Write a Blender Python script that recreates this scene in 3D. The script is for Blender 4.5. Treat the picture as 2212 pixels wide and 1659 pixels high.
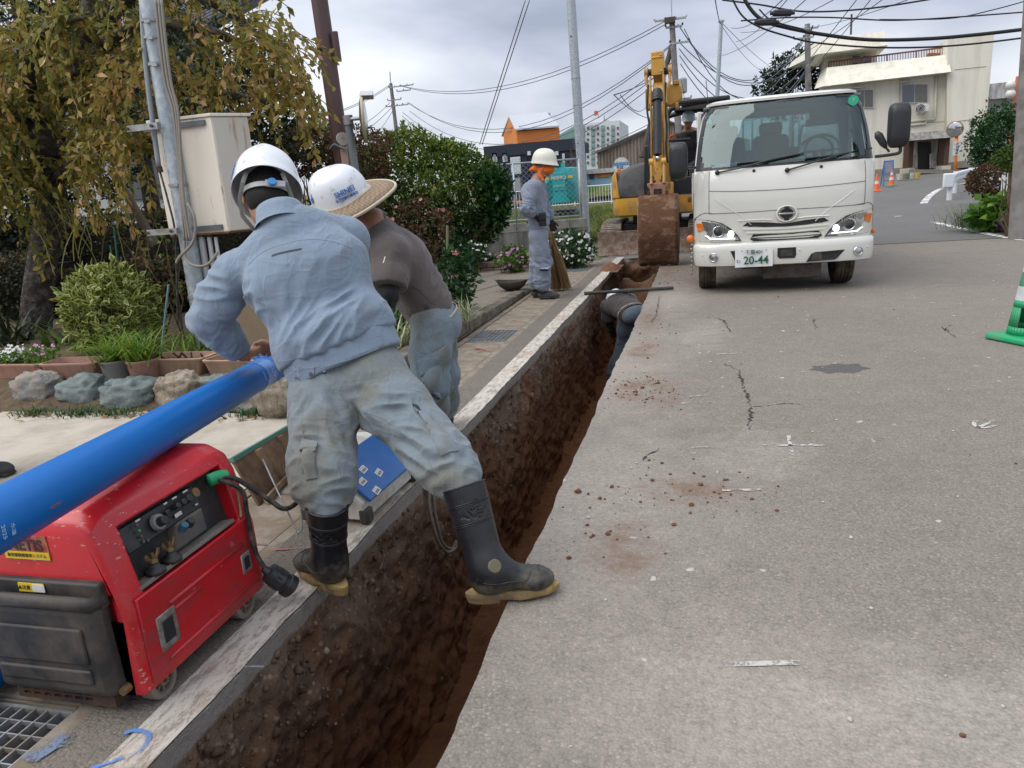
import bpy,math,random
import numpy as np
from mathutils import Vector,Matrix,Euler
PI=math.pi
R_=math.radians
for o in list(bpy.data.objects):bpy.data.objects.remove(o,do_unlink=True)
S=bpy.context.scene
COL=S.collection
# camera
CAM_H=1.35
CR=np.array([[0.96790466,0.00838856,0.25117764],[0.2399489,0.26635563,-0.93353051],[-0.07473355,0.96383832,0.25579403]])
cd=bpy.data.cameras.new('camera')
cam=bpy.data.objects.new('camera',cd);COL.objects.link(cam)
cd.sensor_width=36;cd.lens=36*1595/2212;cd.clip_start=0.05;cd.clip_end=3000
mw=Matrix([list(CR[i])+[0]for i in range(3)]+[[0,0,0,1]])
mw.translation=Vector((0,0,CAM_H));cam.matrix_world=mw
S.camera=cam
S.render.resolution_x=1024;S.render.resolution_y=768
# sky and sun (overcast)
SUN_EL,SUN_AZ=55,238
w=bpy.data.worlds.new('World');S.world=w;w.use_nodes=True
nt=w.node_tree;nt.nodes.clear()
def nd(t,typ,**kw):
 n=t.nodes.new(typ)
 for k,v in kw.items():
  if k.startswith('i_'):
   key=k[2:]
   key=int(key)if key.isdigit()else key.replace('_',' ')
   n.inputs[key].default_value=v
  else:setattr(n,k,v)
 return n
def ramp(t,fac,stops,interp='LINEAR'):
 n=t.nodes.new('ShaderNodeValToRGB');cr=n.color_ramp;cr.interpolation=interp
 while len(cr.elements)<len(stops):cr.elements.new(0.5)
 for e,(p,c)in zip(cr.elements,stops):
  e.position=p;e.color=(c if hasattr(c,'__len__')else(c,c,c))[:3]+(1,)if hasattr(c,'__len__')else(c,c,c,1)
 t.links.new(fac,n.inputs[0]);return n.outputs[0]
def mixc(t,f,a,b,mode='MIX'):
 n=t.nodes.new('ShaderNodeMix');n.data_type='RGBA';n.blend_type=mode
 for s,v in((0,f),(6,a),(7,b)):
  if isinstance(v,(int,float)):n.inputs[s].default_value=v
  elif isinstance(v,(tuple,list)):n.inputs[s].default_value=tuple(v[:3])+(1,)
  else:t.links.new(v,n.inputs[s])
 return n.outputs[2]
def mth(t,op,a,b=0.0,clamp=False):
 n=t.nodes.new('ShaderNodeMath');n.operation=op;n.use_clamp=clamp
 for s,v in((0,a),(1,b)):
  if isinstance(v,(int,float)):n.inputs[s].default_value=v
  else:t.links.new(v,n.inputs[s])
 return n.outputs[0]
tc=nd(nt,'ShaderNodeTexCoord')
sky=nd(nt,'ShaderNodeTexSky',sky_type='NISHITA',sun_disc=False)
sky.sun_elevation=R_(SUN_EL);sky.sun_rotation=R_(SUN_AZ);sky.dust_density=4
sep=nd(nt,'ShaderNodeSeparateXYZ');nt.links.new(tc.outputs['Generated'],sep.inputs[0])
den=mth(nt,'ADD',mth(nt,'MAXIMUM',sep.outputs[2],0.0),0.22)
cmb=nd(nt,'ShaderNodeCombineXYZ')
nt.links.new(mth(nt,'DIVIDE',sep.outputs[0],den),cmb.inputs[0])
nt.links.new(mth(nt,'DIVIDE',sep.outputs[1],den),cmb.inputs[1])
cl1=nd(nt,'ShaderNodeTexNoise',i_Scale=1.0,i_Detail=5,i_Roughness=0.46,i_Distortion=0.15)
nt.links.new(cmb.outputs[0],cl1 .inputs['Vector'])
cl2=nd(nt,'ShaderNodeTexNoise',i_Scale=0.55,i_Detail=2,i_Roughness=0.5)
mp=nd(nt,'ShaderNodeMapping');mp.inputs['Location'].default_value=(7.3,2.2,0)
nt.links.new(cmb.outputs[0],mp.inputs[0]);nt.links.new(mp.outputs[0],cl2 .inputs['Vector'])
cf=mth(nt,'ADD',mth(nt,'MULTIPLY',cl1 .outputs[0],0.62),mth(nt,'MULTIPLY',cl2 .outputs[0],0.38))
cloud=ramp(nt,cf,[(0.38,(2.25,2.5,3.15)),(0.455,(3.3,3.58,4.32)),(0.53,(4.6,4.88,5.42)),(0.62,(6.0,6.15,6.45))])
zen=mth(nt,'ADD',1.0,mth(nt,'MULTIPLY',mth(nt,'MAXIMUM',sep.outputs[2],0.0),0.75))
cl=nt.nodes.new('ShaderNodeVectorMath');cl.operation='SCALE'
nt.links.new(cloud,cl.inputs[0]);nt.links.new(zen,cl.inputs['Scale'])
skyc=mixc(nt,0.92,sky.outputs[0],cl.outputs[0])
bg=nd(nt,'ShaderNodeBackground');bg.inputs[1].default_value=0.1
nt.links.new(skyc,bg.inputs[0])
wo=nd(nt,'ShaderNodeOutputWorld');nt.links.new(bg.outputs[0],wo.inputs[0])
sl=bpy.data.lights.new('sun','SUN');sl.energy=1.5;sl.angle=R_(60);sl.color=(1.0,0.955,0.9)
sun=bpy.data.objects.new('sun',sl);COL.objects.link(sun)
sd=Vector((math.sin(R_(SUN_AZ))*math.cos(R_(SUN_EL)),math.cos(R_(SUN_AZ))*math.cos(R_(SUN_EL)),math.sin(R_(SUN_EL))))
sun.rotation_euler=sd.to_track_quat('Z','Y').to_euler();sun.location=sd*60
S.view_settings.view_transform='Standard';S.view_settings.look='None'
S.view_settings.exposure=0.7;S.view_settings.gamma=1.0
S.render.engine='CYCLES'
cy=S.cycles;cy.max_bounces=6;cy.diffuse_bounces=3;cy.glossy_bounces=3;cy.transmission_bounces=4;cy.transparent_max_bounces=10;cy.caustics_reflective=False;cy.caustics_refractive=False
# survey helpers: a pixel of the 2212 px wide photo to a point of the place
def ray(u,v):return CR@np.array([(u-1106)/1595.,-(v-829.5)/1595.,-1.])
def gd(u,v,z=0.0):
 r=ray(u,v);p=r*((z-CAM_H)/r[2]);return Vector((p[0],p[1],z))
def at(u,v,Y):
 r=ray(u,v);p=r*(Y/r[1]);return Vector((p[0],Y,p[2]+CAM_H))
def ax_(u,v,X):
 r=ray(u,v);p=r*(X/r[0]);return Vector((X,p[1],p[2]+CAM_H))
def dp(u,v,D):
 p=ray(u,v)*D;return Vector((p[0],p[1],p[2]+CAM_H))
def gz(y):return 0.0005*max(0.0,y-22)**2 if y<70 else 0.0005*48**2+0.048*(y-70)*0.3
# vectorised value noise
def _h(ix,iy,iz,s):
 n=(ix.astype(np.int64)*374761393+iy.astype(np.int64)*668265263+iz.astype(np.int64)*2147483647+s*1274126177)&0xFFFFFFFF
 n=((n^(n>>13))*1274126177)&0xFFFFFFFF
 n=(n^(n>>16))&0xFFFFFFFF
 return n.astype(np.float64)/4294967295.0*2-1
def vnoise(P,seed=0):
 P=np.asarray(P,float);i=np.floor(P).astype(np.int64);f=P-i;f=f*f*(3-2*f)
 r=0
 for dx in(0,1):
  for dy in(0,1):
   for dz in(0,1):
    wt=(f[:,0]if dx else 1-f[:,0])*(f[:,1]if dy else 1-f[:,1])*(f[:,2]if dz else 1-f[:,2])
    r=r+wt*_h(i[:,0]+dx,i[:,1]+dy,i[:,2]+dz,seed)
 return r
def fbm(P,octv=4,seed=0,gain=0.5):
 r=0;a=1.0;P=np.asarray(P,float)
 for k in range(octv):r=r+a*vnoise(P*(2.03**k),seed+k*17);a*=gain
 return r
 # objects
def tag(o,label=None,cat=None,group=None,kind=None):
 if label:o['label']=label
 if cat:o['category']=cat
 if group:o['group']=group
 if kind:o['kind']=kind
 return o
def thing(name,label,cat,loc=(0,0,0),rz=0.0,group=None,rot=None):
 o=bpy.data.objects.new(name,None);COL.objects.link(o);o.empty_display_size=0.1
 o.location=loc;o.rotation_euler=rot if rot else(0,0,rz)
 return tag(o,label,cat,group)
def link(name,me,parent=None,loc=(0,0,0),rot=(0,0,0),scale=(1,1,1)):
 o=bpy.data.objects.new(name,me);COL.objects.link(o)
 o.parent=parent;o.location=loc;o.rotation_euler=rot;o.scale=scale
 return o
def copy_tree(o,parent=None):
 c=o.copy();COL.objects.link(c);c.parent=parent
 for ch in list(o.children):copy_tree(ch,c)
 return c
def frame(d,up=(0,0,1)):
 z=Vector(d).normalized();u=Vector(up)
 if abs(z.dot(u.normalized()))>0.98:u=Vector((0,1,0))
 x=u.cross(z).normalized();y=z.cross(x);return x,y,z
class MB:
 def __init__(s):s.v=[];s.f=[];s.m=[];s.cm=0
 def add(s,vs,fs,M=None):
  b=len(s.v)
  s.v+=[tuple(M@Vector(p))if M is not None else tuple(p)for p in vs]
  s.f+=[tuple(b+i for i in f)for f in fs];s.m+=[s.cm]*len(fs);return s
 def box(s,c,d,M=None,taper=None):
  x,y,z=d[0]/2,d[1]/2,d[2]/2;t=taper or(1,1)
  vs=[(-x,-y,-z),(x,-y,-z),(x,y,-z),(-x,y,-z),(-x*t[0],-y*t[1],z),(x*t[0],-y*t[1],z),(x*t[0],y*t[1],z),(-x*t[0],y*t[1],z)]
  vs=[(p[0]+c[0],p[1]+c[1],p[2]+c[2])for p in vs]
  return s.add(vs,[(0,3,2,1),(4,5,6,7),(0,1,5,4),(1,2,6,5),(2,3,7,6),(3,0,4,7)],M)
 def span(s,a,b,M=None):
  return s.box([(a[i]+b[i])/2 for i in range(3)],[abs(b[i]-a[i])for i in range(3)],M)
 def tube(s,pts,r,n=8,cap=True,M=None,ell=1.0,up=(0,0,1)):
  pts=[Vector(p)for p in pts];k=len(pts);rs=r if hasattr(r,'__len__')else[r]*k
  vs=[];px=None
  for i,p in enumerate(pts):
   d=(pts[min(i+1,k-1)]-pts[max(i-1,0)])
   if d.length<1e-9:d=Vector((0,0,1))
   if px is None:x,y,z=frame(d,up)
   else:
    z=d.normalized();x=(px-z*px.dot(z))
    if x.length<1e-6:x,y,z=frame(d,up)
    x.normalize();y=z.cross(x)
   px=x
   for j in range(n):
    a=2*PI*j/n;vs.append(p+x*math.cos(a)*rs[i]*ell+y*math.sin(a)*rs[i])
  fs=[(i*n+j,i*n+(j+1)%n,(i+1)*n+(j+1)%n,(i+1)*n+j)for i in range(k-1)for j in range(n)]
  if cap:fs+=[tuple(range(n-1,-1,-1)),tuple((k-1)*n+j for j in range(n))]
  return s.add(vs,fs,M)
 def cyl(s,a,b,r,r2=None,n=16,M=None,cap=True):return s.tube([a,b],[r,r if r2 is None else r2],n,cap,M)
 def lathe(s,prof,n=24,M=None,cap=True,ang=2*PI):
  k=len(prof);full=abs(ang-2*PI)<1e-6;m=n if full else n+1
  vs=[(r*math.cos(ang*j/n),r*math.sin(ang*j/n),z)for r,z in prof for j in range(m)]
  fs=[(i*m+j,i*m+(j+1)%m,(i+1)*m+(j+1)%m,(i+1)*m+j)for i in range(k-1)for j in range(n if full else n)]
  if cap and full:
   if prof[0][0]>1e-5:fs.append(tuple(range(m-1,-1,-1)))
   if prof[-1][0]>1e-5:fs.append(tuple((k-1)*m+j for j in range(m)))
  return s.add(vs,fs,M)
 def prism(s,poly,a,b,axis='z',M=None):
  n=len(poly)
  def P(p,h):return{'z':(p[0],p[1],h),'y':(p[0],h,p[1]),'x':(h,p[0],p[1])}[axis]
  ar=sum(poly[i][0]*poly[(i+1)%n][1]-poly[(i+1)%n][0]*poly[i][1]for i in range(n))
  if(ar<0)!=(axis=='y'):poly=poly[::-1]
  vs=[P(p,a)for p in poly]+[P(p,b)for p in poly]
  if a>b:vs=vs[n:]+vs[:n]
  fs=[tuple(range(n-1,-1,-1)),tuple(range(n,2*n))]+[(i,(i+1)%n,n+(i+1)%n,n+i)for i in range(n)]
  return s.add(vs,fs,M)
 def ball(s,c,r,n=16,m=10,M=None):
  rr=r if hasattr(r,'__len__')else(r,r,r)
  vs=[(c[0],c[1],c[2]-rr[2])];fs=[]
  for i in range(1,m):
   t=-PI/2+PI*i/m
   vs+=[(c[0]+rr[0]*math.cos(t)*math.cos(2*PI*j/n),c[1]+rr[1]*math.cos(t)*math.sin(2*PI*j/n),c[2]+rr[2]*math.sin(t))for j in range(n)]
  vs.append((c[0],c[1],c[2]+rr[2]));L=len(vs)-1
  for j in range(n):
   fs.append((0,1+(j+1)%n,1+j));fs.append((L,1+(m-2)*n+j,1+(m-2)*n+(j+1)%n))
   for i in range(m-2):a=1+i*n;fs.append((a+j,a+(j+1)%n,a+n+(j+1)%n,a+n+j))
  return s.add(vs,fs,M)
 def loft(s,secs,cap=True,closed=True,M=None):
  n=len(secs[0]);vs=[p for q in secs for p in q];fs=[]
  for i in range(len(secs)-1):
   for j in range(n if closed else n-1):
    fs.append((i*n+j,i*n+(j+1)%n,(i+1)*n+(j+1)%n,(i+1)*n+j))
  if cap and closed:fs+=[tuple(range(n-1,-1,-1)),tuple((len(secs)-1)*n+j for j in range(n))]
  return s.add(vs,fs,M)
 def grid(s,fn,nu,nv,M=None):
  vs=[fn(i/nu,j/nv)for i in range(nu+1)for j in range(nv+1)]
  fs=[(i*(nv+1)+j,(i+1)*(nv+1)+j,(i+1)*(nv+1)+j+1,i*(nv+1)+j+1)for i in range(nu)for j in range(nv)]
  return s.add(vs,fs,M)
 def mesh(s,name,mats,smooth=False,auto=None):
  me=bpy.data.meshes.new(name);me.from_pydata(s.v,[],s.f)
  for m in(mats if isinstance(mats,(list,tuple))else[mats]):me.materials.append(m)
  if max(s.m or[0])>0:me.polygons.foreach_set('material_index',s.m)
  me.validate();
  if smooth:me.shade_smooth()
  if auto:me.shade_smooth();me.set_sharp_from_angle(angle=R_(auto))
  me.update();return me
 def build(s,name,mats,parent=None,bevel=0,seg=2,smooth=False,auto=None,sub=0,solid=0,loc=(0,0,0),rot=(0,0,0),**tg):
  o=link(name,s.mesh(name,mats,smooth,auto),parent,loc,rot)
  if solid:
   m=o.modifiers.new('s','SOLIDIFY');m.thickness=solid;m.offset=-1
  if bevel:
   m=o.modifiers.new('b','BEVEL');m.width=bevel;m.segments=seg;m.limit_method='ANGLE';m.angle_limit=R_(35);m.harden_normals=False
   o.data.shade_smooth();o.data.set_sharp_from_angle(angle=R_(40))if not smooth else None
  if sub:
   m=o.modifiers.new('u','SUBSURF');m.levels=sub;m.render_levels=sub
  return tag(o,**tg)if tg else o
def npmesh(name,V,F,mats,smooth=True,attr=None,mi=None):
 V=np.asarray(V,np.float32);F=np.asarray(F,np.int32);n=F.shape[1]
 me=bpy.data.meshes.new(name)
 me.vertices.add(len(V));me.vertices.foreach_set('co',V.ravel())
 me.loops.add(F.size);me.loops.foreach_set('vertex_index',F.ravel())
 me.polygons.add(len(F));me.polygons.foreach_set('loop_start',np.arange(0,F.size,n,dtype=np.int32))
 for m in(mats if isinstance(mats,(list,tuple))else[mats]):me.materials.append(m)
 if mi is not None:me.polygons.foreach_set('material_index',np.asarray(mi,np.int32))
 if smooth:me.polygons.foreach_set('use_smooth',np.ones(len(F),bool))
 if attr is not None:
  a=me.attributes.new('tone','FLOAT','POINT');a.data.foreach_set('value',np.asarray(attr,np.float32))
 me.update();me.validate();return me
_tc={}
def text(name,body,size,mat,parent=None,loc=(0,0,0),rot=(PI/2,0,0),depth=0.0015,bold=0.0,align='CENTER',sx=1.0,**tg):
 cu=bpy.data.curves.new(name,'FONT');cu.body=body;cu.size=size;cu.align_x=align;cu.align_y='CENTER'
 cu.extrude=depth;cu.offset=bold;cu.resolution_u=3
 t=bpy.data.objects.new(name,cu);COL.objects.link(t)
 bpy.context.view_layer.update()
 me=bpy.data.meshes.new_from_object(t.evaluated_get(bpy.context.evaluated_depsgraph_get()))
 bpy.data.objects.remove(t);me.materials.clear();me.materials.append(mat)
 o=link(name,me,parent,loc,rot,(sx,1,1));return tag(o,**tg)if tg else o
 # materials
def newmat(name):
 m=bpy.data.materials.new(name);m.use_nodes=True;t=m.node_tree;t.nodes.clear()
 b=nd(t,'ShaderNodeBsdfPrincipled');o=nd(t,'ShaderNodeOutputMaterial');t.links.new(b.outputs[0],o.inputs[0])
 return m,t,b
def setb(t,b,key,v):
 if isinstance(v,(int,float)):b.inputs[key].default_value=v
 elif isinstance(v,(tuple,list)):b.inputs[key].default_value=tuple(v[:3])+(1,)
 else:t.links.new(v,b.inputs[key])
def noise(t,vec,scale,detail=4,rough=0.55,dist=0.0,stretch=None):
 if stretch:
  m=nd(t,'ShaderNodeMapping');m.inputs['Scale'].default_value=stretch;t.links.new(vec,m.inputs[0]);vec=m.outputs[0]
 n=nd(t,'ShaderNodeTexNoise',i_Scale=scale,i_Detail=detail,i_Roughness=rough,i_Distortion=dist);t.links.new(vec,n.inputs['Vector']);return n.outputs[0]
def bumpn(t,h,strength,dist=0.01,prev=None):
 n=nd(t,'ShaderNodeBump',i_Strength=strength,i_Distance=dist);t.links.new(h,n.inputs['Height'])
 if prev is not None:t.links.new(prev,n.inputs['Normal'])
 return n.outputs[0]
def sc(c,k):return tuple(min(1.0,x*k)for x in c[:3])
_mats={}
def mat(name,col,rough=0.6,metal=0.0,var=0.15,vs=5.0,bump=0.0,bs=60.0,dirt=None,damt=0.4,ds=6.0,dstretch=None,dsoft=0.12,coat=0.0,spec=0.5,wear=None,wamt=0.3,wsc=25.0,bd=0.004,sub=0.0,rvar=0.1,stretch=None):
 if name in _mats:return _mats[name]
 m,t,b=newmat(name);tcn=nd(t,'ShaderNodeTexCoord').outputs['Object']
 c=mixc(t,noise(t,tcn,vs,5,stretch=stretch),sc(col,1-var),sc(col,1+var))
 rg=rough
 if wear:
  f=ramp(t,noise(t,tcn,wsc,6,0.7,stretch=dstretch),[(0.5+0.25*(0.5-wamt),0.0),(0.56+0.25*(0.5-wamt),1.0)]);c=mixc(t,f,c,wear)
 if dirt:
  f=ramp(t,noise(t,tcn,ds,7,0.65,stretch=dstretch),[(0.68-damt*0.45-dsoft,0.0),(0.68-damt*0.45+dsoft,1.0)]);c=mixc(t,f,c,dirt)
  rg=mixc(t,f,(rough,)*3,(min(1,rough+0.3),)*3)
 setb(t,b,'Base Color',c)
 if isinstance(rg,float)or isinstance(rg,int):
  rr=ramp(t,noise(t,tcn,vs*3,4),[(0.3,max(0.02,rough-rvar)),(0.7,min(1.0,rough+rvar))]);setb(t,b,'Roughness',rr)
 else:setb(t,b,'Roughness',rg)
 setb(t,b,'Metallic',metal);setb(t,b,'Coat Weight',coat);setb(t,b,'Specular IOR Level',spec)
 if coat:setb(t,b,'Coat Roughness',0.08)
 if sub:setb(t,b,'Subsurface Weight',sub);b.inputs['Subsurface Radius'].default_value=(0.012,0.005,0.003)
 if bump:t.links.new(bumpn(t,noise(t,tcn,bs,5,0.6),bump,bd),b.inputs['Normal'])
 _mats[name]=m;return m
def leafmat(name,stops,rough=0.5,trans=0.25,vein=None):
 m,t,b=newmat(name)
 a=nd(t,'ShaderNodeAttribute',attribute_name='tone')
 c=ramp(t,a.outputs['Fac'],stops);setb(t,b,'Base Color',c);setb(t,b,'Roughness',rough);setb(t,b,'Specular IOR Level',0.35)
 tr=nd(t,'ShaderNodeBsdfTranslucent');t.links.new(c,tr.inputs[0])
 mx=nd(t,'ShaderNodeMixShader');mx.inputs[0].default_value=trans
 t.links.new(b.outputs[0],mx.inputs[1]);t.links.new(tr.outputs[0],mx.inputs[2])
 o=[n for n in t.nodes if n.type=='OUTPUT_MATERIAL'][0];t.links.new(mx.outputs[0],o.inputs[0]);return m
 # THE GROUND
TX0,TX1,TY0,TY1,TD=-1.36,-0.64,-1.6,13.3,1.2
def blob(t,vec,cx,cy,rx,ry):
 m=nd(t,'ShaderNodeMapping');m.inputs['Location'].default_value=(-cx/rx,-cy/ry,0);m.inputs['Scale'].default_value=(1/rx,1/ry,0)
 t.links.new(vec,m.inputs[0])
 l=nd(t,'ShaderNodeVectorMath',operation='LENGTH');t.links.new(m.outputs[0],l.inputs[0])
 return mth(t,'SUBTRACT',1.0,l.outputs['Value'],True)
def road_material(name,base,stains=True,k=1.0):
 m,t,b=newmat(name);v=nd(t,'ShaderNodeTexCoord').outputs['Object']
 big=noise(t,v,0.55,5,0.6);mid=noise(t,v,7,6,0.65)
 c=mixc(t,ramp(t,big,[(0.3,0.0),(0.72,1.0)]),sc(base,0.84),sc(base,1.14))
 c=mixc(t,ramp(t,mid,[(0.35,0.0),(0.7,1.0)]),c,mixc(t,0.5,c,sc(base,1.3)))
 vo=nd(t,'ShaderNodeTexVoronoi',i_Scale=115.0);t.links.new(v,vo.inputs['Vector'])
 hs=nd(t,'ShaderNodeSeparateColor');t.links.new(vo.outputs['Color'],hs.inputs[0])
 c=mixc(t,ramp(t,hs.outputs[0],[(0.0,0.5),(0.12,0.28),(0.3,0.0),(0.75,0.0),(0.93,0.28),(1.0,0.55)]),c,mixc(t,hs.outputs[0],sc(base,0.5),sc(base,1.75)))
 gap=ramp(t,vo.outputs['Distance'],[(0.45,0.0),(0.75,0.38)]);c=mixc(t,gap,c,sc(base,0.5))
 if stains:
  n1=noise(t,v,5,8,0.72);n2=noise(t,v,3.2,9,0.76,.4,stretch=(.8,2.8,1));nf=noise(t,v,38,4,0.7)
  def mask(bl,nz,lo,hi):
   s=None
   for a in bl:
    q=blob(t,v,*a);s=q if s is None else mth(t,'MAXIMUM',s,q)
   return ramp(t,mth(t,'ADD',mth(t,'MULTIPLY',s,0.62),mth(t,'MULTIPLY',nz,0.75)),[(lo,0.0),(hi,1.0)])
  dust=mask([(-0.5,3.1,1.0,2.3),(-0.6,5.2,.8,3.4),(0.1,1.7,1.1,0.9),(-0.35,8.6,0.6,2.2),(.75,1.45,.5,.5)],n1,0.54,.92)
  c=mixc(t,mth(t,'MULTIPLY',dust,ramp(t,nf,[(0.3,0.1),(0.66,0.5)])),c,(0.46,0.415,0.36))
  soil=mask([(-0.35,4.75,0.62,1.0),(-0.45,5.9,0.42,0.9),(-.05,3.1,.55,.34),(-0.3,2.55,.36,.5),(-0.45,11.2,0.5,1.7),(-0.5,7.3,0.26,1.6),(.05,9.9,.6,1.0)],n2,0.66,0.86)
  c=mixc(t,mth(t,'MULTIPLY',soil,ramp(t,n1,[(0.42,0.03),(0.6,0.72)])),c,(0.165,0.10,0.062))
  smear=mask([(.75,1.7,1.5,1.0),(1.5,2.2,1.2,.9),(.3,3.6,.7,1.2),(0,6.5,.7,2.0)],noise(t,v,3.4,8,.72,0.6,stretch=(1.0,1.9,1)),.74,.95)
  c=mixc(t,mth(t,'MULTIPLY',smear,ramp(t,nf,[(.3,.05),(.62,.28)])),c,(.52,.48,.43))
  sp=ramp(t,noise(t,v,13,2,0.4),[(0.73,0.0),(0.76,1.0)]);c=mixc(t,mth(t,'MULTIPLY',sp,0.55),c,(0.62,0.6,0.57))
  sp2=ramp(t,noise(t,v,9,3,0.5,stretch=(1,1.7,1)),[(0.72,0.0),(0.75,1.0)]);c=mixc(t,mth(t,'MULTIPLY',sp2,0.5),c,(0.2,0.1,0.055))
 setb(t,b,'Base Color',c);setb(t,b,'Roughness',0.9);setb(t,b,'Specular IOR Level',0.3)
 h=mth(t,'SUBTRACT',mth(t,'MULTIPLY',hs.outputs[1],0.4),vo.outputs['Distance'])
 t.links.new(bumpn(t,h,0.7,0.004,bumpn(t,mid,0.25,0.01)),b.inputs['Normal'])
 return m
ROAD=road_material('old asphalt',(0.212,0.189,0.160))
ROAD2=road_material('newer asphalt',(0.145,0.14,0.132),False)
SIDEASPH=road_material('gutter side asphalt',(0.165,0.145,0.122),False)
CONC=mat('weathered concrete',(0.30,0.27,0.225),0.9,var=0.25,vs=9,bump=0.5,bs=140,dirt=(0.19,0.15,0.105),damt=0.55,ds=7,bd=0.003)
CONC2=mat('pale driveway concrete',(0.47,0.425,0.355),0.85,var=0.08,vs=3,bump=0.35,bs=160,dirt=(0.34,0.29,0.23),damt=0.3,ds=3,bd=0.002)
KERB=mat('old kerb concrete',(0.21,0.18,0.145),0.95,var=0.3,vs=14,bump=0.9,bs=60,dirt=(0.10,0.08,0.058),damt=0.5,ds=9,bd=0.008)
AGG=road_material('exposed aggregate paving',(0.225,0.195,0.155),False)
SOIL=mat('garden soil',(0.075,0.05,0.033),1.0,var=0.4,vs=18,bump=1.0,bs=45,bd=0.02,dirt=(0.13,0.10,0.05),damt=0.35,ds=12)
EARTH=mat('bare ground',(0.17,0.15,0.11),1.0,var=0.3,vs=0.7,bump=0.6,bs=12,bd=0.03,dirt=(0.07,0.09,0.03),damt=0.5,ds=0.6)
def sheet(name,xs,ys,mtl,dz=0.0,holes=None,kind='structure',parent=None,jit=None):
 mb=MB();idx={}
 def vi(x,y):
  k=(round(x,4),round(y,4))
  if k not in idx:idx[k]=len(mb.v);mb.v.append((x,y,gz(y)+dz))
  return idx[k]
 for i in range(len(xs)-1):
  for j in range(len(ys)-1):
   cx,cy=(xs[i]+xs[i+1])/2,(ys[j]+ys[j+1])/2
   if holes and any(a<cx<b and c<cy<d for a,b,c,d in holes):continue
   mb.f.append((vi(xs[i],ys[j]),vi(xs[i+1],ys[j]),vi(xs[i+1],ys[j+1]),vi(xs[i],ys[j+1])));mb.m.append(0)
 if jit:mb.v=[jit(p)for p in mb.v]
 return mb.build(name,mtl,parent,kind=kind)if kind else mb.build(name,mtl,parent)
HOLE=[(TX0,TX1,TY0,TY1)]
sheet('ground',[-400,-60,-20,-2.19,.5,20,60,400],[-60,-20,TY0,TY1,22,26,30,35,40,45,50,56,62,70,90,150,700],EARTH,-0.02,[(-2.2,.6,TY0,TY1)])
def cutx(y):return 0.012*float(fbm(np.array([[0,y*2.2,3.0]]),3)[0])+0.006*float(vnoise(np.array([[5.,y*14,1.0]]))[0])
def ejit(p):
 x,y,z=p
 if abs(x-TX1)<1e-3 and TY0<y<TY1:return(x+cutx(y)*.8,y,z)
 if abs(x-TX0)<1e-3 and TY0<y<TY1:return(x+cutx(y+40)*0.7,y,z)
 return p
ysr=[-4]+[TY0+i*(TY1-TY0)/330 for i in range(331)]+[13.45]
sheet('road',[-1.69,TX0,TX1,2,6,14],ysr,ROAD,0.0,HOLE,jit=ejit)
sheet('road',[-1.69,4,10,45],[13.45,16,19,22,26,30,35,40,45,50,55,60],ROAD2,0.0)
sheet('road_verge',[-1.69,-1.505],[-4+i for i in range(18)],SIDEASPH,0.004)
def trench_material():
 m,t,b=newmat('trench soil');v=nd(t,'ShaderNodeTexCoord').outputs['Object']
 s=nd(t,'ShaderNodeSeparateXYZ');t.links.new(v,s.inputs[0]);z=s.outputs[2]
 n=noise(t,v,2.2,6,0.65);n2=noise(t,v,26,6,0.75);n3=noise(t,v,6,5,0.7)
 zz=mth(t,'ADD',z,mth(t,'MULTIPLY',mth(t,'SUBTRACT',n,0.5),0.75))
 c=ramp(t,mth(t,'ADD',mth(t,'MULTIPLY',zz,0.8),1.0),[(0.0,(0.17,0.075,0.033)),(0.35,(0.125,0.060,0.030)),(0.62,(0.125,0.069,0.037)),(0.78,(0.14,0.088,0.056)),(0.97,(0.18,0.13,0.095))])
 c=mixc(t,ramp(t,n2,[(0.33,0.6),(0.46,0.0)]),c,(0.026,0.014,0.009))
 c=mixc(t,mth(t,'MULTIPLY',ramp(t,n3,[(0.5,0.0),(0.62,0.8)]),ramp(t,z,[(0.0,0.0),(1.0,0.0)])),c,(0.2,0.09,0.04))
 vo=nd(t,'ShaderNodeTexVoronoi',i_Scale=48.0);t.links.new(v,vo.inputs['Vector'])
 hs=nd(t,'ShaderNodeSeparateColor');t.links.new(vo.outputs['Color'],hs.inputs[0])
 grav=mth(t,'MULTIPLY',ramp(t,hs.outputs[0],[(0.74,0.0),(0.8,.75)]),ramp(t,mth(t,'ADD',zz,1.0),[(0.36,0.0),(0.72,0.8)]))
 grav=mth(t,'MULTIPLY',grav,ramp(t,vo.outputs['Distance'],[(0.3,1.0),(0.5,0.0)]))
 c=mixc(t,grav,c,(0.30,0.25,0.20))
 och=ramp(t,noise(t,v,1.6,6,0.7,stretch=(1,1,0.6)),[(0.52,0.0),(0.64,0.75)]);c=mixc(t,och,c,(0.15,0.063,0.027))
 pale=ramp(t,noise(t,v,3.1,7,0.75),[(0.68,0.0),(0.73,0.6)]);c=mixc(t,pale,c,(0.30,0.26,0.22))
 lip=ramp(t,mth(t,'ADD',z,mth(t,'ADD',1.0,mth(t,'MULTIPLY',mth(t,'SUBTRACT',n3,0.5),0.06))),[(0.934,0.0),(0.944,1.0)])
 c=mixc(t,lip,c,mixc(t,n2,(0.17,0.155,0.135),(0.32,0.295,0.26)))
 setb(t,b,'Base Color',c);setb(t,b,'Roughness',0.97);setb(t,b,'Specular IOR Level',0.2)
 t.links.new(bumpn(t,n2,0.9,0.015,bumpn(t,noise(t,v,75,4),0.6,0.006)),b.inputs['Normal']);return m
TSOIL=trench_material()
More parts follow.
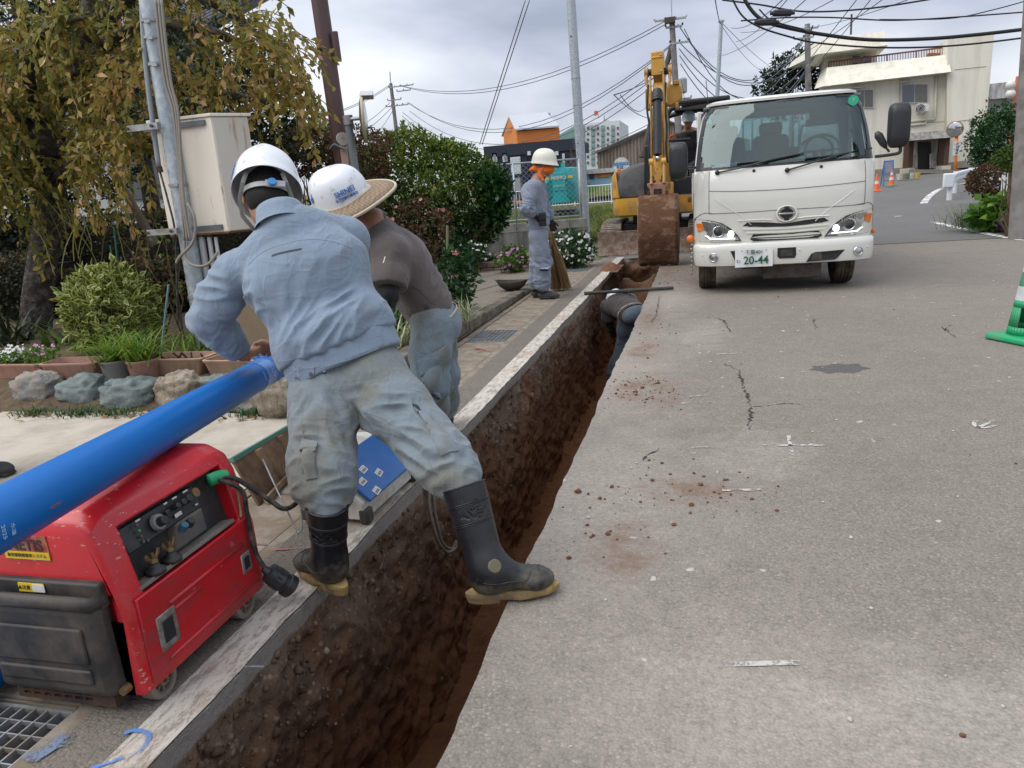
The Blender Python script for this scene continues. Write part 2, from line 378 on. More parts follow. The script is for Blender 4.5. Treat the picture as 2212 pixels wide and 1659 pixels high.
def trench():
 NZ=84;V=[];F=[]
 ys=np.concatenate([np.linspace(TY0,.7,30)[:-1],np.linspace(.7,5.5,400)[:-1],np.linspace(5.5,TY1,260)]);NY=len(ys)-1
 for side,X,sg in((0,TX0,-1),(1,TX1,1)):
  zs=np.concatenate([[0.0,-0.03,-0.055],np.linspace(-0.07,-TD-0.03,NZ-2)])
  Y,Z=np.meshgrid(ys,zs,indexing='ij');Yf=Y.ravel();Zf=Z.ravel()
  P=np.stack([np.full_like(Yf,X*3),Yf,Zf],1)
  d=0.06*fbm(P*np.array([1,1.3,1.5]),3,5)+0.03*fbm(P*6,3,9)+0.02*fbm(P*20,3,3)
  fade=np.clip((-Zf-0.055)/0.08,0,1);cx=np.array([cutx(y+(0 if side else 40))for y in ys])*(0.8 if side else 0.7)
  Xf=X+np.repeat(cx,len(zs))+sg*(0.015+d)*fade-sg*0.05*np.clip((-Zf-.8)/0.4,0,1)
  b0=len(V)and sum(len(a)for a in V);V.append(np.stack([Xf,Yf,Zf],1))
  i,j=np.meshgrid(np.arange(NY),np.arange(len(zs)-1),indexing='ij');a=(i*len(zs)+j).ravel()+(b0 or 0)
  q=np.stack([a,a+1,a+len(zs)+1,a+len(zs)],1);F.append(q if side else q[:,::-1])
 NX=26;xs=np.linspace(TX0-0.1,TX1+0.1,NX+1);X,Y=np.meshgrid(xs,ys,indexing='ij');Xf,Yf=X.ravel(),Y.ravel()
 P=np.stack([Xf,Yf,np.zeros_like(Xf)],1)
 rise=np.clip((Yf-10.7)/1.9,0,1);rise=rise*rise*(3-2*rise)
 Zf=-TD+0.05*fbm(P*3,4,21)+0.025*fbm(P*14,3,25)+rise*0.98*(0.93+0.09*vnoise(P*4,8))-0.35*np.clip((Yf-12.7)/0.3,0,1)
 b0=sum(len(a)for a in V);V.append(np.stack([Xf,Yf,Zf],1))
 i,j=np.meshgrid(np.arange(NX),np.arange(NY),indexing='ij');a=(i*(NY+1)+j).ravel()+b0
 F.append(np.stack([a,a+NY+1,a+NY+2,a+1],1))
 for ye,flip in((TY1,0),(TY0,1)):
  xs=np.linspace(TX0-.08,TX1+.08,31);zs=np.linspace(0,-TD-.05,40);X,Z=np.meshgrid(xs,zs,indexing='ij')
  P=np.stack([X.ravel()*5,np.full(X.size,ye),Z.ravel()*5],1);dd=0.05*fbm(P,4,31)*np.clip(-Z.ravel()/.08,0,1)
  b0=sum(len(a)for a in V);V.append(np.stack([X.ravel(),ye+dd*(1 if not flip else-1),Z.ravel()],1))
  i,j=np.meshgrid(np.arange(30),np.arange(39),indexing='ij');a=(i*40+j).ravel()+b0
  q=np.stack([a,a+1,a+41,a+40],1);F.append(q if not flip else q[:,::-1])
 o=link('trench',npmesh('trench',np.concatenate(V),np.concatenate(F),TSOIL,True));tag(o,kind='structure')
trench()
def embedded_stones():
 r=np.random.RandomState(5);n=1500;y=.6+12.4*r.rand(n)**1.7;z=-.06-np.abs(r.normal(0,.28,n));k=z>-1.1;y,z=y[k],z[k];n=len(y);s=np.minimum(.018,.003+r.exponential(.004,n));P=np.stack([np.full(n,TX0*3),y,z],1)
 d=0.06*fbm(P*np.array([1,1.3,1.5]),3,5)+0.03*fbm(P*6,3,9)+0.02*fbm(P*20,3,3);x=TX0-(.015+d)*np.clip((-z-.055)/.08,0,1)+.05*np.clip((-z-.8)/.4,0,1)+.001
 b=MB();b.ball((0,0,0),1,6,4);bv=np.array(b.v);tri=np.array([f[:3]for f in b.f]+[(f[0],f[2],f[3])for f in b.f if len(f)==4]);V=bv[None]*s[:,None,None]*r.uniform(.55,1.3,(n,len(bv),1))+np.stack([x,y,z],1)[:,None];t=np.repeat(r.rand(n),len(bv))
 m,tt,bs=newmat('embedded stones');a=nd(tt,'ShaderNodeAttribute',attribute_name='tone');setb(tt,bs,'Base Color',ramp(tt,a.outputs['Fac'],[(0,(.07,.038,.022)),(.6,(.11,.068,.043)),(.92,(.15,.105,.07)),(1,(.25,.205,.16))]));setb(tt,bs,'Roughness',.95)
 o=link('embedded_stones',npmesh('embedded_stones',V.reshape(-1,3),(tri[None]+(np.arange(n)*len(bv))[:,None,None]).reshape(-1,3),m,False,t));tag(o,'gravel and stones sticking out of the cut trench wall','stones',None,'stuff')
embedded_stones()
def worn_paint(name,paint,under,amt=0.5,sc_=9,stretch=(4,1,1),soil=True):
 m,t,b=newmat(name);v=nd(t,'ShaderNodeTexCoord').outputs['Object']
 n=noise(t,v,sc_,7,0.72,stretch=stretch);n2=noise(t,v,3,6,0.7);nf=noise(t,v,90,3,0.6,stretch=stretch)
 f=ramp(t,mth(t,'ADD',mth(t,'MULTIPLY',n,0.8),mth(t,'MULTIPLY',nf,0.3)),[(0.66-amt*0.3,0.0),(0.75-amt*0.3,1.0)]);c=mixc(t,f,under,paint)
 if soil:c=mixc(t,mth(t,'MULTIPLY',ramp(t,n2,[(0.52,0.0),(0.66,0.75)]),ramp(t,n,[(0.35,0.3),(0.6,1.0)])),c,(0.30,0.175,0.10))
 setb(t,b,'Base Color',c);setb(t,b,'Roughness',0.85)
 if not soil:setb(t,b,'Base Color',paint);setb(t,b,'Alpha',f)
 t.links.new(bumpn(t,nf,0.6,0.004),b.inputs['Normal']);return m
WLINE=worn_paint('worn white line',(0.52,0.485,0.425),(0.27,0.235,0.19),0.60)
o=sheet('edge_line',[-1.5,TX0],ysr,WLINE,0.008,jit=ejit)
GUT=sheet('gutter',[-2.21,-2.15,-1.75,-1.69],[-4+i*.5 for i in range(36)],CONC,0.0,holes=[(-2.15,-1.75,-5,20)])
for s in(-2.2,-1.7):
 mbk=MB();mbk.span((s-.012 if s<-2 else s-.05,-4,-0.25),(s+.05 if s<-2 else s+0.012,13.5,-0.001));mbk.build('gutter_wall',CONC,GUT)
mbk=MB();mbk.span((-2.14,-4,-0.3),(-1.76,13.5,-.25));mbk.build('gutter_floor',SOIL,GUT)
lid=MB();lid.box((0,0,-0.05),(0.388,0.488,0.1));lidm=lid.mesh('lid',CONC)
STEEL=mat('galvanised steel',(0.40,0.43,0.45),0.5,0.75,var=0.2,vs=30,bump=0.1,bs=80,dirt=(0.28,0.25,0.21),damt=0.3,ds=8)
def grating(y0,y1):
 g=MB();n=9
 for k in range(n+1):g.span((-2.145+0.39*k/n-.0025,y0+.01,-0.045),(-2.145+0.39*k/n+.0025,y1-.01,-0.003))
 m=int((y1-y0)/0.05)
 for k in range(m+1):yy=y0+.012+(y1-y0-.024)*k/m;g.span((-2.145,yy-.002,-0.018),(-1.755,yy+.002,-0.004))
 for yy in(y0+.008,y1-.008):g.span((-2.145,yy-.004,-0.05),(-1.755,yy+.004,-0.002))
 g.build('grating',STEEL,GUT)
GR=[(0.72,1.43),(6.43,6.98),(11.62,12.2)]
rnd=random.Random(4)
y=-3.98
joints=[4.95-.5*k for k in range(1,19)][::-1]+[4.95,5.45,5.95,6.43,6.98,7.5,8.03,8.55,9.07,9.6,10.1,10.6,11.1,11.62,12.2,12.7,13.2]
joints=[j for j in joints if not(0.72<j<1.43)];joints=sorted(set(joints+[0.72,1.43]))
for a,b in zip(joints[:-1],joints[1:]):
 if any(abs(a-g0)<.02 for g0,g1 in GR):continue
 o=link('lid',lidm,GUT,(-1.95,(a+b)/2,-0.003+rnd.uniform(-.004,.003)),(rnd.uniform(-.006,.006),rnd.uniform(-.008,.008),rnd.uniform(-.006,.006)),(1,(b-a-.012)/.488,1))
 if 'b' not in o.modifiers:m=o.modifiers.new('b','BEVEL');m.width=.006;m.segments=1
for g0,g1 in GR:grating(g0,g1)
KB=tag(link('kerb',None),None,None,None,'structure')
yy=4.42
kk=0
while yy<9.6:
 L=0.6;h=max(0.05,0.19-(yy-4.4)*0.028)
 kb=MB();kb.box((-2.285+rnd.uniform(-.004,.004),yy+L/2,h-.055 if yy<7 else h/2),(0.145,L-.012,0.11 if yy<7 else h));kb.build('kerb_block',KERB,KB,bevel=.012)
 if yy<7:kb=MB();kb.box((-2.287,yy+L/2+.18,(h-.115)/2),(0.135,L-.014,h-.115));kb.build('kerb_block',KERB,KB,bevel=.01)
 yy+=L
def clip(poly,a,b,c):
 out=[]
 for i in range(len(poly)):
  p,q=poly[i],poly[(i+1)%len(poly)];dp_,dq=a*p[0]+b*p[1]-c,a*q[0]+b*q[1]-c
  if dp_>=0:out.append(p)
  if(dp_>=0)!=(dq>=0):s=dp_/(dp_-dq);out.append((p[0]+s*(q[0]-p[0]),p[1]+s*(q[1]-p[1])))
 return out
PV=sheet('garden_path',[-6,-2.36],[7.05,9.5,13.0],SOIL,0.01)
ca,sa=math.cos(R_(-18)),math.sin(R_(-18))
for i in range(-6,7):
 for j in range(-7,8):
  q=[(i*.78,j*1.02),(i*.78+.755,j*1.02),(i*.78+.755,j*1.02+.995),(i*.78,j*1.02+.995)]
  off=.4 if i%2 else 0
  q=[(-3.5+ca*x-sa*(yq+off),10.3+sa*x+ca*(yq+off))for x,yq in q]
  for a,b,c in((-1,0,2.37),(1,0,-4.9),(0,1,7.0),(0,-1,-11.9)):
   if len(q)>2:q=clip(q,a,b,c)
  if len(q)<3:continue
  cx=sum(p[0]for p in q)/len(q);cy=sum(p[1]for p in q)/len(q)
  hz=0.05+max(0,8.6-cy)*0.05
  sl_=MB();sl_.prism(q,-0.02,hz+rnd.uniform(-.004,.004));sl_.build('paving_slab',AGG,PV,bevel=.006,seg=1)
dr=MB();dr.prism([(-2.215,-4),(-2.215,3.55),(-2.3,4.2),(-2.75,4.16),(-4.0,4.33),(-9,4.38),(-14,4.4),(-14,-4)],-0.1,0.006);dr.build('driveway',CONC2,kind='structure')
def bed(u,v):
 x=-14+u*11.62;y=4.24+v*8.0
 n=float(fbm(np.array([[x*2,y*2,0.3]]),3,4)[0])
 e=min(1,max(0,(y-4.25)/0.35));
 lim=7.1 if x>-4.9 else 99
 return(x,min(y,lim),0.01+e*(0.16+0.03*n+0.02*max(0,y-6)))
MB().grid(bed,80,50).build('garden_bed',SOIL,smooth=True,kind='structure')
CRK=mat('crack dirt',(0.035,0.032,0.028),1.0)
def crack(pix,w0,seed,name='road_crack'):
 r=random.Random(seed);P=[gd(u,v)for u,v in pix];pts=[]
 for a,b in zip(P[:-1],P[1:]):
  n=max(2,int((b-a).length/0.022))
  for k in range(n):pts.append(a.lerp(b,k/n))
 mb=MB();n=len(pts);L=[];Rr=[]
 for k,p in enumerate(pts):
  f=math.sin(PI*min(1,(k+1)/n*1.02))**0.5*(0.55+0.45*math.sin(k*.35+seed));ww=w0*max(0.12,f)*r.uniform(.35,1.5)
  j=r.uniform(-.014,.014);L.append((p.x-ww+j,p.y+r.uniform(-.01,.01),0.0025));Rr.append((p.x+ww+j,p.y+r.uniform(-.01,.01),0.0025))
 vs=L+Rr;fs=[(i,n+i,n+i+1,i+1)for i in range(n-1)]
 mb.add(vs,fs).build(name,CRK,kind='structure')
crack([(1563,785),(1595,800),(1605,835),(1620,872),(1622,895),(1617,930)],.012,1)
crack([(1622,878),(1650,878),(1690,872),(1738,875)],.006,2)
crack([(1540,682),(1565,695),(1577,715),(1590,722)],.010,3)
crack([(1552,692),(1570,690)],.006,13)
crack([(1425,640),(1418,680),(1405,700)],.006,4)
crack([(1420,970),(1400,985),(1390,1000)],.010,5)
crack([(2030,705),(2050,718),(2068,732)],.008,6)
crack([(1758,688),(1760,700),(1764,712)],.006,7)
crack([(2040,715),(2055,700)],.005,8)
PATCH=road_material('tar patch',(0.10,0.096,0.09),False)
mb=MB();c=gd(1812,796);mb.lathe([(0.0,0.003),(0.11,0.003),(0.195,0.002),(.2,0.0)],40,Matrix.Translation(c)@Matrix.Rotation(.2,4,'Z')@Matrix.Diagonal((.92,.62,1,1)));mb.v=[(x*(1+.0)+.02*math.sin(y*60),y+.02*math.sin(x*45),z)for x,y,z in mb.v];mb.build('road_patch',PATCH,kind='structure')
CHALK=worn_paint('chalk mark',(0.46,0.44,0.41),(0.24,0.222,0.20),0.58,14,(1,1,1),False)
def mark(pts,w_,mtl=CHALK,name='chalk_mark',z=0.0035):
 mb=MB();P=[Vector(p)for p in pts];n=len(P);L=[];Q=[]
 for i,p in enumerate(P):
  d=(P[min(i+1,n-1)]-P[max(i-1,0)]);d=Vector((-d.y,d.x,0)).normalized()*w_/2
  L.append((p.x+d.x,p.y+d.y,gz(p.y)+z));Q.append((p.x-d.x,p.y-d.y,gz(p.y)+z))
 mb.add(L+Q,[(i,n+i,n+i+1,i+1)for i in range(n-1)]);return mb.build(name,mtl,kind='structure')
def pm(pix,*a,**k):
 P=[gd(u,v)for u,v in pix];n=len(P)-1;Q=[]
 for i in range(n):
  a0,b0,c0,d0=P[max(0,i-1)],P[i],P[i+1],P[min(n,i+2)]
  for q in range(6):t=q/6;Q.append(.5*(2*b0+(c0-a0)*t+(2*a0-5*b0+4*c0-d0)*t*t+(3*b0-a0-3*c0+d0)*t**3))
 return mark(Q+[P[-1]],*a,**k)
for a in([(1548,766),(1602,763)],[(1485,857),(1530,855)],[(1472,872),(1536,869)],[(1494,968),(1545,967)],[(1560,1060),(1645,1059)],[(1625,963),(1782,963)],[(1515,725),(1545,722)],[(1560,1437),(1730,1433)]):pm(a,.022)
pm([(1703,940),(1712,990)],.02)
SP=worn_paint('faded survey paint',(0.46,0.44,0.41),(0.235,0.217,0.195),0.6,10,(1,1,1),False)
pm([(2135,908),(2120,905),(2105,913),(2108,922),(2130,925),(2150,920)],.02,SP)
pm([(2150,907),(2135,915),(2110,925)],.02,SP)
BLUEP=worn_paint('blue spray paint',(0.09,0.22,0.55),(0.36,0.33,0.29),0.62,12,(1,1,1),False)
BLUEF=worn_paint('faded blue spray',(0.15,0.2,0.3),(0.165,0.145,0.122),0.45,9,(1,1,1),False)
pm([(270,1592),(292,1585),(318,1590),(322,1606),(308,1625),(275,1642),(235,1655),(200,1668)],.014,BLUEP,'spray_mark',.012)
pm([(60,1650),(120,1610),(160,1600)],.06,BLUEF,'spray_mark',.009)
PINK=worn_paint('pink spray paint',(0.42,0.12,0.14),(0.2,0.175,0.145),0.7,9,(1,1,1),False)
pm([(585,1192),(640,1189),(690,1186)],.012,PINK,'spray_mark',.009)
pm([(1025,752),(1050,756)],.03,PINK,'spray_mark',.006);pm([(1030,760),(1058,757)],.02,PINK,'spray_mark',.006)
DKB=worn_paint('dark blue chalk',(0.16,0.19,0.25),(0.48,0.45,0.4),0.6,12,(1,1,1),False)
pm([(520,1240+206),(572,1447)],.008,DKB,'spray_mark',.012)
WL2=worn_paint('road line paint',(0.72,0.72,0.71),(0.115,0.112,0.108),0.66,5,(1,1,1),False)
pm([(2017,480),(2040,486),(2075,494),(2110,501),(2150,509),(2212,520),(2280,532)],.13,WL2,'edge_line',.008)
pm([(1995,440),(2003,430),(2015,420),(2035,411),(2065,404),(2110,398),(2150,393)],.2,WL2,'edge_line',.008)
pm([(1932,468),(1950,467)],.12,WL2,'edge_line',.008)
mark([(.5,13.45),(3,13.43),(9,13.5)],.05,CRK,'road_joint',.004)
# SIGNED DISTANCE MODELLING (bodies, clothes, boots)
def A3(p):return np.array([p[0],p[1],p[2]],float)
class SDF:
 def __init__(s,lo,hi,h):
  s.h=h;s.lo=np.array(lo,float);s.n=np.maximum(4,np.ceil((np.array(hi,float)-s.lo)/h).astype(int)+1)
  s.D=np.full(tuple(s.n),0.25,np.float32)
 def blk(s,lo,hi):
  a=np.clip(np.floor((np.array(lo)-s.lo)/s.h).astype(int),0,s.n-1);b=np.clip(np.ceil((np.array(hi)-s.lo)/s.h).astype(int)+1,1,s.n)
  ax=[(s.lo[i]+s.h*np.arange(a[i],b[i])).astype(np.float32)for i in range(3)]
  return tuple(slice(a[i],b[i])for i in range(3)),np.meshgrid(*ax,indexing='ij')
 def put(s,sl,d,k,op='u'):
  D=s.D[sl]
  if op=='u':
   if k>0:h=np.maximum(k-np.abs(D-d),0)/k;s.D[sl]=np.minimum(D,d)-h*h*k*0.25
   else:s.D[sl]=np.minimum(D,d)
  else:
   e=-d
   if k>0:h=np.maximum(k-np.abs(D-e),0)/k;s.D[sl]=np.maximum(D,e)+h*h*k*0.25
   else:s.D[sl]=np.maximum(D,e)
 def cap(s,a,b,ra,rb=None,k=0.02,op='u'):
  a,b=A3(a),A3(b);rb=ra if rb is None else rb;m=max(ra,rb)+k+3*s.h
  sl,(X,Y,Z)=s.blk(np.minimum(a,b)-m,np.maximum(a,b)+m);d=b-a;L=max(1e-9,d@d)
  t=np.clip(((X-a[0])*d[0]+(Y-a[1])*d[1]+(Z-a[2])*d[2])/L,0,1)
  q=np.sqrt((X-a[0]-t*d[0])**2+(Y-a[1]-t*d[1])**2+(Z-a[2]-t*d[2])**2)-(ra+(rb-ra)*t)
  s.put(sl,q,k,op);return s
 def chain(s,pts,rs,k=0.02):
  for i in range(len(pts)-1):s.cap(pts[i],pts[i+1],rs[i],rs[i+1],k)
  return s
 def ecap(s,a,b,side,ra,rb,k=0.03,op='u'):
  """tapered bar with an elliptical section: ra, rb = (half width along side, half depth)"""
  a,b=A3(a),A3(b);d=b-a;L=np.linalg.norm(d);z=d/L;x=A3(side);x=x-z*(x@z);x/=np.linalg.norm(x);y=np.cross(z,x)
  m=max(max(ra),max(rb))+k+3*s.h;sl,(X,Y,Z)=s.blk(np.minimum(a,b)-m,np.maximum(a,b)+m)
  X=X-a[0];Y=Y-a[1];Z=Z-a[2];tz=X*z[0]+Y*z[1]+Z*z[2];t=np.clip(tz/L,0,1);ez=tz-t*L
  px=X*x[0]+Y*x[1]+Z*x[2];py=X*y[0]+Y*y[1]+Z*y[2]
  rx=ra[0]+(rb[0]-ra[0])*t;ry=ra[1]+(rb[1]-ra[1])*t;mn=np.minimum(rx,ry)
  q=(np.sqrt((px/rx)**2+(py/ry)**2+(ez/mn)**2)-1)*mn
  s.put(sl,q,k,op);return s
 def ell(s,c,r,fx,fz,k=0.015,op='u'):
  c=A3(c);z=A3(fz);z/=np.linalg.norm(z);x=A3(fx);x=x-z*(x@z);x/=np.linalg.norm(x);y=np.cross(z,x);m=max(r)+k+3*s.h
  sl,(X,Y,Z)=s.blk(c-m,c+m);X=X-c[0];Y=Y-c[1];Z=Z-c[2]
  q=np.sqrt(((X*x[0]+Y*x[1]+Z*x[2])/r[0])**2+((X*y[0]+Y*y[1]+Z*y[2])/r[1])**2+((X*z[0]+Y*z[1]+Z*z[2])/r[2])**2)
  s.put(sl,(q-1)*min(r),k,op);return s
 def cut(s,p,n,k=0.004,rad=None):
  """remove what lies on the n side of the plane through p (within rad of p)"""
  p=A3(p);n=A3(n);n/=np.linalg.norm(n)
  lo,hi=(p-rad,p+rad)if rad else(s.lo,s.lo+s.n*s.h)
  sl,(X,Y,Z)=s.blk(lo,hi);q=-((X-p[0])*n[0]+(Y-p[1])*n[1]+(Z-p[2])*n[2])
  if rad:q=np.maximum(q,np.sqrt((X-p[0])**2+(Y-p[1])**2+(Z-p[2])**2)-rad)
  s.put(sl,q,k,'s');return s
 def val(s,P):
  q=(np.asarray(P,float)-s.lo)/s.h;q=np.clip(q,0,s.n-1.001);i=np.floor(q).astype(int);f=q-i;r=0
  for dx in(0,1):
   for dy in(0,1):
    for dz in(0,1):
     r=r+s.D[i[:,0]+dx,i[:,1]+dy,i[:,2]+dz]*(f[:,0]if dx else 1-f[:,0])*(f[:,1]if dy else 1-f[:,1])*(f[:,2]if dz else 1-f[:,2])
  return r
 def nrm(s,P):
  e=s.h*1.5;g=np.stack([s.val(P+np.eye(3)[i]*e)-s.val(P-np.eye(3)[i]*e)for i in range(3)],1)
  return g/np.maximum(1e-9,np.linalg.norm(g,axis=1))[:,None]
 def snap(s,P,off=0.0,it=5):
  P=np.asarray(P,float)
  for _ in range(it):P=P-s.nrm(P)*(s.val(P)-off)[:,None]
  return P
 def mesh(s):
  D=s.D;sg=D<0;c=np.zeros(tuple(s.n-1),np.int8)
  for dx in(0,1):
   for dy in(0,1):
    for dz in(0,1):c+=sg[dx:dx+s.n[0]-1,dy:dy+s.n[1]-1,dz:dz+s.n[2]-1]
  act=(c>0)&(c<8);I=np.argwhere(act);idx=np.full(c.shape,-1,np.int32);idx[act]=np.arange(len(I))
  acc=np.zeros((len(I),3));cnt=np.zeros(len(I));cor=[(a,b,d)for a in(0,1)for b in(0,1)for d in(0,1)]
  vals={q:D[I[:,0]+q[0],I[:,1]+q[1],I[:,2]+q[2]].astype(float)for q in cor}
  for q in cor:
   for ax in range(3):
    if q[ax]:continue
    r=list(q);r[ax]=1;a,b=vals[q],vals[tuple(r)];m=(a<0)!=(b<0);t=np.where(m,a/np.where(m,a-b,1),0)
    p=np.tile(np.array(q,float),(len(I),1));p[:,ax]+=t;acc+=p*m[:,None];cnt+=m
  V=s.lo+s.h*(I+acc/cnt[:,None]);F=[]
  for ax in range(3):
   a=[slice(None)]*3;b=[slice(None)]*3;a[ax]=slice(0,-1);b[ax]=slice(1,None);E=np.argwhere(sg[tuple(a)]!=sg[tuple(b)])
   o1,o2=[(1,2),(2,0),(0,1)][ax];ok=(E[:,o1]>0)&(E[:,o2]>0)&(E[:,o1]<s.n[o1]-1)&(E[:,o2]<s.n[o2]-1);E=E[ok]
   def g(da,db):q=E.copy();q[:,o1]-=da;q[:,o2]-=db;return idx[q[:,0],q[:,1],q[:,2]]
   Q=np.stack([g(1,1),g(0,1),g(0,0),g(1,0)],1);fl=~sg[E[:,0],E[:,1],E[:,2]];Q[fl]=Q[fl][:,::-1];F.append(Q)
  F=np.concatenate(F);return V,F[(F>=0).all(1)]
def smooth_v(V,F,it=2,lam=0.5):
 for _ in range(it):
  acc=np.zeros_like(V);cnt=np.zeros(len(V))
  for a,b in((0,1),(1,2),(2,3),(3,0)):
   np.add.at(acc,F[:,a],V[F[:,b]]);np.add.at(acc,F[:,b],V[F[:,a]]);np.add.at(cnt,F[:,a],1);np.add.at(cnt,F[:,b],1)
  V=V+lam*(acc/np.maximum(cnt,1)[:,None]-V)
 return V
def ridged(P,e1,e2,l1,l2,seed):
 e1=A3(e1);e1/=np.linalg.norm(e1);e2=A3(e2);e2=e2-e1*(e1@e2);e2/=np.linalg.norm(e2);e3=np.cross(e1,e2)
 Q=np.stack([P@e1/l1,P@e2/l2,P@e3/(l2*1.6)],1);Q[:,1]+=0.35*vnoise(Q*0.7+9,seed+3)
 return 1-2*np.abs(vnoise(Q+seed*3.7,seed))
def folds(V,N,layers):
 """layers: (centre, reach, along, across, length, wavelength, height)"""
 d=np.zeros(len(V))
 for k,(c,rad,e1,e2,l1,l2,amp)in enumerate(layers):
  q=np.linalg.norm(V-A3(c),axis=1)/rad;wgt=np.clip(1-q,0,1);wgt=wgt*wgt*(3-2*wgt);m=wgt>0
  if m.any():d[m]+=amp*wgt[m]*ridged(V[m],e1,e2,l1,l2,11+k*5)
 return V+N*d[:,None]
class Fig:
 """a person: root is the body mesh at its base; everything given in world coordinates"""
 def __init__(s,base,label,body_sdf,skin,it=1):
  s.base=Vector(base);V,F=body_sdf.mesh();V=smooth_v(V,F,it)
  s.root=link('person',npmesh('person',V-A3(base),F,skin));s.root.location=base;tag(s.root,label,'person');s.off=-s.base
 def o(s,parent=None):
  q=s.off.copy()
  while parent is not None and parent is not s.root:q=q-parent.location;parent=parent.parent
  return q
 def add(s,name,V,F,mtl,parent=None):return link(name,npmesh(name,V-A3(s.base),F,mtl),parent or s.root,s.o(parent)-s.off)
 def mb(s,name,m,mtl,parent=None,**k):return m.build(name,mtl,parent or s.root,loc=s.o(parent),**k)
 def cloth(s,name,sd,mtl,layers,it=1,fine=0.0,parent=None):
  sd.layers=layers;V,F=sd.mesh();V=smooth_v(V,F,it);N=sd.nrm(V);V=folds(V,N,layers)
  if fine:V=V+N*(fine*fbm(V*55,2,3))[:,None]
  return s.add(name,V,F,mtl,parent)
 def seam(s,sd,pts,mtl,r=0.0016,name='seam',n=30,off=-0.0004,parent=None):
  P=np.array([A3(p)for p in pts]);t=np.linspace(0,len(P)-1,n);i=np.minimum(t.astype(int),len(P)-2);f=(t-i)[:,None]
  g=lambda k:P[np.clip(k,0,len(P)-1)]
  Q=0.5*(2*g(i)+(g(i+1)-g(i-1))*f+(2*g(i-1)-5*g(i)+4*g(i+1)-g(i+2))*f**2+(3*g(i)-g(i-1)-3*g(i+1)+g(i+2))*f**3)
  Q=sd.snap(Q,0);Nq=sd.nrm(Q);Q=folds(Q,Nq,getattr(sd,'layers',[]))+Nq*off;m=MB();m.tube(Q,r,5);return m.build(name,mtl,parent or s.root,loc=s.o(parent),smooth=True)
 def patch(s,sd,quad,mtl,name,off=0.006,th=0.006,n=14,parent=None,round_=0.0,puff=0.0,bevel=0.0015):
  q=[A3(p)for p in quad];u,v=np.meshgrid(np.linspace(0,1,n+1),np.linspace(0,1,n+1),indexing='ij');u=u.ravel();v=v.ravel()
  if round_:
   k=1-round_*(np.abs(2*u-1)**4)*(v>.5)*(2*v-1);v=v*k
  P=(1-u)[:,None]*(1-v)[:,None]*q[0]+u[:,None]*(1-v)[:,None]*q[1]+u[:,None]*v[:,None]*q[2]+(1-u)[:,None]*v[:,None]*q[3]
  pf=puff*np.sin(PI*u)*np.sin(PI*v)
  T=sd.snap(P,0);Nn=sd.nrm(T);T=folds(T,Nn,getattr(sd,'layers',[]))+Nn*off;T2=T+Nn*pf[:,None];B=T-Nn*(th+off);m=n+1
  i,j=np.meshgrid(np.arange(n),np.arange(n),indexing='ij');a=(i*m+j).ravel();Fq=np.stack([a,a+m,a+m+1,a+1],1)
  V=np.concatenate([T2,B]);K=len(T);F=[Fq,Fq[:,::-1]+K]
  bd=[k for k in range(m)]+[k*m+n for k in range(1,m)]+[n*m+k for k in range(n-1,-1,-1)]+[k*m for k in range(n-1,0,-1)]
  bd=np.array(bd);nb=np.roll(bd,-1);F.append(np.stack([bd,nb,nb+K,bd+K],1));F=np.concatenate(F)
  c0=V[Fq[0]];nn=np.cross(c0[1]-c0[0],c0[2]-c0[0])
  if nn@Nn[0]<0:F=F[:,::-1]
  me=npmesh(name,V-A3(s.base),F,mtl,True);me.set_sharp_from_angle(angle=R_(50));o=link(name,me,parent or s.root);return o
def hand(sd,wrist,d,pn,sgn=1,curl=0.5,size=1.0,spread=0.12,k=0.006,thumb_out=0.6):
 """d: direction of the hand, pn: the side the palm faces, sgn: +1 thumb on the d x pn side"""
 d=A3(d)/np.linalg.norm(A3(d));p=A3(pn);p=p-d*(p@d);p/=np.linalg.norm(p);sd_=np.cross(d,p)*sgn;w=A3(wrist);z=size
 for q in(-0.028,-0.009,0.010,0.027):sd.cap(w+d*.012*z+sd_*q*z*.7,w+d*.085*z+sd_*q*z,.0155*z,.0135*z,0.012)
 for q,L,r in((0.030,.070,.0095),(0.010,.078,.0098),(-0.010,.072,.0092),(-0.028,.056,.0082)):
  b=w+d*.088*z+sd_*q*z;a0=0.0;pt=b;dr=d+sd_*spread*q*8
  for seg,fr in enumerate((.46,.30,.24)):
   a0+=curl*(0.75,1.0,0.8)[seg];dd=math.cos(a0)*dr/np.linalg.norm(dr)+math.sin(a0)*p;nx=pt+dd*L*fr*z
   sd.cap(pt,nx,r*z*(1-.06*seg),r*z*(.94-.07*seg),k);pt=nx
 b=w+d*.025*z+sd_*.030*z+p*.008*z;e=b+(d*.75+sd_*thumb_out+p*.25)*.040*z;sd.cap(b,e,.0135*z,.0115*z,.01)
 e2=e+(d*.85+sd_*thumb_out*.3+p*(.35+.5*curl))*.030*z;sd.cap(e,e2,.0112*z,.0095*z,k)
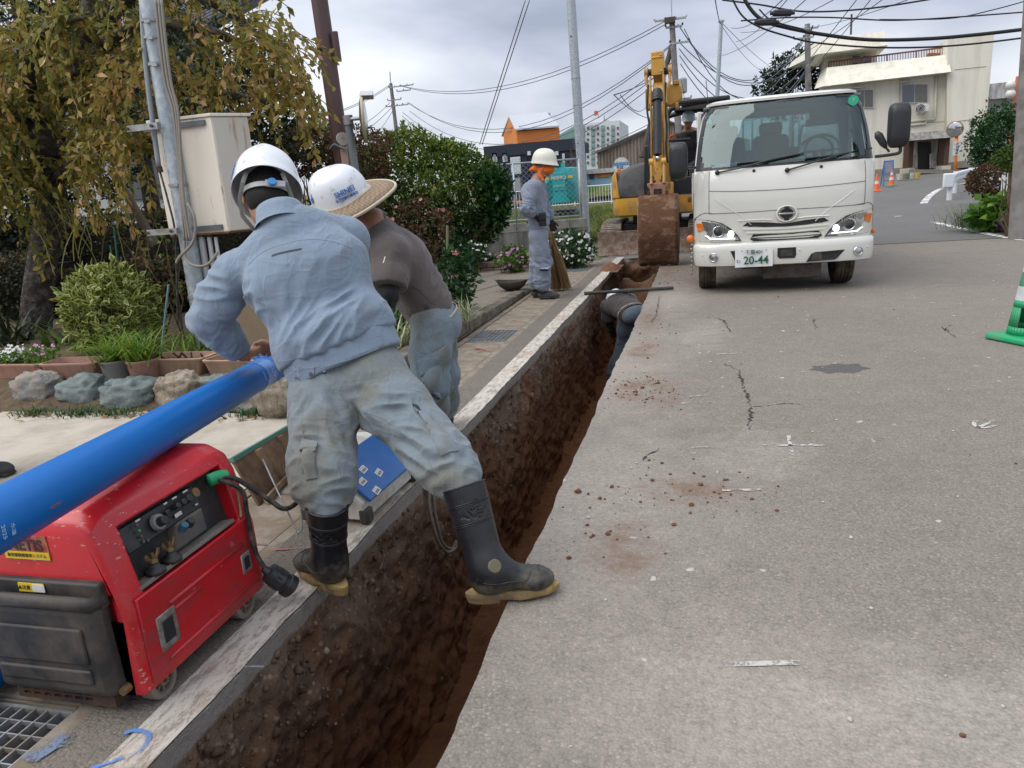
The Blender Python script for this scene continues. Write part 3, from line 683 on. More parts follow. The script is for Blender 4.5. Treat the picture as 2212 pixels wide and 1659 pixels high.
def head(sd,c,f,u,z=1.0):
 """c: middle of the skull, f: facing, u: up"""
 c=A3(c);f=A3(f)/np.linalg.norm(A3(f));u=A3(u);u=u-f*(u@f);u/=np.linalg.norm(u);r=np.cross(f,u);P=lambda a,b,d:c+(r*a+f*b+u*d)*z
 sd.ell(c+u*.012*z,(.078*z,.100*z,.096*z),r,u,.02)
 sd.ell(P(0,.030,-.045),(.062*z,.068*z,.072*z),r,u,.03)
 sd.ell(P(0,.050,-.090),(.040*z,.040*z,.030*z),r,u,.03)
 sd.cap(P(0,.098,.012),P(0,.118,-.030),.010*z,.015*z,.015);sd.cap(P(-.012,.100,-.034),P(.012,.100,-.034),.011*z,.011*z,.012)
 sd.cap(P(-.036,.088,.022),P(.036,.088,.022),.012*z,.012*z,.014)
 sd.cap(P(-.020,.093,-.064),P(.020,.093,-.064),.0075*z,.0075*z,.008);sd.cap(P(-.018,.090,-.075),P(.018,.090,-.075),.008*z,.008*z,.008)
 for s in(-1,1):
  sd.ell(P(s*.032,.098,.002),(.017*z,.012*z,.010*z),r,u,.008,'s')
  sd.cap(P(s*.050,.070,-.025),P(s*.045,.080,-.030),.018*z,.016*z,.02)
  sd.ell(P(s*.083,-.006,-.012),(.010*z,.020*z,.033*z),r+f*.3*s,u,.006);sd.ell(P(s*.092,.002,-.012),(.006*z,.010*z,.018*z),r,u,.004,'s')
 return P
SKIN=mat('tanned skin',(0.40,0.205,0.125),0.52,var=0.12,vs=22,bump=0.15,bs=220,bd=0.001,sub=0.12)
SKIN2=mat('dark tanned skin',(0.27,0.13,0.08),0.5,var=0.12,vs=22,bump=0.15,bs=220,bd=0.001,sub=0.1)
def fabric(name,col,dirt=None,damt=0.35,ds=4,weave=900,rough=0.9,var=0.08,sheen=0.2,wr=0.35):
 m,t,b=newmat(name);v=nd(t,'ShaderNodeTexCoord').outputs['Object']
 c=mixc(t,noise(t,v,3,5),sc(col,1-var),sc(col,1+var))
 if dirt:c=mixc(t,mth(t,'MULTIPLY',ramp(t,noise(t,v,ds,7,0.62),[(0.66-damt*.4,0.0),(0.82-damt*.4,1.0)]),0.75),c,dirt)
 c=mixc(t,ramp(t,noise(t,v,30,3),[(0.66,0.0),(0.8,0.25)]),c,sc(col,0.55))
 setb(t,b,'Base Color',c);setb(t,b,'Roughness',rough);setb(t,b,'Specular IOR Level',0.2);setb(t,b,'Sheen Weight',sheen)
 n1=bumpn(t,noise(t,v,weave,2,0.5),0.15,0.0006);t.links.new(bumpn(t,noise(t,v,26,4,0.55,0.6,stretch=(1,1,.6)),wr,0.006,n1),b.inputs['Normal'])
 for st,amp in(((1,1,.35),.55),((.4,1,1),.4)):
  q=noise(t,v,11,2,.4,1.2,stretch=st);rg=mth(t,'POWER',mth(t,'SUBTRACT',1.0,mth(t,'ABSOLUTE',mth(t,'SUBTRACT',mth(t,'MULTIPLY',q,4.0),2.0)),True),2.5);l=b.inputs['Normal'].links[0].from_socket;t.links.new(bumpn(t,rg,amp*wr,.008,l),b.inputs['Normal'])
 return m
RUB=mat('black rubber',(0.018,0.018,0.02),0.42,var=0.3,vs=12,dirt=(0.085,0.075,0.05),damt=0.12,ds=9,bump=0.12,bs=120,bd=0.002,dsoft=0.2)
def boot_material():
 m,t,b=newmat('muddy rubber boot');v=nd(t,'ShaderNodeTexCoord').outputs['Object'];s=nd(t,'ShaderNodeSeparateXYZ');t.links.new(v,s.inputs[0])
 n1=noise(t,v,9,8,.7);n2=noise(t,v,45,6,.75);sc1=noise(t,v,60,4,.8,stretch=(1,1,.25))
 mud=mth(t,'ADD',mth(t,'MULTIPLY',mth(t,'SUBTRACT',.17,s.outputs[2]),1.7),mth(t,'ADD',mth(t,'MULTIPLY',n1,.75),mth(t,'MULTIPLY',n2,.25)))
 f=ramp(t,mud,[(.58,0.),(.78,.85)]);c=mixc(t,f,(.011,.012,.015),mixc(t,n2,(.075,.065,.042),(.17,.15,.10)));c=mixc(t,ramp(t,sc1,[(.62,0.),(.68,.35)]),c,(.09,.085,.07))
 setb(t,b,'Base Color',c);setb(t,b,'Roughness',mixc(t,f,mixc(t,n1,(.22,)*3,(.5,)*3),(.9,)*3));t.links.new(bumpn(t,n2,.25,.003,bumpn(t,n1,.2,.01)),b.inputs['Normal']);return m
BOOT=boot_material()
SOLE=mat('yellow rubber sole',(0.40,0.275,0.085),0.7,var=0.2,vs=20,dirt=(0.16,0.115,0.06),damt=0.55,ds=14,bump=0.2,bs=90)
HAIR=mat('short black hair',(0.012,0.010,0.009),0.6,var=0.5,vs=200,bump=1.0,bs=420,bd=0.003,spec=0.3)
HELM=mat('white helmet shell',(0.72,0.75,0.79),0.28,var=0.03,dirt=(0.34,0.32,0.28),damt=0.12,ds=14,dsoft=0.08,coat=0.3)
WEB=mat('grey strap webbing',(0.24,0.24,0.215),0.85,var=0.15,vs=60,bump=0.3,bs=500)
PLG=mat('light grey plastic',(0.34,0.35,0.34),0.5)
BLUEK=mat('blue plastic',(0.04,0.22,0.52),0.4)
BLUEINK=mat('blue print',(0.02,0.13,0.42),0.6)
def hmatrix(c,f,u):
 f=Vector(f).normalized();u=Vector(u);u=(u-f*u.dot(f)).normalized();r=f.cross(u)
 return Matrix(((r.x,f.x,u.x,c[0]),(r.y,f.y,u.y,c[1]),(r.z,f.z,u.z,c[2]),(0,0,0,1)))
def helmet(fig,c,f,u,mtl=None,name='helmet',brim=0.030,ridge=True,z=1.0):
 """local axes: x right, y forward, z up; the rim sits at z = 0"""
 M=hmatrix(c,f,u);n=40;prof=[(1.0,0.0),(1.0,0.02),(.985,.045),(.94,.075),(.86,.102),(.72,.126),(.52,.143),(.28,.151),(0.02,.153)]
 V=[];m=len(prof)
 for r,h in prof:
  for j in range(n):
   a=2*PI*j/n;x=.118*r*math.cos(a);y=.143*r*math.sin(a);hh=h
   if ridge and h>.06:hh+=.006*math.exp(-(x/.028)**2)*min(1,(h-.06)/.05)
   if r==1.0 and h==0.0:k=1+brim/.13*(0.35+0.65*max(0,math.sin(a))**2);x*=k;y*=k;hh=-.010-.012*max(0,math.sin(a))
   V.append((x*z,y*z,hh*z))
 F=[(i*n+j,i*n+(j+1)%n,(i+1)*n+(j+1)%n,(i+1)*n+j)for i in range(m-1)for j in range(n)]+[tuple((m-1)*n+j for j in range(n))]
 mb=MB();mb.add(V,F,M);o=mb.build(name,mtl or HELM,fig.root,loc=fig.off,smooth=True,solid=.0035,sub=1);return o,M
def on_shell(M,az,el,off=.002,k=1.0):
 """point and frame on a helmet shell"""
 a,b,c=.1275*k,.1545*k,.147*k;p=Vector((a*math.cos(el)*math.cos(az),b*math.cos(el)*math.sin(az),.018+c*math.sin(el)));n=Vector((p.x/a**2,p.y/b**2,(p.z-.018)/c**2)).normalized();x=Vector((0,0,1)).cross(n).normalized();y=n.cross(x);p=p+n*off
 return M@Matrix(((x.x,y.x,n.x,p.x),(x.y,y.y,n.y,p.y),(x.z,y.z,n.z,p.z),(0,0,0,1)))
 # PEOPLE
def boot(fig,sole_c,yaw,top,mtl=None,rt=.078):
 """rubber boot: sole_c = middle of the sole on the ground, top = middle of the shaft opening"""
 d=Vector((math.sin(yaw),math.cos(yaw),0));sd_=Vector((math.cos(yaw),-math.sin(yaw),0));c=Vector(sole_c);up=Vector((0,0,1))
 W=lambda a,b,h:c+sd_*a+d*b+up*h
 top=Vector(top);ank=W(0,-.075,.10);ax=(top-ank).normalized()
 lo=[min(top[i],c[i])-.22 for i in range(3)];hi=[max(top[i],c[i])+.22 for i in range(3)]
 s=SDF(lo,hi,.0055)
 s.cap(W(0,-.085,.068),W(0,-.075,.11),.050,.052,.03);s.ecap(ank,top+ax*.05,sd_,(.054,.058),(rt,rt*1.04),.05)
 s.ecap(W(0,-.03,.075),W(0,.075,.052),sd_,(.048,.052),(.049,.034),.05);s.ell(W(0,.095,.048),(.050,.052,.034),sd_,up,.03)
 s.cut(top,ax,.002);s.cut(W(0,0,.018),-up,.002)
 s.cap(top+ax*.08,top-ax*.10,rt-.013,rt-.016,.003,'s')
 V,F=s.mesh();V=smooth_v(V,F,1);N=s.nrm(V);V=folds(V,N,[(W(0,-.03,.11),.10,sd_,up,.12,.035,.003),(ank.lerp(top,.35),.12,sd_+ax*.4,ax,.12,.06,.0015)]);o=fig.add('boot',V,F,mtl or BOOT)
 def loop(c0,n0,rr,r=.0022,a0=0,a1=2*PI):x,y,z=frame(n0,(.3,.9,.1));fig.seam(s,[c0+(x*math.cos(a)+y*math.sin(a))*rr for a in np.linspace(a0,a1,17)],mtl or BOOT,r,'moulded_ridge',48,.0005,o)
 for q in(.004,.062,.068,.128,.134):loop(top-ax*q,ax,rt)
 for s_ in(-1,1):fig.seam(s,[W(s_*.07,-.10,.085),W(s_*.075,-.02,.075),W(s_*.07,.04,.08),W(s_*.03,.07,.11)],mtl or BOOT,.0022,'moulded_ridge',24,.0005,o)
 fig.seam(s,[W(-.06,.11,.06),W(0,.10,.12),W(.06,.11,.06)],mtl or BOOT,.002,'moulded_ridge',16,.0005,o)
 out=[];n=36
 for i in range(n):
  a=2*PI*i/n;b=math.sin(a);w_=.052 if b>0 else.043;w_*=1-.18*math.exp(-((b+.25)/.3)**2);out.append((w_*math.cos(a),(.165 if b>0 else.152)*b-.005))
 secs=[[W(x*.97,y_*.98,.0)for x,y_ in out],[W(x*1.03,y_*1.02,.008)for x,y_ in out],[W(x*1.03,y_*1.02,.024)for x,y_ in out],[W(x*.96,y_*.96,.030)for x,y_ in out]]
 mb=MB();mb.loft(secs);fig.mb('sole',mb,SOLE,o,auto=40)
 hb=MB();hb.loft([[W(x*.98,y_*.98 if y_<-.06 else-.055,-.010)for x,y_ in out],[W(x*1.02,y_*1.0 if y_<-.05 else-.045,.004)for x,y_ in out]]);fig.mb('heel',hb,SOLE,o,auto=40)
 return o,s
def shoe(fig,c,yaw,mtl,h=.10,name='shoe',res=.007):
 d=Vector((math.sin(yaw),math.cos(yaw),0));sd_=Vector((math.cos(yaw),-math.sin(yaw),0));c=Vector(c);W=lambda a,b,q:c+sd_*a+d*b+Vector((0,0,q))
 s=SDF(c-Vector((.25,.25,.02)),c+Vector((.25,.25,.22)),res)
 s.ecap(W(0,-.08,.05),W(0,.06,.04),sd_,(.042,.048),(.048,.036),.03);s.ell(W(0,.085,.038),(.048,.055,.032),sd_,(0,0,1),.03);s.cap(W(0,-.085,.05),W(0,-.08,h),.045,.044,.03)
 s.ecap(W(0,-.11,.012),W(0,.12,.012),sd_,(.044,.012),(.046,.012),.006);s.cut(W(0,0,.001),(0,0,-1),.001);s.cut(W(0,0,h),(0,0,1),.002)
 V,F=s.mesh();return fig.add(name,smooth_v(V,F,1),F,mtl)
def bbox(pts,m):return[min(p[i]for p in pts)-m for i in range(3)],[max(p[i]for p in pts)+m for i in range(3)]
def straps(fig,hm,M,z=1.0,back=True):
 T=lambda p:M@(Vector(p)*z);R3=M.to_3x3()
 for s_ in(-1,1):
  if back:
   mb=MB();mb.tube([T((s_*.062,-.105,.0)),T((s_*.075,-.098,-.04)),T((s_*.092,-.05,-.075)),T((s_*.090,.005,-.108)),T((s_*.052,.06,-.138))],.009,6,ell=.25,up=(R3@Vector((s_,-.3,0))));fig.mb('chin_strap',mb,WEB,hm)
  mb=MB();mb.tube([T((s_*.100,.05,-.005)),T((s_*.094,.035,-.06)),T((s_*.090,.005,-.108)),T((s_*.05,.06,-.14)),T((0,.08,-.150))],.009,6,ell=.25,up=(R3@Vector((s_,0,0))));fig.mb('chin_strap',mb,WEB,hm)
def hair_cap(fig,hc,f,u,res=.006,mtl=HAIR,z=1.0):
 f_=f.normalized();u_=(u-f_*u.dot(f_)).normalized();r_=f_.cross(u_);hs=SDF(hc-Vector((.17,)*3),hc+Vector((.17,.17,.18)),res)
 hs.ell(hc+(u_*.012-f_*.006)*z,(.0835*z,.103*z,.100*z),r_,u_,.01);hs.ell(hc-(u_*.045+f_*.035)*z,(.066*z,.066*z,.060*z),r_,u_,.03);hs.cut(hc+f_*.028*z,f_,.004);hs.cut(hc-u_*.080*z,-u_+f_*.2,.006)
 for s_ in(-1,1):hs.ell(hc+r_*s_*.088*z-u_*.018*z+f_*.004*z,(.03,.034,.045),r_,u_,.006,'s')
 V,F=hs.mesh();fig.add('hair',V,F,mtl);return f_,u_,r_
def face_parts(fig,P,r,f,u,z=1.0):
 E=mat('dark eye',(.012,.01,.009),.3);Wt=mat('eye white',(.5,.46,.42),.4)
 for s_ in(-1,1):
  mb=MB();mb.ball(P(s_*.032,.086,.002),.0125*z,12,8);fig.mb('eye',mb,Wt,smooth=True)
  mb=MB();mb.ball(P(s_*.032,.0925,.001),.0070*z,10,6);fig.mb('iris',mb,E,smooth=True)
  mb=MB();mb.tube([P(s_*.016,.103,.018),P(s_*.034,.1,.023),P(s_*.052,.088,.017)],[.0035*z,.0045*z,.002*z],6);fig.mb('eyebrow',mb,HAIR)
 mb=MB();mb.tube([P(-.022,.0985,-.0695),P(0,.1025,-.069),P(.022,.0985,-.0695)],[.001,.0022*z,.001],6);fig.mb('mouth',mb,mat('lip shade',(.16,.06,.045),.6))
 # front worker in pale blue straddling the trench
CLB=fabric('pale blue work cotton',(0.195,0.25,0.32),(0.155,0.18,0.195),0.30,2.6,wr=.5)
TRB=fabric('grey work trousers',(0.175,0.21,0.232),(0.145,0.138,0.104),0.55,3.0,wr=.5)
SEAM=mat('seam thread shade',(0.215,0.285,0.375),0.9)
SEAMT=mat('trouser seam shade',(0.16,0.19,0.21),0.9)
def front_worker():
 face=Vector((-.40,.66,-.62));hup=Vector((-.24,.58,.78));hc=dp(578,424,2.93)
 neck=dp(606,468,2.80);chest=dp(664,590,2.80);wst=dp(738,764,2.80);pel=dp(754,806,2.80)
 shL,shR=dp(508,588,2.86),dp(750,520,2.98);elL=dp(448,690,2.90);wrL=dp(524,768,3.03)
 elR=dp(730,660,3.16);wrR=dp(612,752,3.10)
 hipL,hipR=dp(698,850,2.79),dp(808,822,2.80);knL,knR=dp(697,985,2.66),dp(917,945,2.67);btL,btR=dp(706,1088,2.545),dp(1000,1048,2.52)
 ftL=gd(698,1258);ftL.z=0;ftR=gd(1108,1290);ftR.z=0;yL,yR=math.atan2(-.86,.51),math.atan2(.93,.33)
 side=(shR-shL).normalized();side=(side*.6+(dp(860,735,2.8)-dp(620,800,2.8)).normalized()*.4).normalized()
 lo,hi=bbox((shL,elL,hc,hipR,ftL,ftR,wrL,wrR,elR,shR),.24);lo[2]=0.0
 b=SDF(lo,hi,.006);head(b,hc,face,hup,1.04)
 b.cap(neck-Vector((0,0,.08)),hc-hup*.06,.064,.058,.03)
 b.ecap(neck-Vector((0,0,.1)),wst,side,(.14,.07),(.13,.08),.05);b.ecap(wst,pel,side,(.13,.08),(.13,.08),.05)
 for s_,e_,w_ in((shL,elL,wrL),(shR,elR,wrR)):b.cap(neck-Vector((0,0,.12)),s_,.045,.045,.04);b.cap(s_,e_,.042,.036,.02);b.cap(e_,w_,.036,.026,.02)
 for h_,k_,e_,f_,yw in((hipL,knL,btL,ftL,yL),(hipR,knR,btR,ftR,yR)):an=f_+Vector((-.075*math.sin(yw),-.075*math.cos(yw),.12));b.cap(h_,k_,.07,.05,.04);b.cap(k_,e_,.048,.038,.02);b.cap(e_,an,.036,.03,.02)
 hand(b,wrL,dp(562,752,3.12)-wrL,Vector((.15,.1,-1)),1,.42,1.05);hand(b,wrR,dp(574,747,3.11)-wrR+Vector((0,0,.01)),Vector((-.1,-.4,-.9)),-1,.75,1.0)
 fig=Fig((-1.05,2.15,0.0),'person in pale blue work clothes and black boots straddling the trench in front',b,SKIN)
 ax=(neck-wst).normalized();fr=Vector(side).cross(ax)
 j=SDF([lo[0]-.02,lo[1]-.02,pel.z-.14],[hi[0]+.05,hi[1]+.05,neck.z+.17],.0052)
 j.ecap(wst+ax*.045,chest,side,(.205,.120),(.218,.128),.05);j.ecap(chest,neck-ax*.10,side,(.218,.128),(.165,.092),.06)
 j.cap(neck-ax*.065,shL+side*.02-ax*.01,.072,.080,.05);j.cap(neck-ax*.065,shR-side*.02,.072,.080,.05);j.cap(neck-ax*.055+side*.03,shR-side*.01+ax*.01,.085,.082,.05)
 ps=(elL-shL).cross(Vector((.15,.95,0))).normalized();j.ecap(shL,shL.lerp(elL,.55),ps,(.084,.070),(.088,.066),.03);j.ecap(shL.lerp(elL,.55),elL,ps,(.088,.066),(.074,.062),.03);j.chain([elL,elL.lerp(wrL,.45),wrL-(wrL-elL)*.16],[.066,.064,.050],.03)
 j.chain([shR,shR.lerp(elR,.5),elR,elR.lerp(wrR,.5),wrR-(wrR-elR)*.12],[.090,.084,.078,.068,.050],.03)
 j.ecap(wst+ax*.05,wst+ax*.075,side,(.236,.154),(.236,.154),.03)
 wd=(wrL-elL).normalized();j.cut(wrL-wd*.014,wd,.003,.075)
 j.cut(wst+ax*.024,-ax,.004,.30)
 aL=(elL-shL).normalized()
 lay=[(dp(745,690,2.68),.20,side*.9+ax*.5,ax,.17,.042,.020),(dp(800,650,2.7),.19,side*.95+ax*.32,ax,.20,.05,.016),(dp(680,735,2.66),.20,side*.75+ax*.62,ax,.15,.042,.016),(dp(610,690,2.7),.16,ax*.8+side*.3,side,.14,.04,.014),(dp(680,560,2.64),.28,side*.6+ax*.75,side,.30,.09,.010),(dp(560,640,2.74),.13,ax+aL,side,.12,.036,.016),(shL.lerp(elL,.45),.17,aL.cross(fr)*.9+aL*.6,aL,.14,.045,.016),(elL,.15,aL.cross(fr),aL,.10,.034,.020),(elL.lerp(wrL,.55),.15,wd.cross(fr)*1.+wd*.35,wd,.12,.032,.014),(shL,.16,aL+side*.3,aL.cross(fr),.16,.05,.010),(wst+ax*.05,.26,ax,side,.08,.024,.007)]
 jk=fig.cloth('jacket',j,CLB,lay,1)
 wb=SDF([lo[0],lo[1]-.02,pel.z-.16],[hi[0],hi[1],wst.z+.22],.0066);dn=(pel-wst).normalized()
 wb.ecap(wst+ax*.03,wst-ax*.06,side,(.224,.148),(.221,.146),.0);wb.cut(wst-ax*.052,-ax,.003);wb.cut(wst+ax*.036,ax,.003)
 wbo=fig.cloth('waistband',wb,CLB,[(wst,.26,side,ax,.14,.05,.004),(wst,.26,ax,side,.08,.03,.003)],1,parent=jk)
 B=lambda u,v,D=2.60:dp(u,v,D)
 cm=MB();ca_=(hup*.75+ax*.5).normalized();cx_,cy_,cz_=frame(ca_,(0,1,0))
 cm.loft([[neck+ca_*h_+(cx_*math.cos(a)*1.08+cy_*math.sin(a))*r0 for a in np.linspace(0,2*PI,33)[:-1]]for r0,h_ in((.098,-.045),(.090,-.02),(.085,.01),(.081,.034),(.077,.036),(.078,.0))],cap=False);fig.mb('collar',cm,CLB,jk,smooth=True)
 fig.seam(j,[B(470,545),B(545,515),B(640,483),B(720,474),B(790,490)],SEAM,.0022,parent=jk)
 fig.seam(j,[B(505,505),B(525,570),B(548,640),B(575,690)],SEAM,.002,parent=jk)
 fig.seam(j,[B(470,555),B(500,600),B(530,645),B(560,665)],SEAM,.0018,parent=jk)
 fig.seam(j,[B(492,580),B(455,640),B(430,690),B(450,715)],SEAM,.0016,parent=jk)
 fig.seam(j,[B(600,640),B(618,700),B(640,770)],SEAM,.0016,parent=jk)
 for q in(.012,-.048):fig.seam(wb,[wst+ax*q+side*(.22*s_)+fr*.2 for s_ in(-1,-.5,0,.5,1)],SEAM,.0014,parent=wbo)
 fig.patch(wb,[B(612,842),B(662,826),B(668,794),B(610,808)],CLB,'waist_tab',.004,.004,10,wbo)
 BM=mat('button metal',(.12,.14,.17),.4,.6)
 for u,v in((694,806),(657,811)):
  q=wb.snap(np.array([A3(B(u,v))]),.006)[0];nn=wb.nrm(q[None])[0];mb=MB();mb.cyl(q,q+nn*.004,.0075,.0065,14);fig.mb('snap_button',mb,BM,wbo)
 fig.patch(j,[B(565,531),B(640,516),B(641,511),B(565,526)],mat('dark mesh vent',(0.045,0.06,0.085),.9),'vent_slit',.002,.003,8,jk)
 t=SDF([lo[0],lo[1]-.1,.12],[hi[0]+.05,hi[1]+.05,pel.z+.16],.0054)
 t.ecap(wst-ax*.02,wst-ax*.10,side,(.180,.108),(.196,.128),.05)
 t.ell(dp(708,862,2.775),(.104,.104,.12),(1,0,0),(0,0,1),.05);t.ell(dp(808,838,2.785),(.104,.104,.12),(1,0,0),(0,0,1),.05)
 kL,kR=(knL-btL).normalized(),(knR-btR).normalized()
 t.chain([hipL,hipL.lerp(knL,.55),knL,knL.lerp(btL,.5),btL+kL*.075],[.122,.114,.105,.106,.098],.05)
 t.chain([hipR,hipR.lerp(knR,.5),knR,knR.lerp(btR,.5),btR+kR*.06],[.124,.115,.100,.096,.090],.05)
 t.cap(btL+kL*.05,btL-kL*.012,.060,.056,.03);t.cap(btR+kR*.05,btR-kR*.012,.060,.056,.03)
 lL,lR=(btL-hipL).normalized(),(btR-hipR).normalized();cr=dp(775,892,2.68);px=lR.cross(Vector((0,1,0)))
 lay=[(cr,.22,lR+lL*.3,side,.18,.036,.020),(hipR.lerp(knR,.45)-Vector((0,.1,0)),.2,lR*.8+Vector((0,0,.5)),Vector((0,0,1)),.18,.044,.016),(knR-Vector((0,.1,0)),.2,lR+Vector((.1,0,.3)),Vector((0,.3,1)),.16,.038,.018),(btR+kR*.05,.17,px+lR*.55,lR,.12,.032,.020),(knR.lerp(btR,.4),.17,lR*.5+px,lR,.14,.036,.016),(hipL.lerp(knL,.4)-Vector((0,.1,0)),.24,lL+side*.3,side,.22,.045,.015),(knL-Vector((0,.1,0)),.2,side+lL*.45,lL,.12,.04,.016),(btL+kL*.06,.17,side,lL,.10,.030,.022),(pel,.2,lL,side,.2,.045,.008),(hipL-Vector((0,.12,0)),.16,lL*.7-side*.7,side,.16,.04,.012)]
 tr=fig.cloth('trousers',t,TRB,lay,1)
 fig.seam(t,[B(752,815,2.6),B(763,850,2.6),B(776,890,2.62)],SEAMT,.002,parent=tr)
 fig.seam(t,[B(776,890,2.6),B(850,925,2.55),B(930,1000,2.5),B(958,1050,2.45)],SEAMT,.0016,parent=tr)
 fig.seam(t,[B(632,850,2.6),B(640,960,2.5),B(655,1060,2.5)],SEAMT,.0016,parent=tr)
 fig.seam(t,[B(790,815,2.6),B(835,802,2.6),B(836,795,2.6)],SEAMT,.0018,parent=tr)
 fig.patch(t,[B(633,935,2.5),B(676,945,2.5),B(680,1030,2.45),B(645,1035,2.45)],TRB,'cargo_pocket',.006,.006,12,tr,puff=.02)
 fig.patch(t,[B(628,930,2.5),B(682,940,2.5),B(676,972,2.48),B(634,962,2.48)],TRB,'pocket_flap',.016,.004,10,tr,.25,puff=.006)
 fig.patch(t,[B(900,862,2.55),B(940,885,2.55),B(990,975,2.5),B(952,985,2.48)],TRB,'cargo_pocket',.006,.006,12,tr,puff=.012)
 fig.patch(t,[B(898,858,2.55),B(932,872,2.55),B(945,902,2.52),B(916,898,2.52)],TRB,'pocket_flap',.012,.004,10,tr,puff=.005)
 fig.patch(t,[B(897,853,2.55),B(916,851,2.55),B(917,856,2.55),B(899,859,2.55)],mat('black zip',(.01,.01,.012),.5),'zip',.003,.003,6,tr)
 boot(fig,ftL+Vector((0,0,.014)),yL,btL)
 bo,bs_=boot(fig,ftR+Vector((0,0,.014)),yR,btR)
 q=bs_.snap(np.array([A3(dp(1074,1223,2.4))]),.0)[0];nn=bs_.nrm(q[None])[0];mb=MB();mb.cyl(q-nn*.003,q+nn*.004,.024,.021,20);fig.mb('ankle_disc',mb,mat('muddy rubber',(.13,.115,.075),.8),bo,bevel=.0015)
 f_,u_,r_=hair_cap(fig,hc,face,hup,z=1.04)
 HZ=1.1;hm,M=helmet(fig,hc+u_*.022-f_*.004,f_+u_*.02,u_-f_*.02,brim=.022,z=HZ)
 Q=on_shell(M,PI*1.5+.25,.55,.003,1.1/1.08);text('lettering','アイ',.022,mat('black print',(.02,.02,.025),.6),hm,Q.translation+fig.o(hm),Q.to_euler(),.001)
 for body,el,sz in(('SHINEI',.30,.024),('新英建設',.14,.014)):Q=on_shell(M,PI+.35,el,.003,1.1/1.08);text('lettering',body,sz,BLUEINK,hm,Q.translation+fig.o(hm),Q.to_euler(),.001)
 T=lambda p:M@Vector(p);R3=M.to_3x3();mb=MB()
 band=[T((.095*math.cos(a),.116*math.sin(a)-.002,-.022-.034*(math.sin(a)<0)*abs(math.sin(a))))for a in np.linspace(PI*.95,PI*2.05,22)]
 mb.loft([[p+(R3@Vector((0,0,q)))for p in band]for q in(-.011,.011)],cap=False,closed=False);fig.mb('headband',mb,PLG,hm,solid=.004)
 kb=MB();p=T((.028,-.119,-.055));nrm_=(R3@Vector((.2,-1,0))).normalized();kb.cyl(p,p+nrm_*.012,.017,.016,20);fig.mb('ratchet_knob',kb,BLUEK,hm,bevel=.002)
 kb=MB();kb.box((.026,-.117,-.055),(.075,.012,.030),M@Matrix.Rotation(.12,4,'Z'));fig.mb('ratchet_housing',kb,PLG,hm,bevel=.004)
 straps(fig,hm,M,1.06)
 return fig
front_worker()
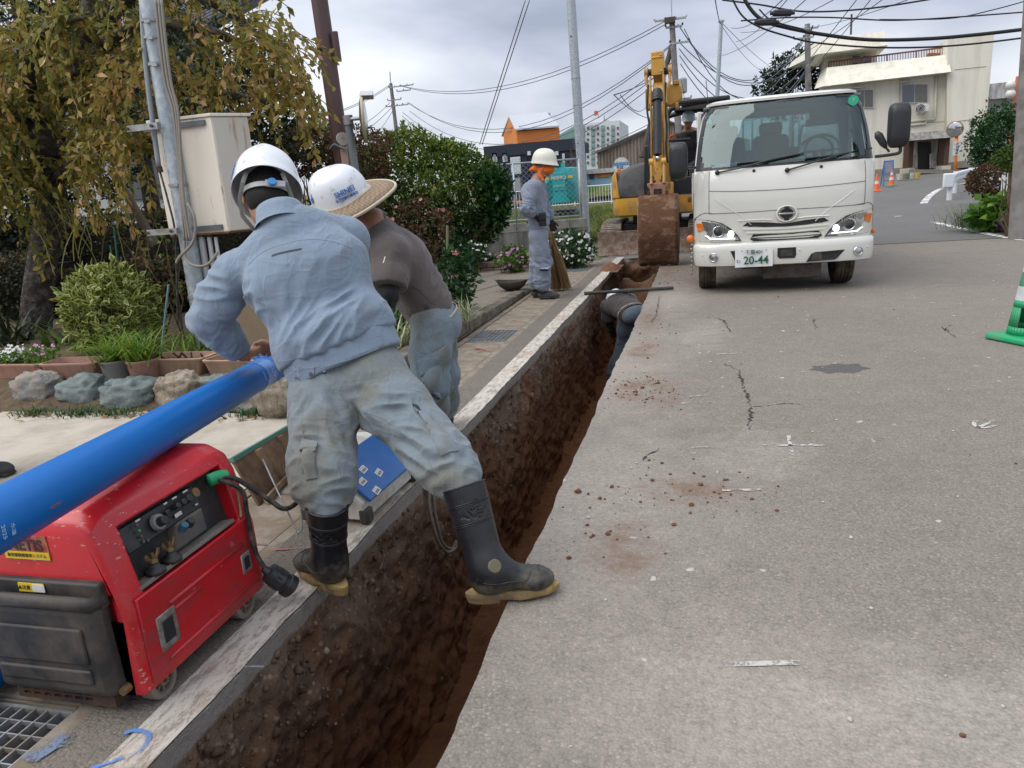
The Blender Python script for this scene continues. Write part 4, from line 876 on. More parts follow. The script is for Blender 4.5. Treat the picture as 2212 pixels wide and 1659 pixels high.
# the other people
def make_person(base,label,J,top,bot,skin=SKIN2,res=.009,folds_top=1.0,sleeve='long',bulk=1.0,hz=1.0,hands=None,legs=True):
 """J: joints in world coordinates"""
 g=lambda k:Vector(J[k]);side=(g('shR')-g('shL'));side=side.normalized()if side.length>.05 else Vector(J['side'])
 pts=[g(k)for k in J if k not in('face','hup','side','hem')];lo,hi=bbox(pts,.22);b=SDF(lo,hi,res)
 P=head(b,g('head'),g('face'),g('hup'),hz);b.cap(g('neck'),g('head')-g('hup').normalized()*.06,.060,.054,.03)
 b.ecap(g('neck'),g('chest'),side,(.10,.07),(.14,.085),.05);b.ecap(g('chest'),g('pel'),side,(.14,.085),(.12,.08),.05)
 for s in 'LR':
  b.cap(g('neck'),g('sh'+s),.045,.045,.04);b.cap(g('sh'+s),g('el'+s),.042,.036,.02);b.cap(g('el'+s),g('wr'+s),.036,.026,.02)
  if legs:b.cap(g('hip'+s),g('kn'+s),.068,.05,.04);b.cap(g('kn'+s),g('an'+s),.048,.035,.02)
  hd=(hands or{}).get(s)
  if hd:hand(b,g('wr'+s),hd[0],hd[1],hd[2],hd[3],.98)
 fig=Fig(base,label,b,skin);fig.P=P
 ax=(g('neck')-g('pel')).normalized();fr=side.cross(ax);k=bulk
 t=SDF(lo,hi,res)
 t.ecap(g('pel')+ax*.02,g('chest'),side,(.170*k,.120*k),(.200*k,.128*k),.06);t.ecap(g('chest'),g('neck')-ax*.05,side,(.200*k,.128*k),(.12,.08),.06)
 lay=[(g('chest'),.3,side*.6+ax*.7,side,.2,.07,.012*folds_top),(g('pel').lerp(g('chest'),.35)+fr*.1,.24,side+ax*.25,ax,.2,.045,.016*folds_top),(g('pel').lerp(g('chest'),.35)-fr*.1,.24,side+ax*.25,ax,.2,.045,.016*folds_top)]
 for s in 'LR':
  sh,el,wr=g('sh'+s),g('el'+s),g('wr'+s);t.cap(g('neck')-ax*.055,sh,.062,.078*k,.05);ua=(el-sh).normalized();fa=(wr-el).normalized();pc=ua.cross(Vector((.3,.8,.4))).normalized()
  if sleeve=='long':
   t.chain([sh,sh.lerp(el,.5),el,el.lerp(wr,.5),wr-fa*.045],[.080*k,.074*k,.068*k,.062*k,.048],.03);lay+=[(el,.15,pc,ua,.1,.035,.016*folds_top),(el.lerp(wr,.5),.13,pc,fa,.1,.03,.012*folds_top),(sh.lerp(el,.4),.15,pc+ua*.6,ua,.14,.045,.012*folds_top)]
  else:
   e2=sh.lerp(el,.62);t.chain([sh,e2,e2+ua*.08],[.084,.086,.090],.04);t.cut(e2+ua*.045,ua,.003,.12);lay+=[(sh.lerp(el,.4),.15,ua+pc*.3,pc,.16,.045,.012*folds_top)]
 hem=g('pel')-ax*J.get('hem',.05);t.cut(hem,-ax,.004,.33)
 nm='jacket' if sleeve=='long' else 'shirt';fig.topsd=t;fig.top=fig.cloth(nm,t,top,lay,1);fig.ax,fig.fr,fig.side=ax,fr,side
 cm=MB();ca_=(g('head')-g('neck')).normalized();cx_,cy_,_=frame(ca_,(0,1,0));nk=g('neck')
 cm.loft([[nk+ca_*h_+(cx_*math.cos(a)+cy_*math.sin(a))*r0 for a in np.linspace(0,2*PI,25)[:-1]]for r0,h_ in((.085,-.03),(.078,0),(.074,.03),(.070,.032),(.070,.0))],cap=False);fig.mb('collar',cm,top,fig.top,smooth=True)
 if legs:
  q=SDF(lo,hi,res);q.ecap(g('pel')+ax*.06,g('pel')-ax*.08,side,(.155*k,.106*k),(.160*k,.114*k),.05);lay=[]
  for s in 'LR':
   h,kn,an=g('hip'+s),g('kn'+s),g('an'+s);q.chain([h,h.lerp(kn,.5),kn,kn.lerp(an,.6),an+(kn-an).normalized()*.05],[.100*k,.096*k,.088*k,.086*k,.076*k],.045)
   d=(an-h).normalized();pc=d.cross(Vector((.2,.9,0))).normalized();lf=max(1,folds_top);lay+=[(kn,.2,pc+d*.5,d,.12,.045,.018*lf),(an+Vector((0,0,.08)),.17,pc,d,.1,.035,.020*lf),(h.lerp(kn,.4),.2,d+pc*.4,pc,.2,.05,.012*lf),(kn.lerp(an,.5),.16,pc+d*.7,d,.14,.05,.012*lf)]
   q.cut(an+d*.004,d,.003,.14)
  fig.botsd=q;fig.bot=fig.cloth('trousers',q,bot,lay,1)
 return fig
SHB=fabric('brown grey polo',(0.098,0.083,0.077),(0.075,0.064,0.06),0.25,3,rough=.75,wr=.3)
ARM=fabric('black arm sleeve',(0.012,0.012,0.014),rough=.8,wr=.6)
TRC=fabric('muddy blue grey trousers',(0.165,0.215,0.25),(0.13,0.125,0.09),0.6,4,wr=.5)
STRAW=None
def brown_worker():
 D=3.9
 J=dict(head=dp(745,440,3.72),face=(-.95,.06,-.22),hup=(-.16,-.40,.90),neck=dp(806,482,3.78),chest=dp(862,560,3.86),pel=dp(932,672,3.95),hem=.045,shL=dp(842,545,3.66),elL=dp(838,640,3.60),wrL=dp(800,735,3.62),shR=dp(842,520,4.05),elR=dp(800,620,4.1),wrR=dp(760,715,3.95),hipL=dp(930,700,3.86),knL=dp(928,825,3.86),anL=gd(938,945)+Vector((0,0,.09)),hipR=dp(935,695,4.04),knR=dp(952,810,4.1),anR=gd(962,920)+Vector((0,0,.09)))
 J['side']=(0,1,0)
 fig=make_person((-1.6,3.85,0),'person in brown polo shirt and straw-brimmed white helmet bending towards the pipe',J,SHB,TRC,SKIN2,.0075,1.1,'short',1.06,1.02,{'L':(Vector((-.5,-.1,-.9)),Vector((-.8,.3,.3)),1,.5),'R':(Vector((-.6,0,-.7)),Vector((-.5,-.3,.3)),-1,.6)})
 g=lambda k:Vector(J[k])
 for s in 'LR':
  a=SDF(*bbox((g('sh'+s),g('el'+s),g('wr'+s)),.12),.008);a.chain([g('sh'+s).lerp(g('el'+s),.5),g('el'+s),g('el'+s).lerp(g('wr'+s),.4),g('wr'+s)],[.055,.050,.048,.036],.02);ua=(g('el'+s)-g('sh'+s)).normalized();fa=(g('wr'+s)-g('el'+s)).normalized();pc=ua.cross(fa).normalized()
  fig.cloth('arm_sleeve',a,ARM,[(g('el'+s),.14,pc+ua*.2,ua,.08,.02,.006),(g('el'+s).lerp(g('wr'+s),.5),.14,pc,fa,.08,.022,.005)])
 hm_=g('pel')-fig.ax*.045;LIN=mat('cream lining',(.42,.36,.29),.9)
 hmb=MB();hmb.loft([[hm_-fig.ax*(q*.012-.004)+(fig.side*math.cos(a)*.178+fig.fr*math.sin(a)*.128)*1.03 for a in np.linspace(0,2*PI,41)[:-1]]for q in(0,1)],cap=False);fig.mb('hem_lining',hmb,LIN,fig.top,smooth=True,solid=.004)
 SB=mat('polo seam',(.05,.043,.04),.9);t=fig.topsd
 fig.patch(t,[dp(818,556,3.5),dp(822,554,3.5),dp(826,542,3.5),dp(822,543,3.5)],mat('white reflective tape',(.6,.6,.58),.5),'reflective_tape',.002,.002,4,fig.top)
 fig.seam(t,[dp(880,600,3.6),dp(915,630,3.65),dp(950,655,3.7)],SB,.0016,parent=fig.top)
 fig.patch(t,[dp(915,668,3.7),dp(931,662,3.7),dp(933,671,3.7),dp(917,677,3.7)],SB,'woven_label',.002,.002,4,fig.top)
 q=fig.botsd
 fig.patch(q,[dp(896,782,3.7),dp(975,755,3.72),dp(972,868,3.72),dp(908,885,3.68)],TRC,'cargo_pocket',.008,.006,14,fig.bot,puff=.03)
 fig.patch(q,[dp(892,778,3.7),dp(980,748,3.72),dp(978,782,3.72),dp(900,812,3.7)],TRC,'pocket_flap',.024,.004,10,fig.bot,puff=.006)
 fig.seam(q,[dp(935,705,3.7),dp(940,780,3.7),dp(935,900,3.7)],SEAMT,.002,parent=fig.bot)
 for s,yw in(('L',-1.5),('R',-1.35)):
  a=g('an'+s);a.z=0;shoe(fig,a+Vector((-.07,0,0)),yw,mat('dark work shoe',(.03,.03,.03),.7),.12)
 f_,u_,r_=hair_cap(fig,g('head'),g('face'),g('hup'),.007);face_parts(fig,fig.P,A3(r_),A3(f_),A3(u_))
 hm,M=helmet(fig,g('head')+u_*.028,f_+u_*.06,u_-f_*.06,brim=.01,z=1.08);straps(fig,hm,M,1.04);R3=M.to_3x3()
 rg=MB();rg.tube([M@Vector((math.sin(a)*.126,-.02+.06*math.sin(a),.03+.118*math.cos(a)))for a in np.linspace(.35,1.35,9)],.003,6);fig.mb('ridge',rg,HELM,hm)
 for body,az,el,sz in(('SHINEI',PI+.62,.30,.036),('新英建設株式会社',PI+.62,.12,.0145)):
  Q=on_shell(M,az,el,.003);text('lettering',body,sz,BLUEINK,hm,Q.translation+fig.o(hm),Q.to_euler(),.001,.0006)
 Q=on_shell(M,PI-.75,.36,.002);fl=MB()
 fl.prism([(-.014,-.004),(-.010,-.020),(.000,-.024),(.012,-.014),(.013,.002),(.006,.010),(.004,.026),(-.004,.012),(-.006,.004),(.002,-.006),(-.004,-.012),(-.006,.0)],0,.0015,'z',Q);fig.mb('emblem',fl,BLUEINK,hm)
 global STRAW
 m,t_,b_=newmat('woven straw');v=nd(t_,'ShaderNodeTexCoord').outputs['Object'];ck=nd(t_,'ShaderNodeTexChecker',i_Scale=75.0);t_.links.new(v,ck.inputs['Vector'])
 wv=noise(t_,v,120,3,.6,stretch=(1,.3,1));c=mixc(t_,ck.outputs['Fac'],(.33,.25,.165),(.21,.15,.095));c=mixc(t_,wv,mixc(t_,.5,c,(.16,.1,.06)),c)
 setb(t_,b_,'Base Color',c);setb(t_,b_,'Roughness',.85);t_.links.new(bumpn(t_,ck.outputs['Fac'],.6,.003,bumpn(t_,wv,.5,.002)),b_.inputs['Normal']);STRAW=m
 br=MB();n=56
 def ring(r,h):return[M@Vector((.128*r*math.cos(a),.155*r*math.sin(a),h+.006*math.sin(3*a+1)))for a in np.linspace(0,2*PI,n+1)[:-1]]
 br.loft([ring(.99,.004),ring(1.15,.0),ring(1.45,-.010),ring(1.80,-.028)],cap=False);bo=fig.mb('straw_brim',br,STRAW,hm,smooth=True,solid=.004)
 PALE=mat('pale straw binding',(.50,.44,.34),.85,bump=.4,bs=300,var=.2,vs=60)
 for r,h,w_ in((1.82,-.029,.009),(1.02,.004,.009)):
  rb=MB();P_=ring(r,h);rb.tube(P_+[P_[0]],w_,8,cap=False,ell=.8);fig.mb('brim_binding',rb,PALE,bo,smooth=True)
brown_worker()
COV=fabric('blue grey coverall',(0.215,0.245,0.315),(0.17,0.18,0.2),0.3,4,wr=.6)
def broom_worker():
 Y=9.0;A=lambda u,v,dy=0.0:at(u,v,Y+dy)
 J=dict(head=A(1174,358),face=(.93,-.22,-.22),hup=(.2,0,.98),neck=A(1162,388),chest=A(1152,418),pel=A(1163,492),hem=.16,shL=A(1160,403,.20),elL=A(1178,450,.26),wrL=A(1190,478,.24),shR=A(1151,405,-.19),elR=A(1138,450,-.28),wrR=A(1152,464,-.20),hipL=A(1165,512,.09),knL=A(1162,570,.09),anL=A(1158,625,.09),hipR=A(1163,512,-.09),knR=A(1171,570,-.08),anR=A(1172,626,-.08))
 J['side']=(0,-1,0)
 fig=make_person((-1.98,9.0,0),'person in blue-grey coverall and cream helmet standing with a broom',J,COV,COV,SKIN2,.010,2.0,'long',1.06,1.0)
 g=lambda k:Vector(J[k])
 GL=fabric('dark work glove',(.035,.027,.024),rough=.8,wr=.8)
 for s,d,pn,sg,cu in(('R',Vector((.3,.5,-.75)),Vector((.6,.6,.2)),1,.5),('L',Vector((.25,-.1,-.8)),Vector((.2,-.9,0)),-1,1.1)):
  a=SDF(g('wr'+s)-Vector((.2,)*3),g('wr'+s)+Vector((.2,)*3),.006);hand(a,g('wr'+s),d,pn,sg,cu,1.12);fa=(g('el'+s)-g('wr'+s)).normalized();a.cap(g('wr'+s),g('wr'+s)+fa*.05,.037,.042,.02);V,F=a.mesh();go=fig.add('glove',V,F,GL)
  mb=MB();c=g('wr'+s)+fa*.05;mb.tube([c,c+fa*.01],.044,16);fig.mb('glove_cuff',mb,mat('red knit cuff',(.35,.03,.03),.9),go)
 for s,yw in(('L',1.45),('R',1.62)):
  a=g('an'+s);c=Vector((a.x+.07,a.y,.0));mb=MB();mb.tube([Vector((a.x,a.y,.06)),Vector((a.x,a.y,.12)),Vector((a.x-.005,a.y,.19))],[.048,.050,.056],16);fig.mb('ankle_wrap',mb,mat('dark grey canvas',(.045,.05,.058),.9),None,smooth=True);shoe(fig,c,yw,mat('grey slip-on shoe',(.05,.052,.052),.8),.07)
 hm,M=helmet(fig,g('head')+Vector((.01,0,.028)),Vector((.95,-.22,-.12)),Vector((.12,0,.99)),mat('cream helmet shell',(.66,.655,.56),.35,var=.05),brim=.03,z=1.08);straps(fig,hm,M,1.06,False)
 OR=fabric('orange towel',(.78,.17,.03),rough=.85,wr=.9);c=g('head');s_=SDF(c-Vector((.2,.2,.28)),c+Vector((.22,.2,.1)),.008)
 s_.ell(c+Vector((.022,-.004,-.045)),(.112,.096,.062),(1,-.2,-.15),(0.1,0,1),.02);s_.cap(c+Vector((-.10,-.03,-.02)),c+Vector((-.155,-.04,-.035)),.035,.018,.03);s_.cap(c+Vector((-.03,-.06,-.09)),c+Vector((.0,-.075,-.17)),.03,.016,.02);s_.cut(c+Vector((0,0,.012)),(0,0,1),.004,.2)
 fig.cloth('towel',s_,OR,[(c+Vector((0,0,-.05)),.18,(1,0,-.35),(0,0,1),.1,.022,.014)],1)
 PB=mat('black nylon pouch',(.012,.012,.014),.7,bump=.3,bs=200);mb=MB();p=A(1172,474,-.21);mb.box((0,0,0),(.085,.035,.155),Matrix.Translation(p)@Matrix.Rotation(.1,4,'Z'));po=fig.mb('belt_pouch',mb,PB,None,bevel=.008)
 mb=MB();mb.box((0,-.022,.03),(.088,.012,.07),Matrix.Translation(p)@Matrix.Rotation(.1,4,'Z'));fig.mb('pouch_flap',mb,PB,po,bevel=.005)
 q=fig.botsd;fig.patch(q,[A(1162,548,-.3),A(1184,548,-.3),A(1184,585,-.3),A(1166,585,-.3)],COV,'cargo_pocket',.008,.006,10,fig.bot,puff=.02)
 fig.patch(q,[A(1161,544,-.3),A(1186,545,-.3),A(1186,555,-.3),A(1162,555,-.3)],COV,'pocket_flap',.018,.004,6,fig.bot)
 fig.patch(q,[A(1161,536,-.3),A(1185,537,-.3),A(1185,539,-.3),A(1161,538,-.3)],mat('black zip',(.01,.01,.012),.5),'zip',.003,.003,5,fig.bot)
 for k_,(ua,va,ub,vb)in enumerate(((1128,425,1145,428),(1128,437,1146,441),(1129,450,1146,455))):fig.seam(fig.topsd,[A(ua,va,-.2),A((ua+ub)/2,va+2,-.2),A(ub,vb,-.2)],mat('coverall seam',(.12,.14,.19),.9),.004,parent=fig.top,n=10)
broom_worker()
def trench_worker():
 Y=9.1;A=lambda u,v,dy=0.0:at(u,v,Y+dy)
 J=dict(head=A(1330,655,.32),face=(-.35,.5,-.8),hup=(-.15,.75,.62),neck=A(1328,655,.18),chest=A(1340,657,.05),pel=A(1366,676,-.16),hem=.02,shL=A(1312,662,.1),elL=A(1318,700,.12),wrL=A(1326,725,.24),shR=A(1362,650,.18),elR=A(1365,690,.3),wrR=A(1345,725,.34),hipL=A(1352,690,-.12),knL=A(1350,735,-.02),anL=Vector((-1.12,8.98,-1.08)),hipR=A(1378,684,-.14),knR=A(1376,730,-.06),anR=Vector((-.86,8.86,-1.08)))
 fig=make_person((-1.0,9.0,-1.18),'person stooping inside the trench in dark shirt and jeans',J,fabric('dark grey shirt',(.07,.062,.06),wr=.5),fabric('blue jeans',(.075,.10,.135),(.05,.07,.1),.4,4,wr=.6),SKIN2,.010,1.0,'short',1.0,1.0,{'L':(Vector((.2,.3,-.8)),Vector((.7,.5,0)),1,.6),'R':(Vector((-.2,.2,-.8)),Vector((-.7,.5,0)),-1,.6)})
 g=lambda k:Vector(J[k])
 for s in 'LR':
  a=SDF(*bbox((g('sh'+s),g('el'+s),g('wr'+s)),.12),.01);a.chain([g('sh'+s).lerp(g('el'+s),.4),g('el'+s),g('wr'+s)],[.056,.050,.040],.02);V,F=a.mesh();fig.add('arm_sleeve',V,F,ARM);c=g('an'+s);c.z=-1.185;shoe(fig,c+Vector((0,.06,0)),0.1,RUB,.2,'boot')
 hm,M=helmet(fig,g('head')+g('hup').normalized()*.02,g('face'),g('hup'),z=1.06)
 bl=MB();pc=g('pel')+fig.ax*.0;bl.loft([[pc+fig.ax*q+(fig.side*math.cos(a)*.176+fig.fr*math.sin(a)*.128)for a in np.linspace(0,2*PI,33)[:-1]]for q in(-.05,-.015)],cap=False);fig.mb('belt',bl,mat('brown leather',(.06,.035,.02),.6),None,solid=.005)
 hb=MB();hb.loft([[pc+fig.ax*q+(fig.side*math.cos(a)*.180+fig.fr*math.sin(a)*.131)for a in np.linspace(0,2*PI,33)[:-1]]for q in(-.012,.0)],cap=False);fig.mb('hem_lining',hb,mat('cream lining',(.42,.36,.29),.9),fig.top,solid=.004)
trench_worker()
def edge_person():
 b0=gd(-52,1046);x,y=b0 .x,b0 .y
 W=lambda a,b,h:Vector((x+a,y+b,h))
 J=dict(head=W(-.02,.0,1.62),face=(.8,-.3,-.5),hup=(.3,0,.95),neck=W(-.03,0,1.45),chest=W(-.05,0,1.25),pel=W(-.08,0,.90),hem=.08,shL=W(-.05,.2,1.38),elL=W(.02,.26,1.10),wrL=W(.05,.1,.92),shR=W(-.05,-.2,1.38),elR=W(.0,-.26,1.10),wrR=W(.03,-.12,.9),hipL=W(-.08,.1,.86),knL=W(-.05,.1,.47),anL=W(-.09,.11,.09),hipR=W(-.08,-.1,.86),knR=W(-.06,-.11,.47),anR=W(-.12,-.11,.09),side=(0,-1,0))
 GRY=fabric('pale grey workwear',(.42,.43,.47),wr=.5);fig=make_person((x-.09,y,0),'person at the left edge of the view with only a dark shoe tip in frame',J,GRY,GRY,SKIN2,.014,1.0,'long',1.0,1.0,{'L':(Vector((.3,-.2,-.6)),Vector((0,-1,0)),-1,.5),'R':(Vector((.3,.2,-.6)),Vector((0,1,0)),1,.5)})
 for s in 'LR':c=Vector(J['an'+s]);c.z=.006;shoe(fig,c+Vector((.085,0,0)),1.5,mat('dark work shoe',(.03,.03,.03),.7),.12)
 hair_cap(fig,Vector(J['head']),Vector(J['face']),Vector(J['hup']),.012);helmet(fig,Vector(J['head'])+Vector((0,0,.03)),J['face'],J['hup'],z=1.06)
edge_person()
# FOREGROUND GEAR
def carve(o,cutter,mtl=None):
 """cut the shape collected in an MB out of object o (same space), baked into its mesh"""
 c=cutter.build('cutter',mtl or o.data.materials[0]);m=o.modifiers.new('c','BOOLEAN');m.operation='DIFFERENCE';m.solver='EXACT';m.object=c
 c.parent=o.parent;bpy.context.view_layer.update();c.matrix_world=o.matrix_world.copy();
 while len(o.modifiers)>1:o.modifiers.remove(o.modifiers[0])
 bpy.context.view_layer.update();me=bpy.data.meshes.new_from_object(o.evaluated_get(bpy.context.evaluated_depsgraph_get()))
 o.modifiers.clear();o.data=me;bpy.data.objects.remove(c);return o
def soften(o,w_,seg=2,ang=30):
 m=o.modifiers.new('b','BEVEL');m.width=w_;m.segments=seg;m.limit_method='ANGLE';m.angle_limit=R_(ang);o.data.shade_smooth();o.data.set_sharp_from_angle(angle=R_(45));return o
BLKP=mat('black plastic',(.022,.022,.023),.55,var=.25,vs=14,dirt=(.12,.10,.075),damt=.12,ds=7,bump=.12,bs=120,bd=.002,dsoft=.22)
BLKC=mat('clean black plastic',(.02,.021,.023),.45,var=.2,vs=20)
DKM=mat('dark steel',(.09,.085,.08),.5,.7,var=.3,vs=20,dirt=(.1,.06,.035),damt=.35,ds=12)
RUST=mat('rusty steel',(.10,.055,.035),.85,.2,var=.4,vs=18,dirt=(.05,.035,.03),damt=.4,bump=.4,bs=60)
BRASS=mat('dull brass',(.20,.13,.06),.5,.6,var=.3,vs=30)
WHP=mat('white plastic',(.62,.62,.60),.5,var=.05,dirt=(.35,.32,.28),damt=.2,ds=9)
def paint_worn(name,col,primer,dark):
 m,t,b=newmat(name);v=nd(t,'ShaderNodeTexCoord').outputs['Object'];g=nd(t,'ShaderNodeNewGeometry')
 c=mixc(t,noise(t,v,5,5),sc(col,.86),sc(col,1.12));c=mixc(t,ramp(t,noise(t,v,9,7,.7),[(.56,0.),(.74,.55)]),c,sc(col,.5))
 s1=noise(t,v,16,8,.78,stretch=(1,.35,1));s2=noise(t,v,42,6,.75,stretch=(.5,1,2.2))
 e=ramp(t,g.outputs['Pointiness'],[(.50,0.),(.58,1.)])
 w1=ramp(t,mth(t,'ADD',mth(t,'MULTIPLY',e,.16),s2),[(.68,0.),(.705,1.)]);w2=ramp(t,mth(t,'ADD',mth(t,'MULTIPLY',e,.20),s1),[(.70,0.),(.725,1.)])
 c=mixc(t,w1,c,primer);c=mixc(t,w2,c,dark);c=mixc(t,mth(t,'MULTIPLY',ramp(t,noise(t,v,3.2,8,.68),[(.54,0.),(.7,.6)]),.6),c,(.27,.20,.15))
 setb(t,b,'Base Color',c);setb(t,b,'Roughness',ramp(t,noise(t,v,8,6),[(.3,.28),(.7,.5)]));setb(t,b,'Coat Weight',.25);setb(t,b,'Coat Roughness',.2)
 t.links.new(bumpn(t,w2,-.5,.0012,bumpn(t,noise(t,v,6,3),.15,.01)),b.inputs['Normal']);return m
RED=paint_worn('scratched red paint',(.52,.012,.02),(.50,.40,.36),(.05,.035,.03))
RED2=mat('scratched red door paint',(.50,.012,.02),.36,var=.1,vs=5,coat=.2,wear=(.46,.30,.27),wamt=-.12,wsc=26,dirt=(.2,.03,.03),damt=.22,ds=7,dstretch=(1,.4,1.2))
def generator():
 g=thing('engine_welder','scratched red engine welder on small wheels beside the trench','welder',(-1.757,1.745,0.006))
 def sec(y,s,zt,zb=.055):
  h=zt-zb;P=[(-.252,0),(.252,0),(.252,.48),(.244,.56),(.212,.86),(.19,.95),(.14,1.0),(-.14,1.0),(-.19,.95),(-.212,.86),(-.244,.56),(-.252,.48)]
  return[(x*s,y,zb+q*h)for x,q in P]
 b=MB();b.loft([sec(-.305,.955,.545),sec(-.293,.985,.575),sec(-.262,1,.597),(sec(-.2,1,.603)),sec(.2,1,.603),sec(.262,1,.597),sec(.290,.985,.58),sec(.305,.95,.555)])
 body=b.build('body',RED,g);body.data.update()
 lean=math.atan2(.032,.165);Mx=Matrix.Translation((.228,.0,.435))@Matrix.Rotation(-lean,4,'Y')
 c=MB();c.box((0,.0,0),(.11,.455,.20),Mx);carve(body,c)
 c=MB();c.box((0,-.305,.215),(.42,.05,.30));carve(body,c)
 soften(body,.012,3,28)
 q=MB();q.box((-.048,0,0),(.008,.45,.196),Mx);q.build('recess_back',BLKP,g)
 q=MB();q.box((-.022,-.06,.052),(.036,.32,.075),Mx@Matrix.Rotation(-.18,4,'Y'));cp=q.build('control_panel',BLKC,g,bevel=.004)
 q=MB();q.box((-.025,-.02,-.085),(.055,.44,.012),Mx);q.build('recess_shelf',mat('dusty dark grey',(.12,.115,.105),.8,var=.2,dirt=(.2,.18,.15),damt=.5,ds=10),g,bevel=.002)
 q=MB();q.box((-.028,.035,-.035),(.045,.16,.09),Mx@Matrix.Rotation(.35,4,'Y'),(.8,.75));q.build('terminal_cover',mat('dusty grey plastic',(.095,.1,.105),.7,var=.2,dirt=(.17,.15,.12),damt=.4),g,bevel=.008)
 P=lambda x,y,z:Mx@Vector((x,y,z));n=(Mx.to_3x3()@Vector((1,0,.18))).normalized()
 d=MB();d.cyl(P(-.004,-.095,.05),P(-.004,-.095,.05)+n*.012,.025,.023,24);d.build('dial_scale',mat('grey dial',(.2,.2,.19),.6),g);d=MB();d.cyl(P(.004,-.095,.05),P(.004,-.095,.05)+n*.026,.016,.013,18);d.build('current_dial',BLKC,g,bevel=.002)
 TXT=mat('pale panel print',(.45,.45,.42),.7)
 for k,(yy,zz)in enumerate(((-.165,.075),(-.165,.058),(-.165,.041),(-.165,.024),(-.15,.020))):
  d=MB();a=P(-.006,yy,zz);d.cyl(a,a+n*.005,.0045,n=10);d.build('lamp',mat('green lamp',(.02,.25,.06),.4)if k==1 else mat('smoked lamp',(.08,.06,.05),.4),g)
 for yy,w_ in((-.155,.018),(-.04,.014),(.0,.02),(.05,.022),(.075,.012)):
  d=MB();a=P(-.0045,yy,.086 if w_>.013 else.03);d.box((0,0,0),(.001,w_,.005),Matrix.Translation(a)@Mx.to_3x3().to_4x4()@Matrix.Rotation(-.18,4,'Y'));d.build('panel_print',TXT,g)
 d=MB();d.box((0,0,0),(.012,.018,.026),Matrix.Translation(P(.0,-.05,.055))@Mx.to_3x3().to_4x4());d.build('rocker_switch',BLKC,g,bevel=.003)
 d=MB();d.box((0,0,0),(.0015,.03,.012),Matrix.Translation(P(-.003,-.01,.036))@Mx.to_3x3().to_4x4());d.build('rating_label',WHP,g)
 for yy,r_ in((-.015,.011),(.012,.012),(.038,.014)):
  a=P(-.004,yy,.062);d=MB();d.cyl(a,a+n*.022,r_,r_*.85,16);d.build('knob',BLKC,g,bevel=.002)
 a=P(.012,.07,.07);d=MB();d.cyl(a,a+n*.004,.015,n=18);d.build('key_tag',BRASS,g)
 for yy in(-.155,-.085):
  a=P(-.012,yy,-.078);u=Vector((0,0,1));d=MB();d.lathe([(.028,0),(.028,.012),(.018,.016),(.012,.030)],20,Matrix.Translation(a));tm=d.build('welding_terminal',BLKP,g,smooth=True)
  d=MB();d.cyl(a+u*.02,a+u*.062,.006,n=10);d.cyl(a+u*.034,a+u*.046,.013,.010,10)
  for s in(-1,1):d.tube([a+u*.038+Vector((0,s*.008,0)),a+u*.054+Vector((0,s*.022,0)),a+u*.066+Vector((0,s*.026,0))],[.005,.007,.006],8,ell=.5)
  d.build('wing_nut',BRASS,tm)
 for yy,mt in((-.025,mat('blue cap',(.03,.10,.17),.5)),(.005,BLKC)):
  a=P(.005,yy,-.008);d=MB();d.cyl(a,a+Vector((.015,0,.018)),.014,.012,14);d.build('fuel_cap',mt,g,bevel=.002)
 d=MB();d.box((.2535,0,.205),(.010,.545,.27));dr_=d.build('side_door',RED2,g,bevel=.004,seg=2)
 for yy,L,zz in((.02,.36,.262),(-.08,.13,.235),(.02,.44,.108)):d=MB();d.tube([(.258,yy-L/2,zz),(.258,yy+L/2,zz)],.0065,10,ell=1.0);d.build('rib',RED2,dr_,smooth=True)
 for yy,s in((-.185,1.25),(.205,.8)):
  d=MB();d.box((.259,yy,.195),(.006,.062*s,.088*s));lt=d.build('latch',mat('scuffed aluminium',(.36,.35,.33),.5,.6,var=.3,vs=30,dirt=(.15,.12,.09),damt=.4,ds=20),dr_,bevel=.003)
  d=MB();d.box((.261,yy,.195),(.006,.036*s,.055*s));d.build('latch_pull',BLKC,lt,bevel=.002)
 d=MB();d.box((0,-.318,.215),(.395,.075,.285),None,(.97,1));mc=d.build('muffler_cover',BLKP,g,bevel=.028,seg=3)
 d=MB();d.box((-.01,-.358,.24),(.31,.012,.11));d.build('raised_panel',BLKP,mc,bevel=.006);d=MB();d.box((-.01,-.358,.145),(.31,.012,.045));d.build('raised_panel',BLKP,mc,bevel=.006)
 d=MB();d.box((0,-.312,.375),(.40,.028,.075));hb=d.build('handle_recess',BLKP,g,bevel=.006)
 d=MB();d.tube([(-.195,-.315,.366),(-.185,-.352,.366),(.185,-.352,.366),(.195,-.315,.366)],.021,10,ell=.8);d.build('carry_handle',BLKP,g,smooth=True)
 d=MB();d.box((-.02,-.329,.393),(.085,.003,.026));ws=d.build('warning_sticker',mat('yellow sticker',(.65,.45,.02),.6),g);d=MB();d.box((.006,-.331,.393),(.04,.002,.022));d.build('sticker_text_field',WHP,ws)
 text('lettering','▲注意',.014,BLKC,ws,(-.042,-.3315,.393),depth=.0004)
 d=MB();d.box((-.01,-.262,.052),(.34,.12,.055));ex=d.build('exhaust_duct',RUST,g)
 c=MB()
 for i in range(7):
  for k in range(2):c.box((-.145+i*.036,-.325,.042+k*.018),(.026,.06,.010))
 carve(ex,c)
 d=MB();d.box((-.01,-.20,.03),(.30,.005,.10));d.build('duct_back',BLKC,ex)
 d=MB();d.cyl((.205,-.31,.09),(.205,-.335,.09),.014,.012,14);d.build('bolt',BRASS,g)
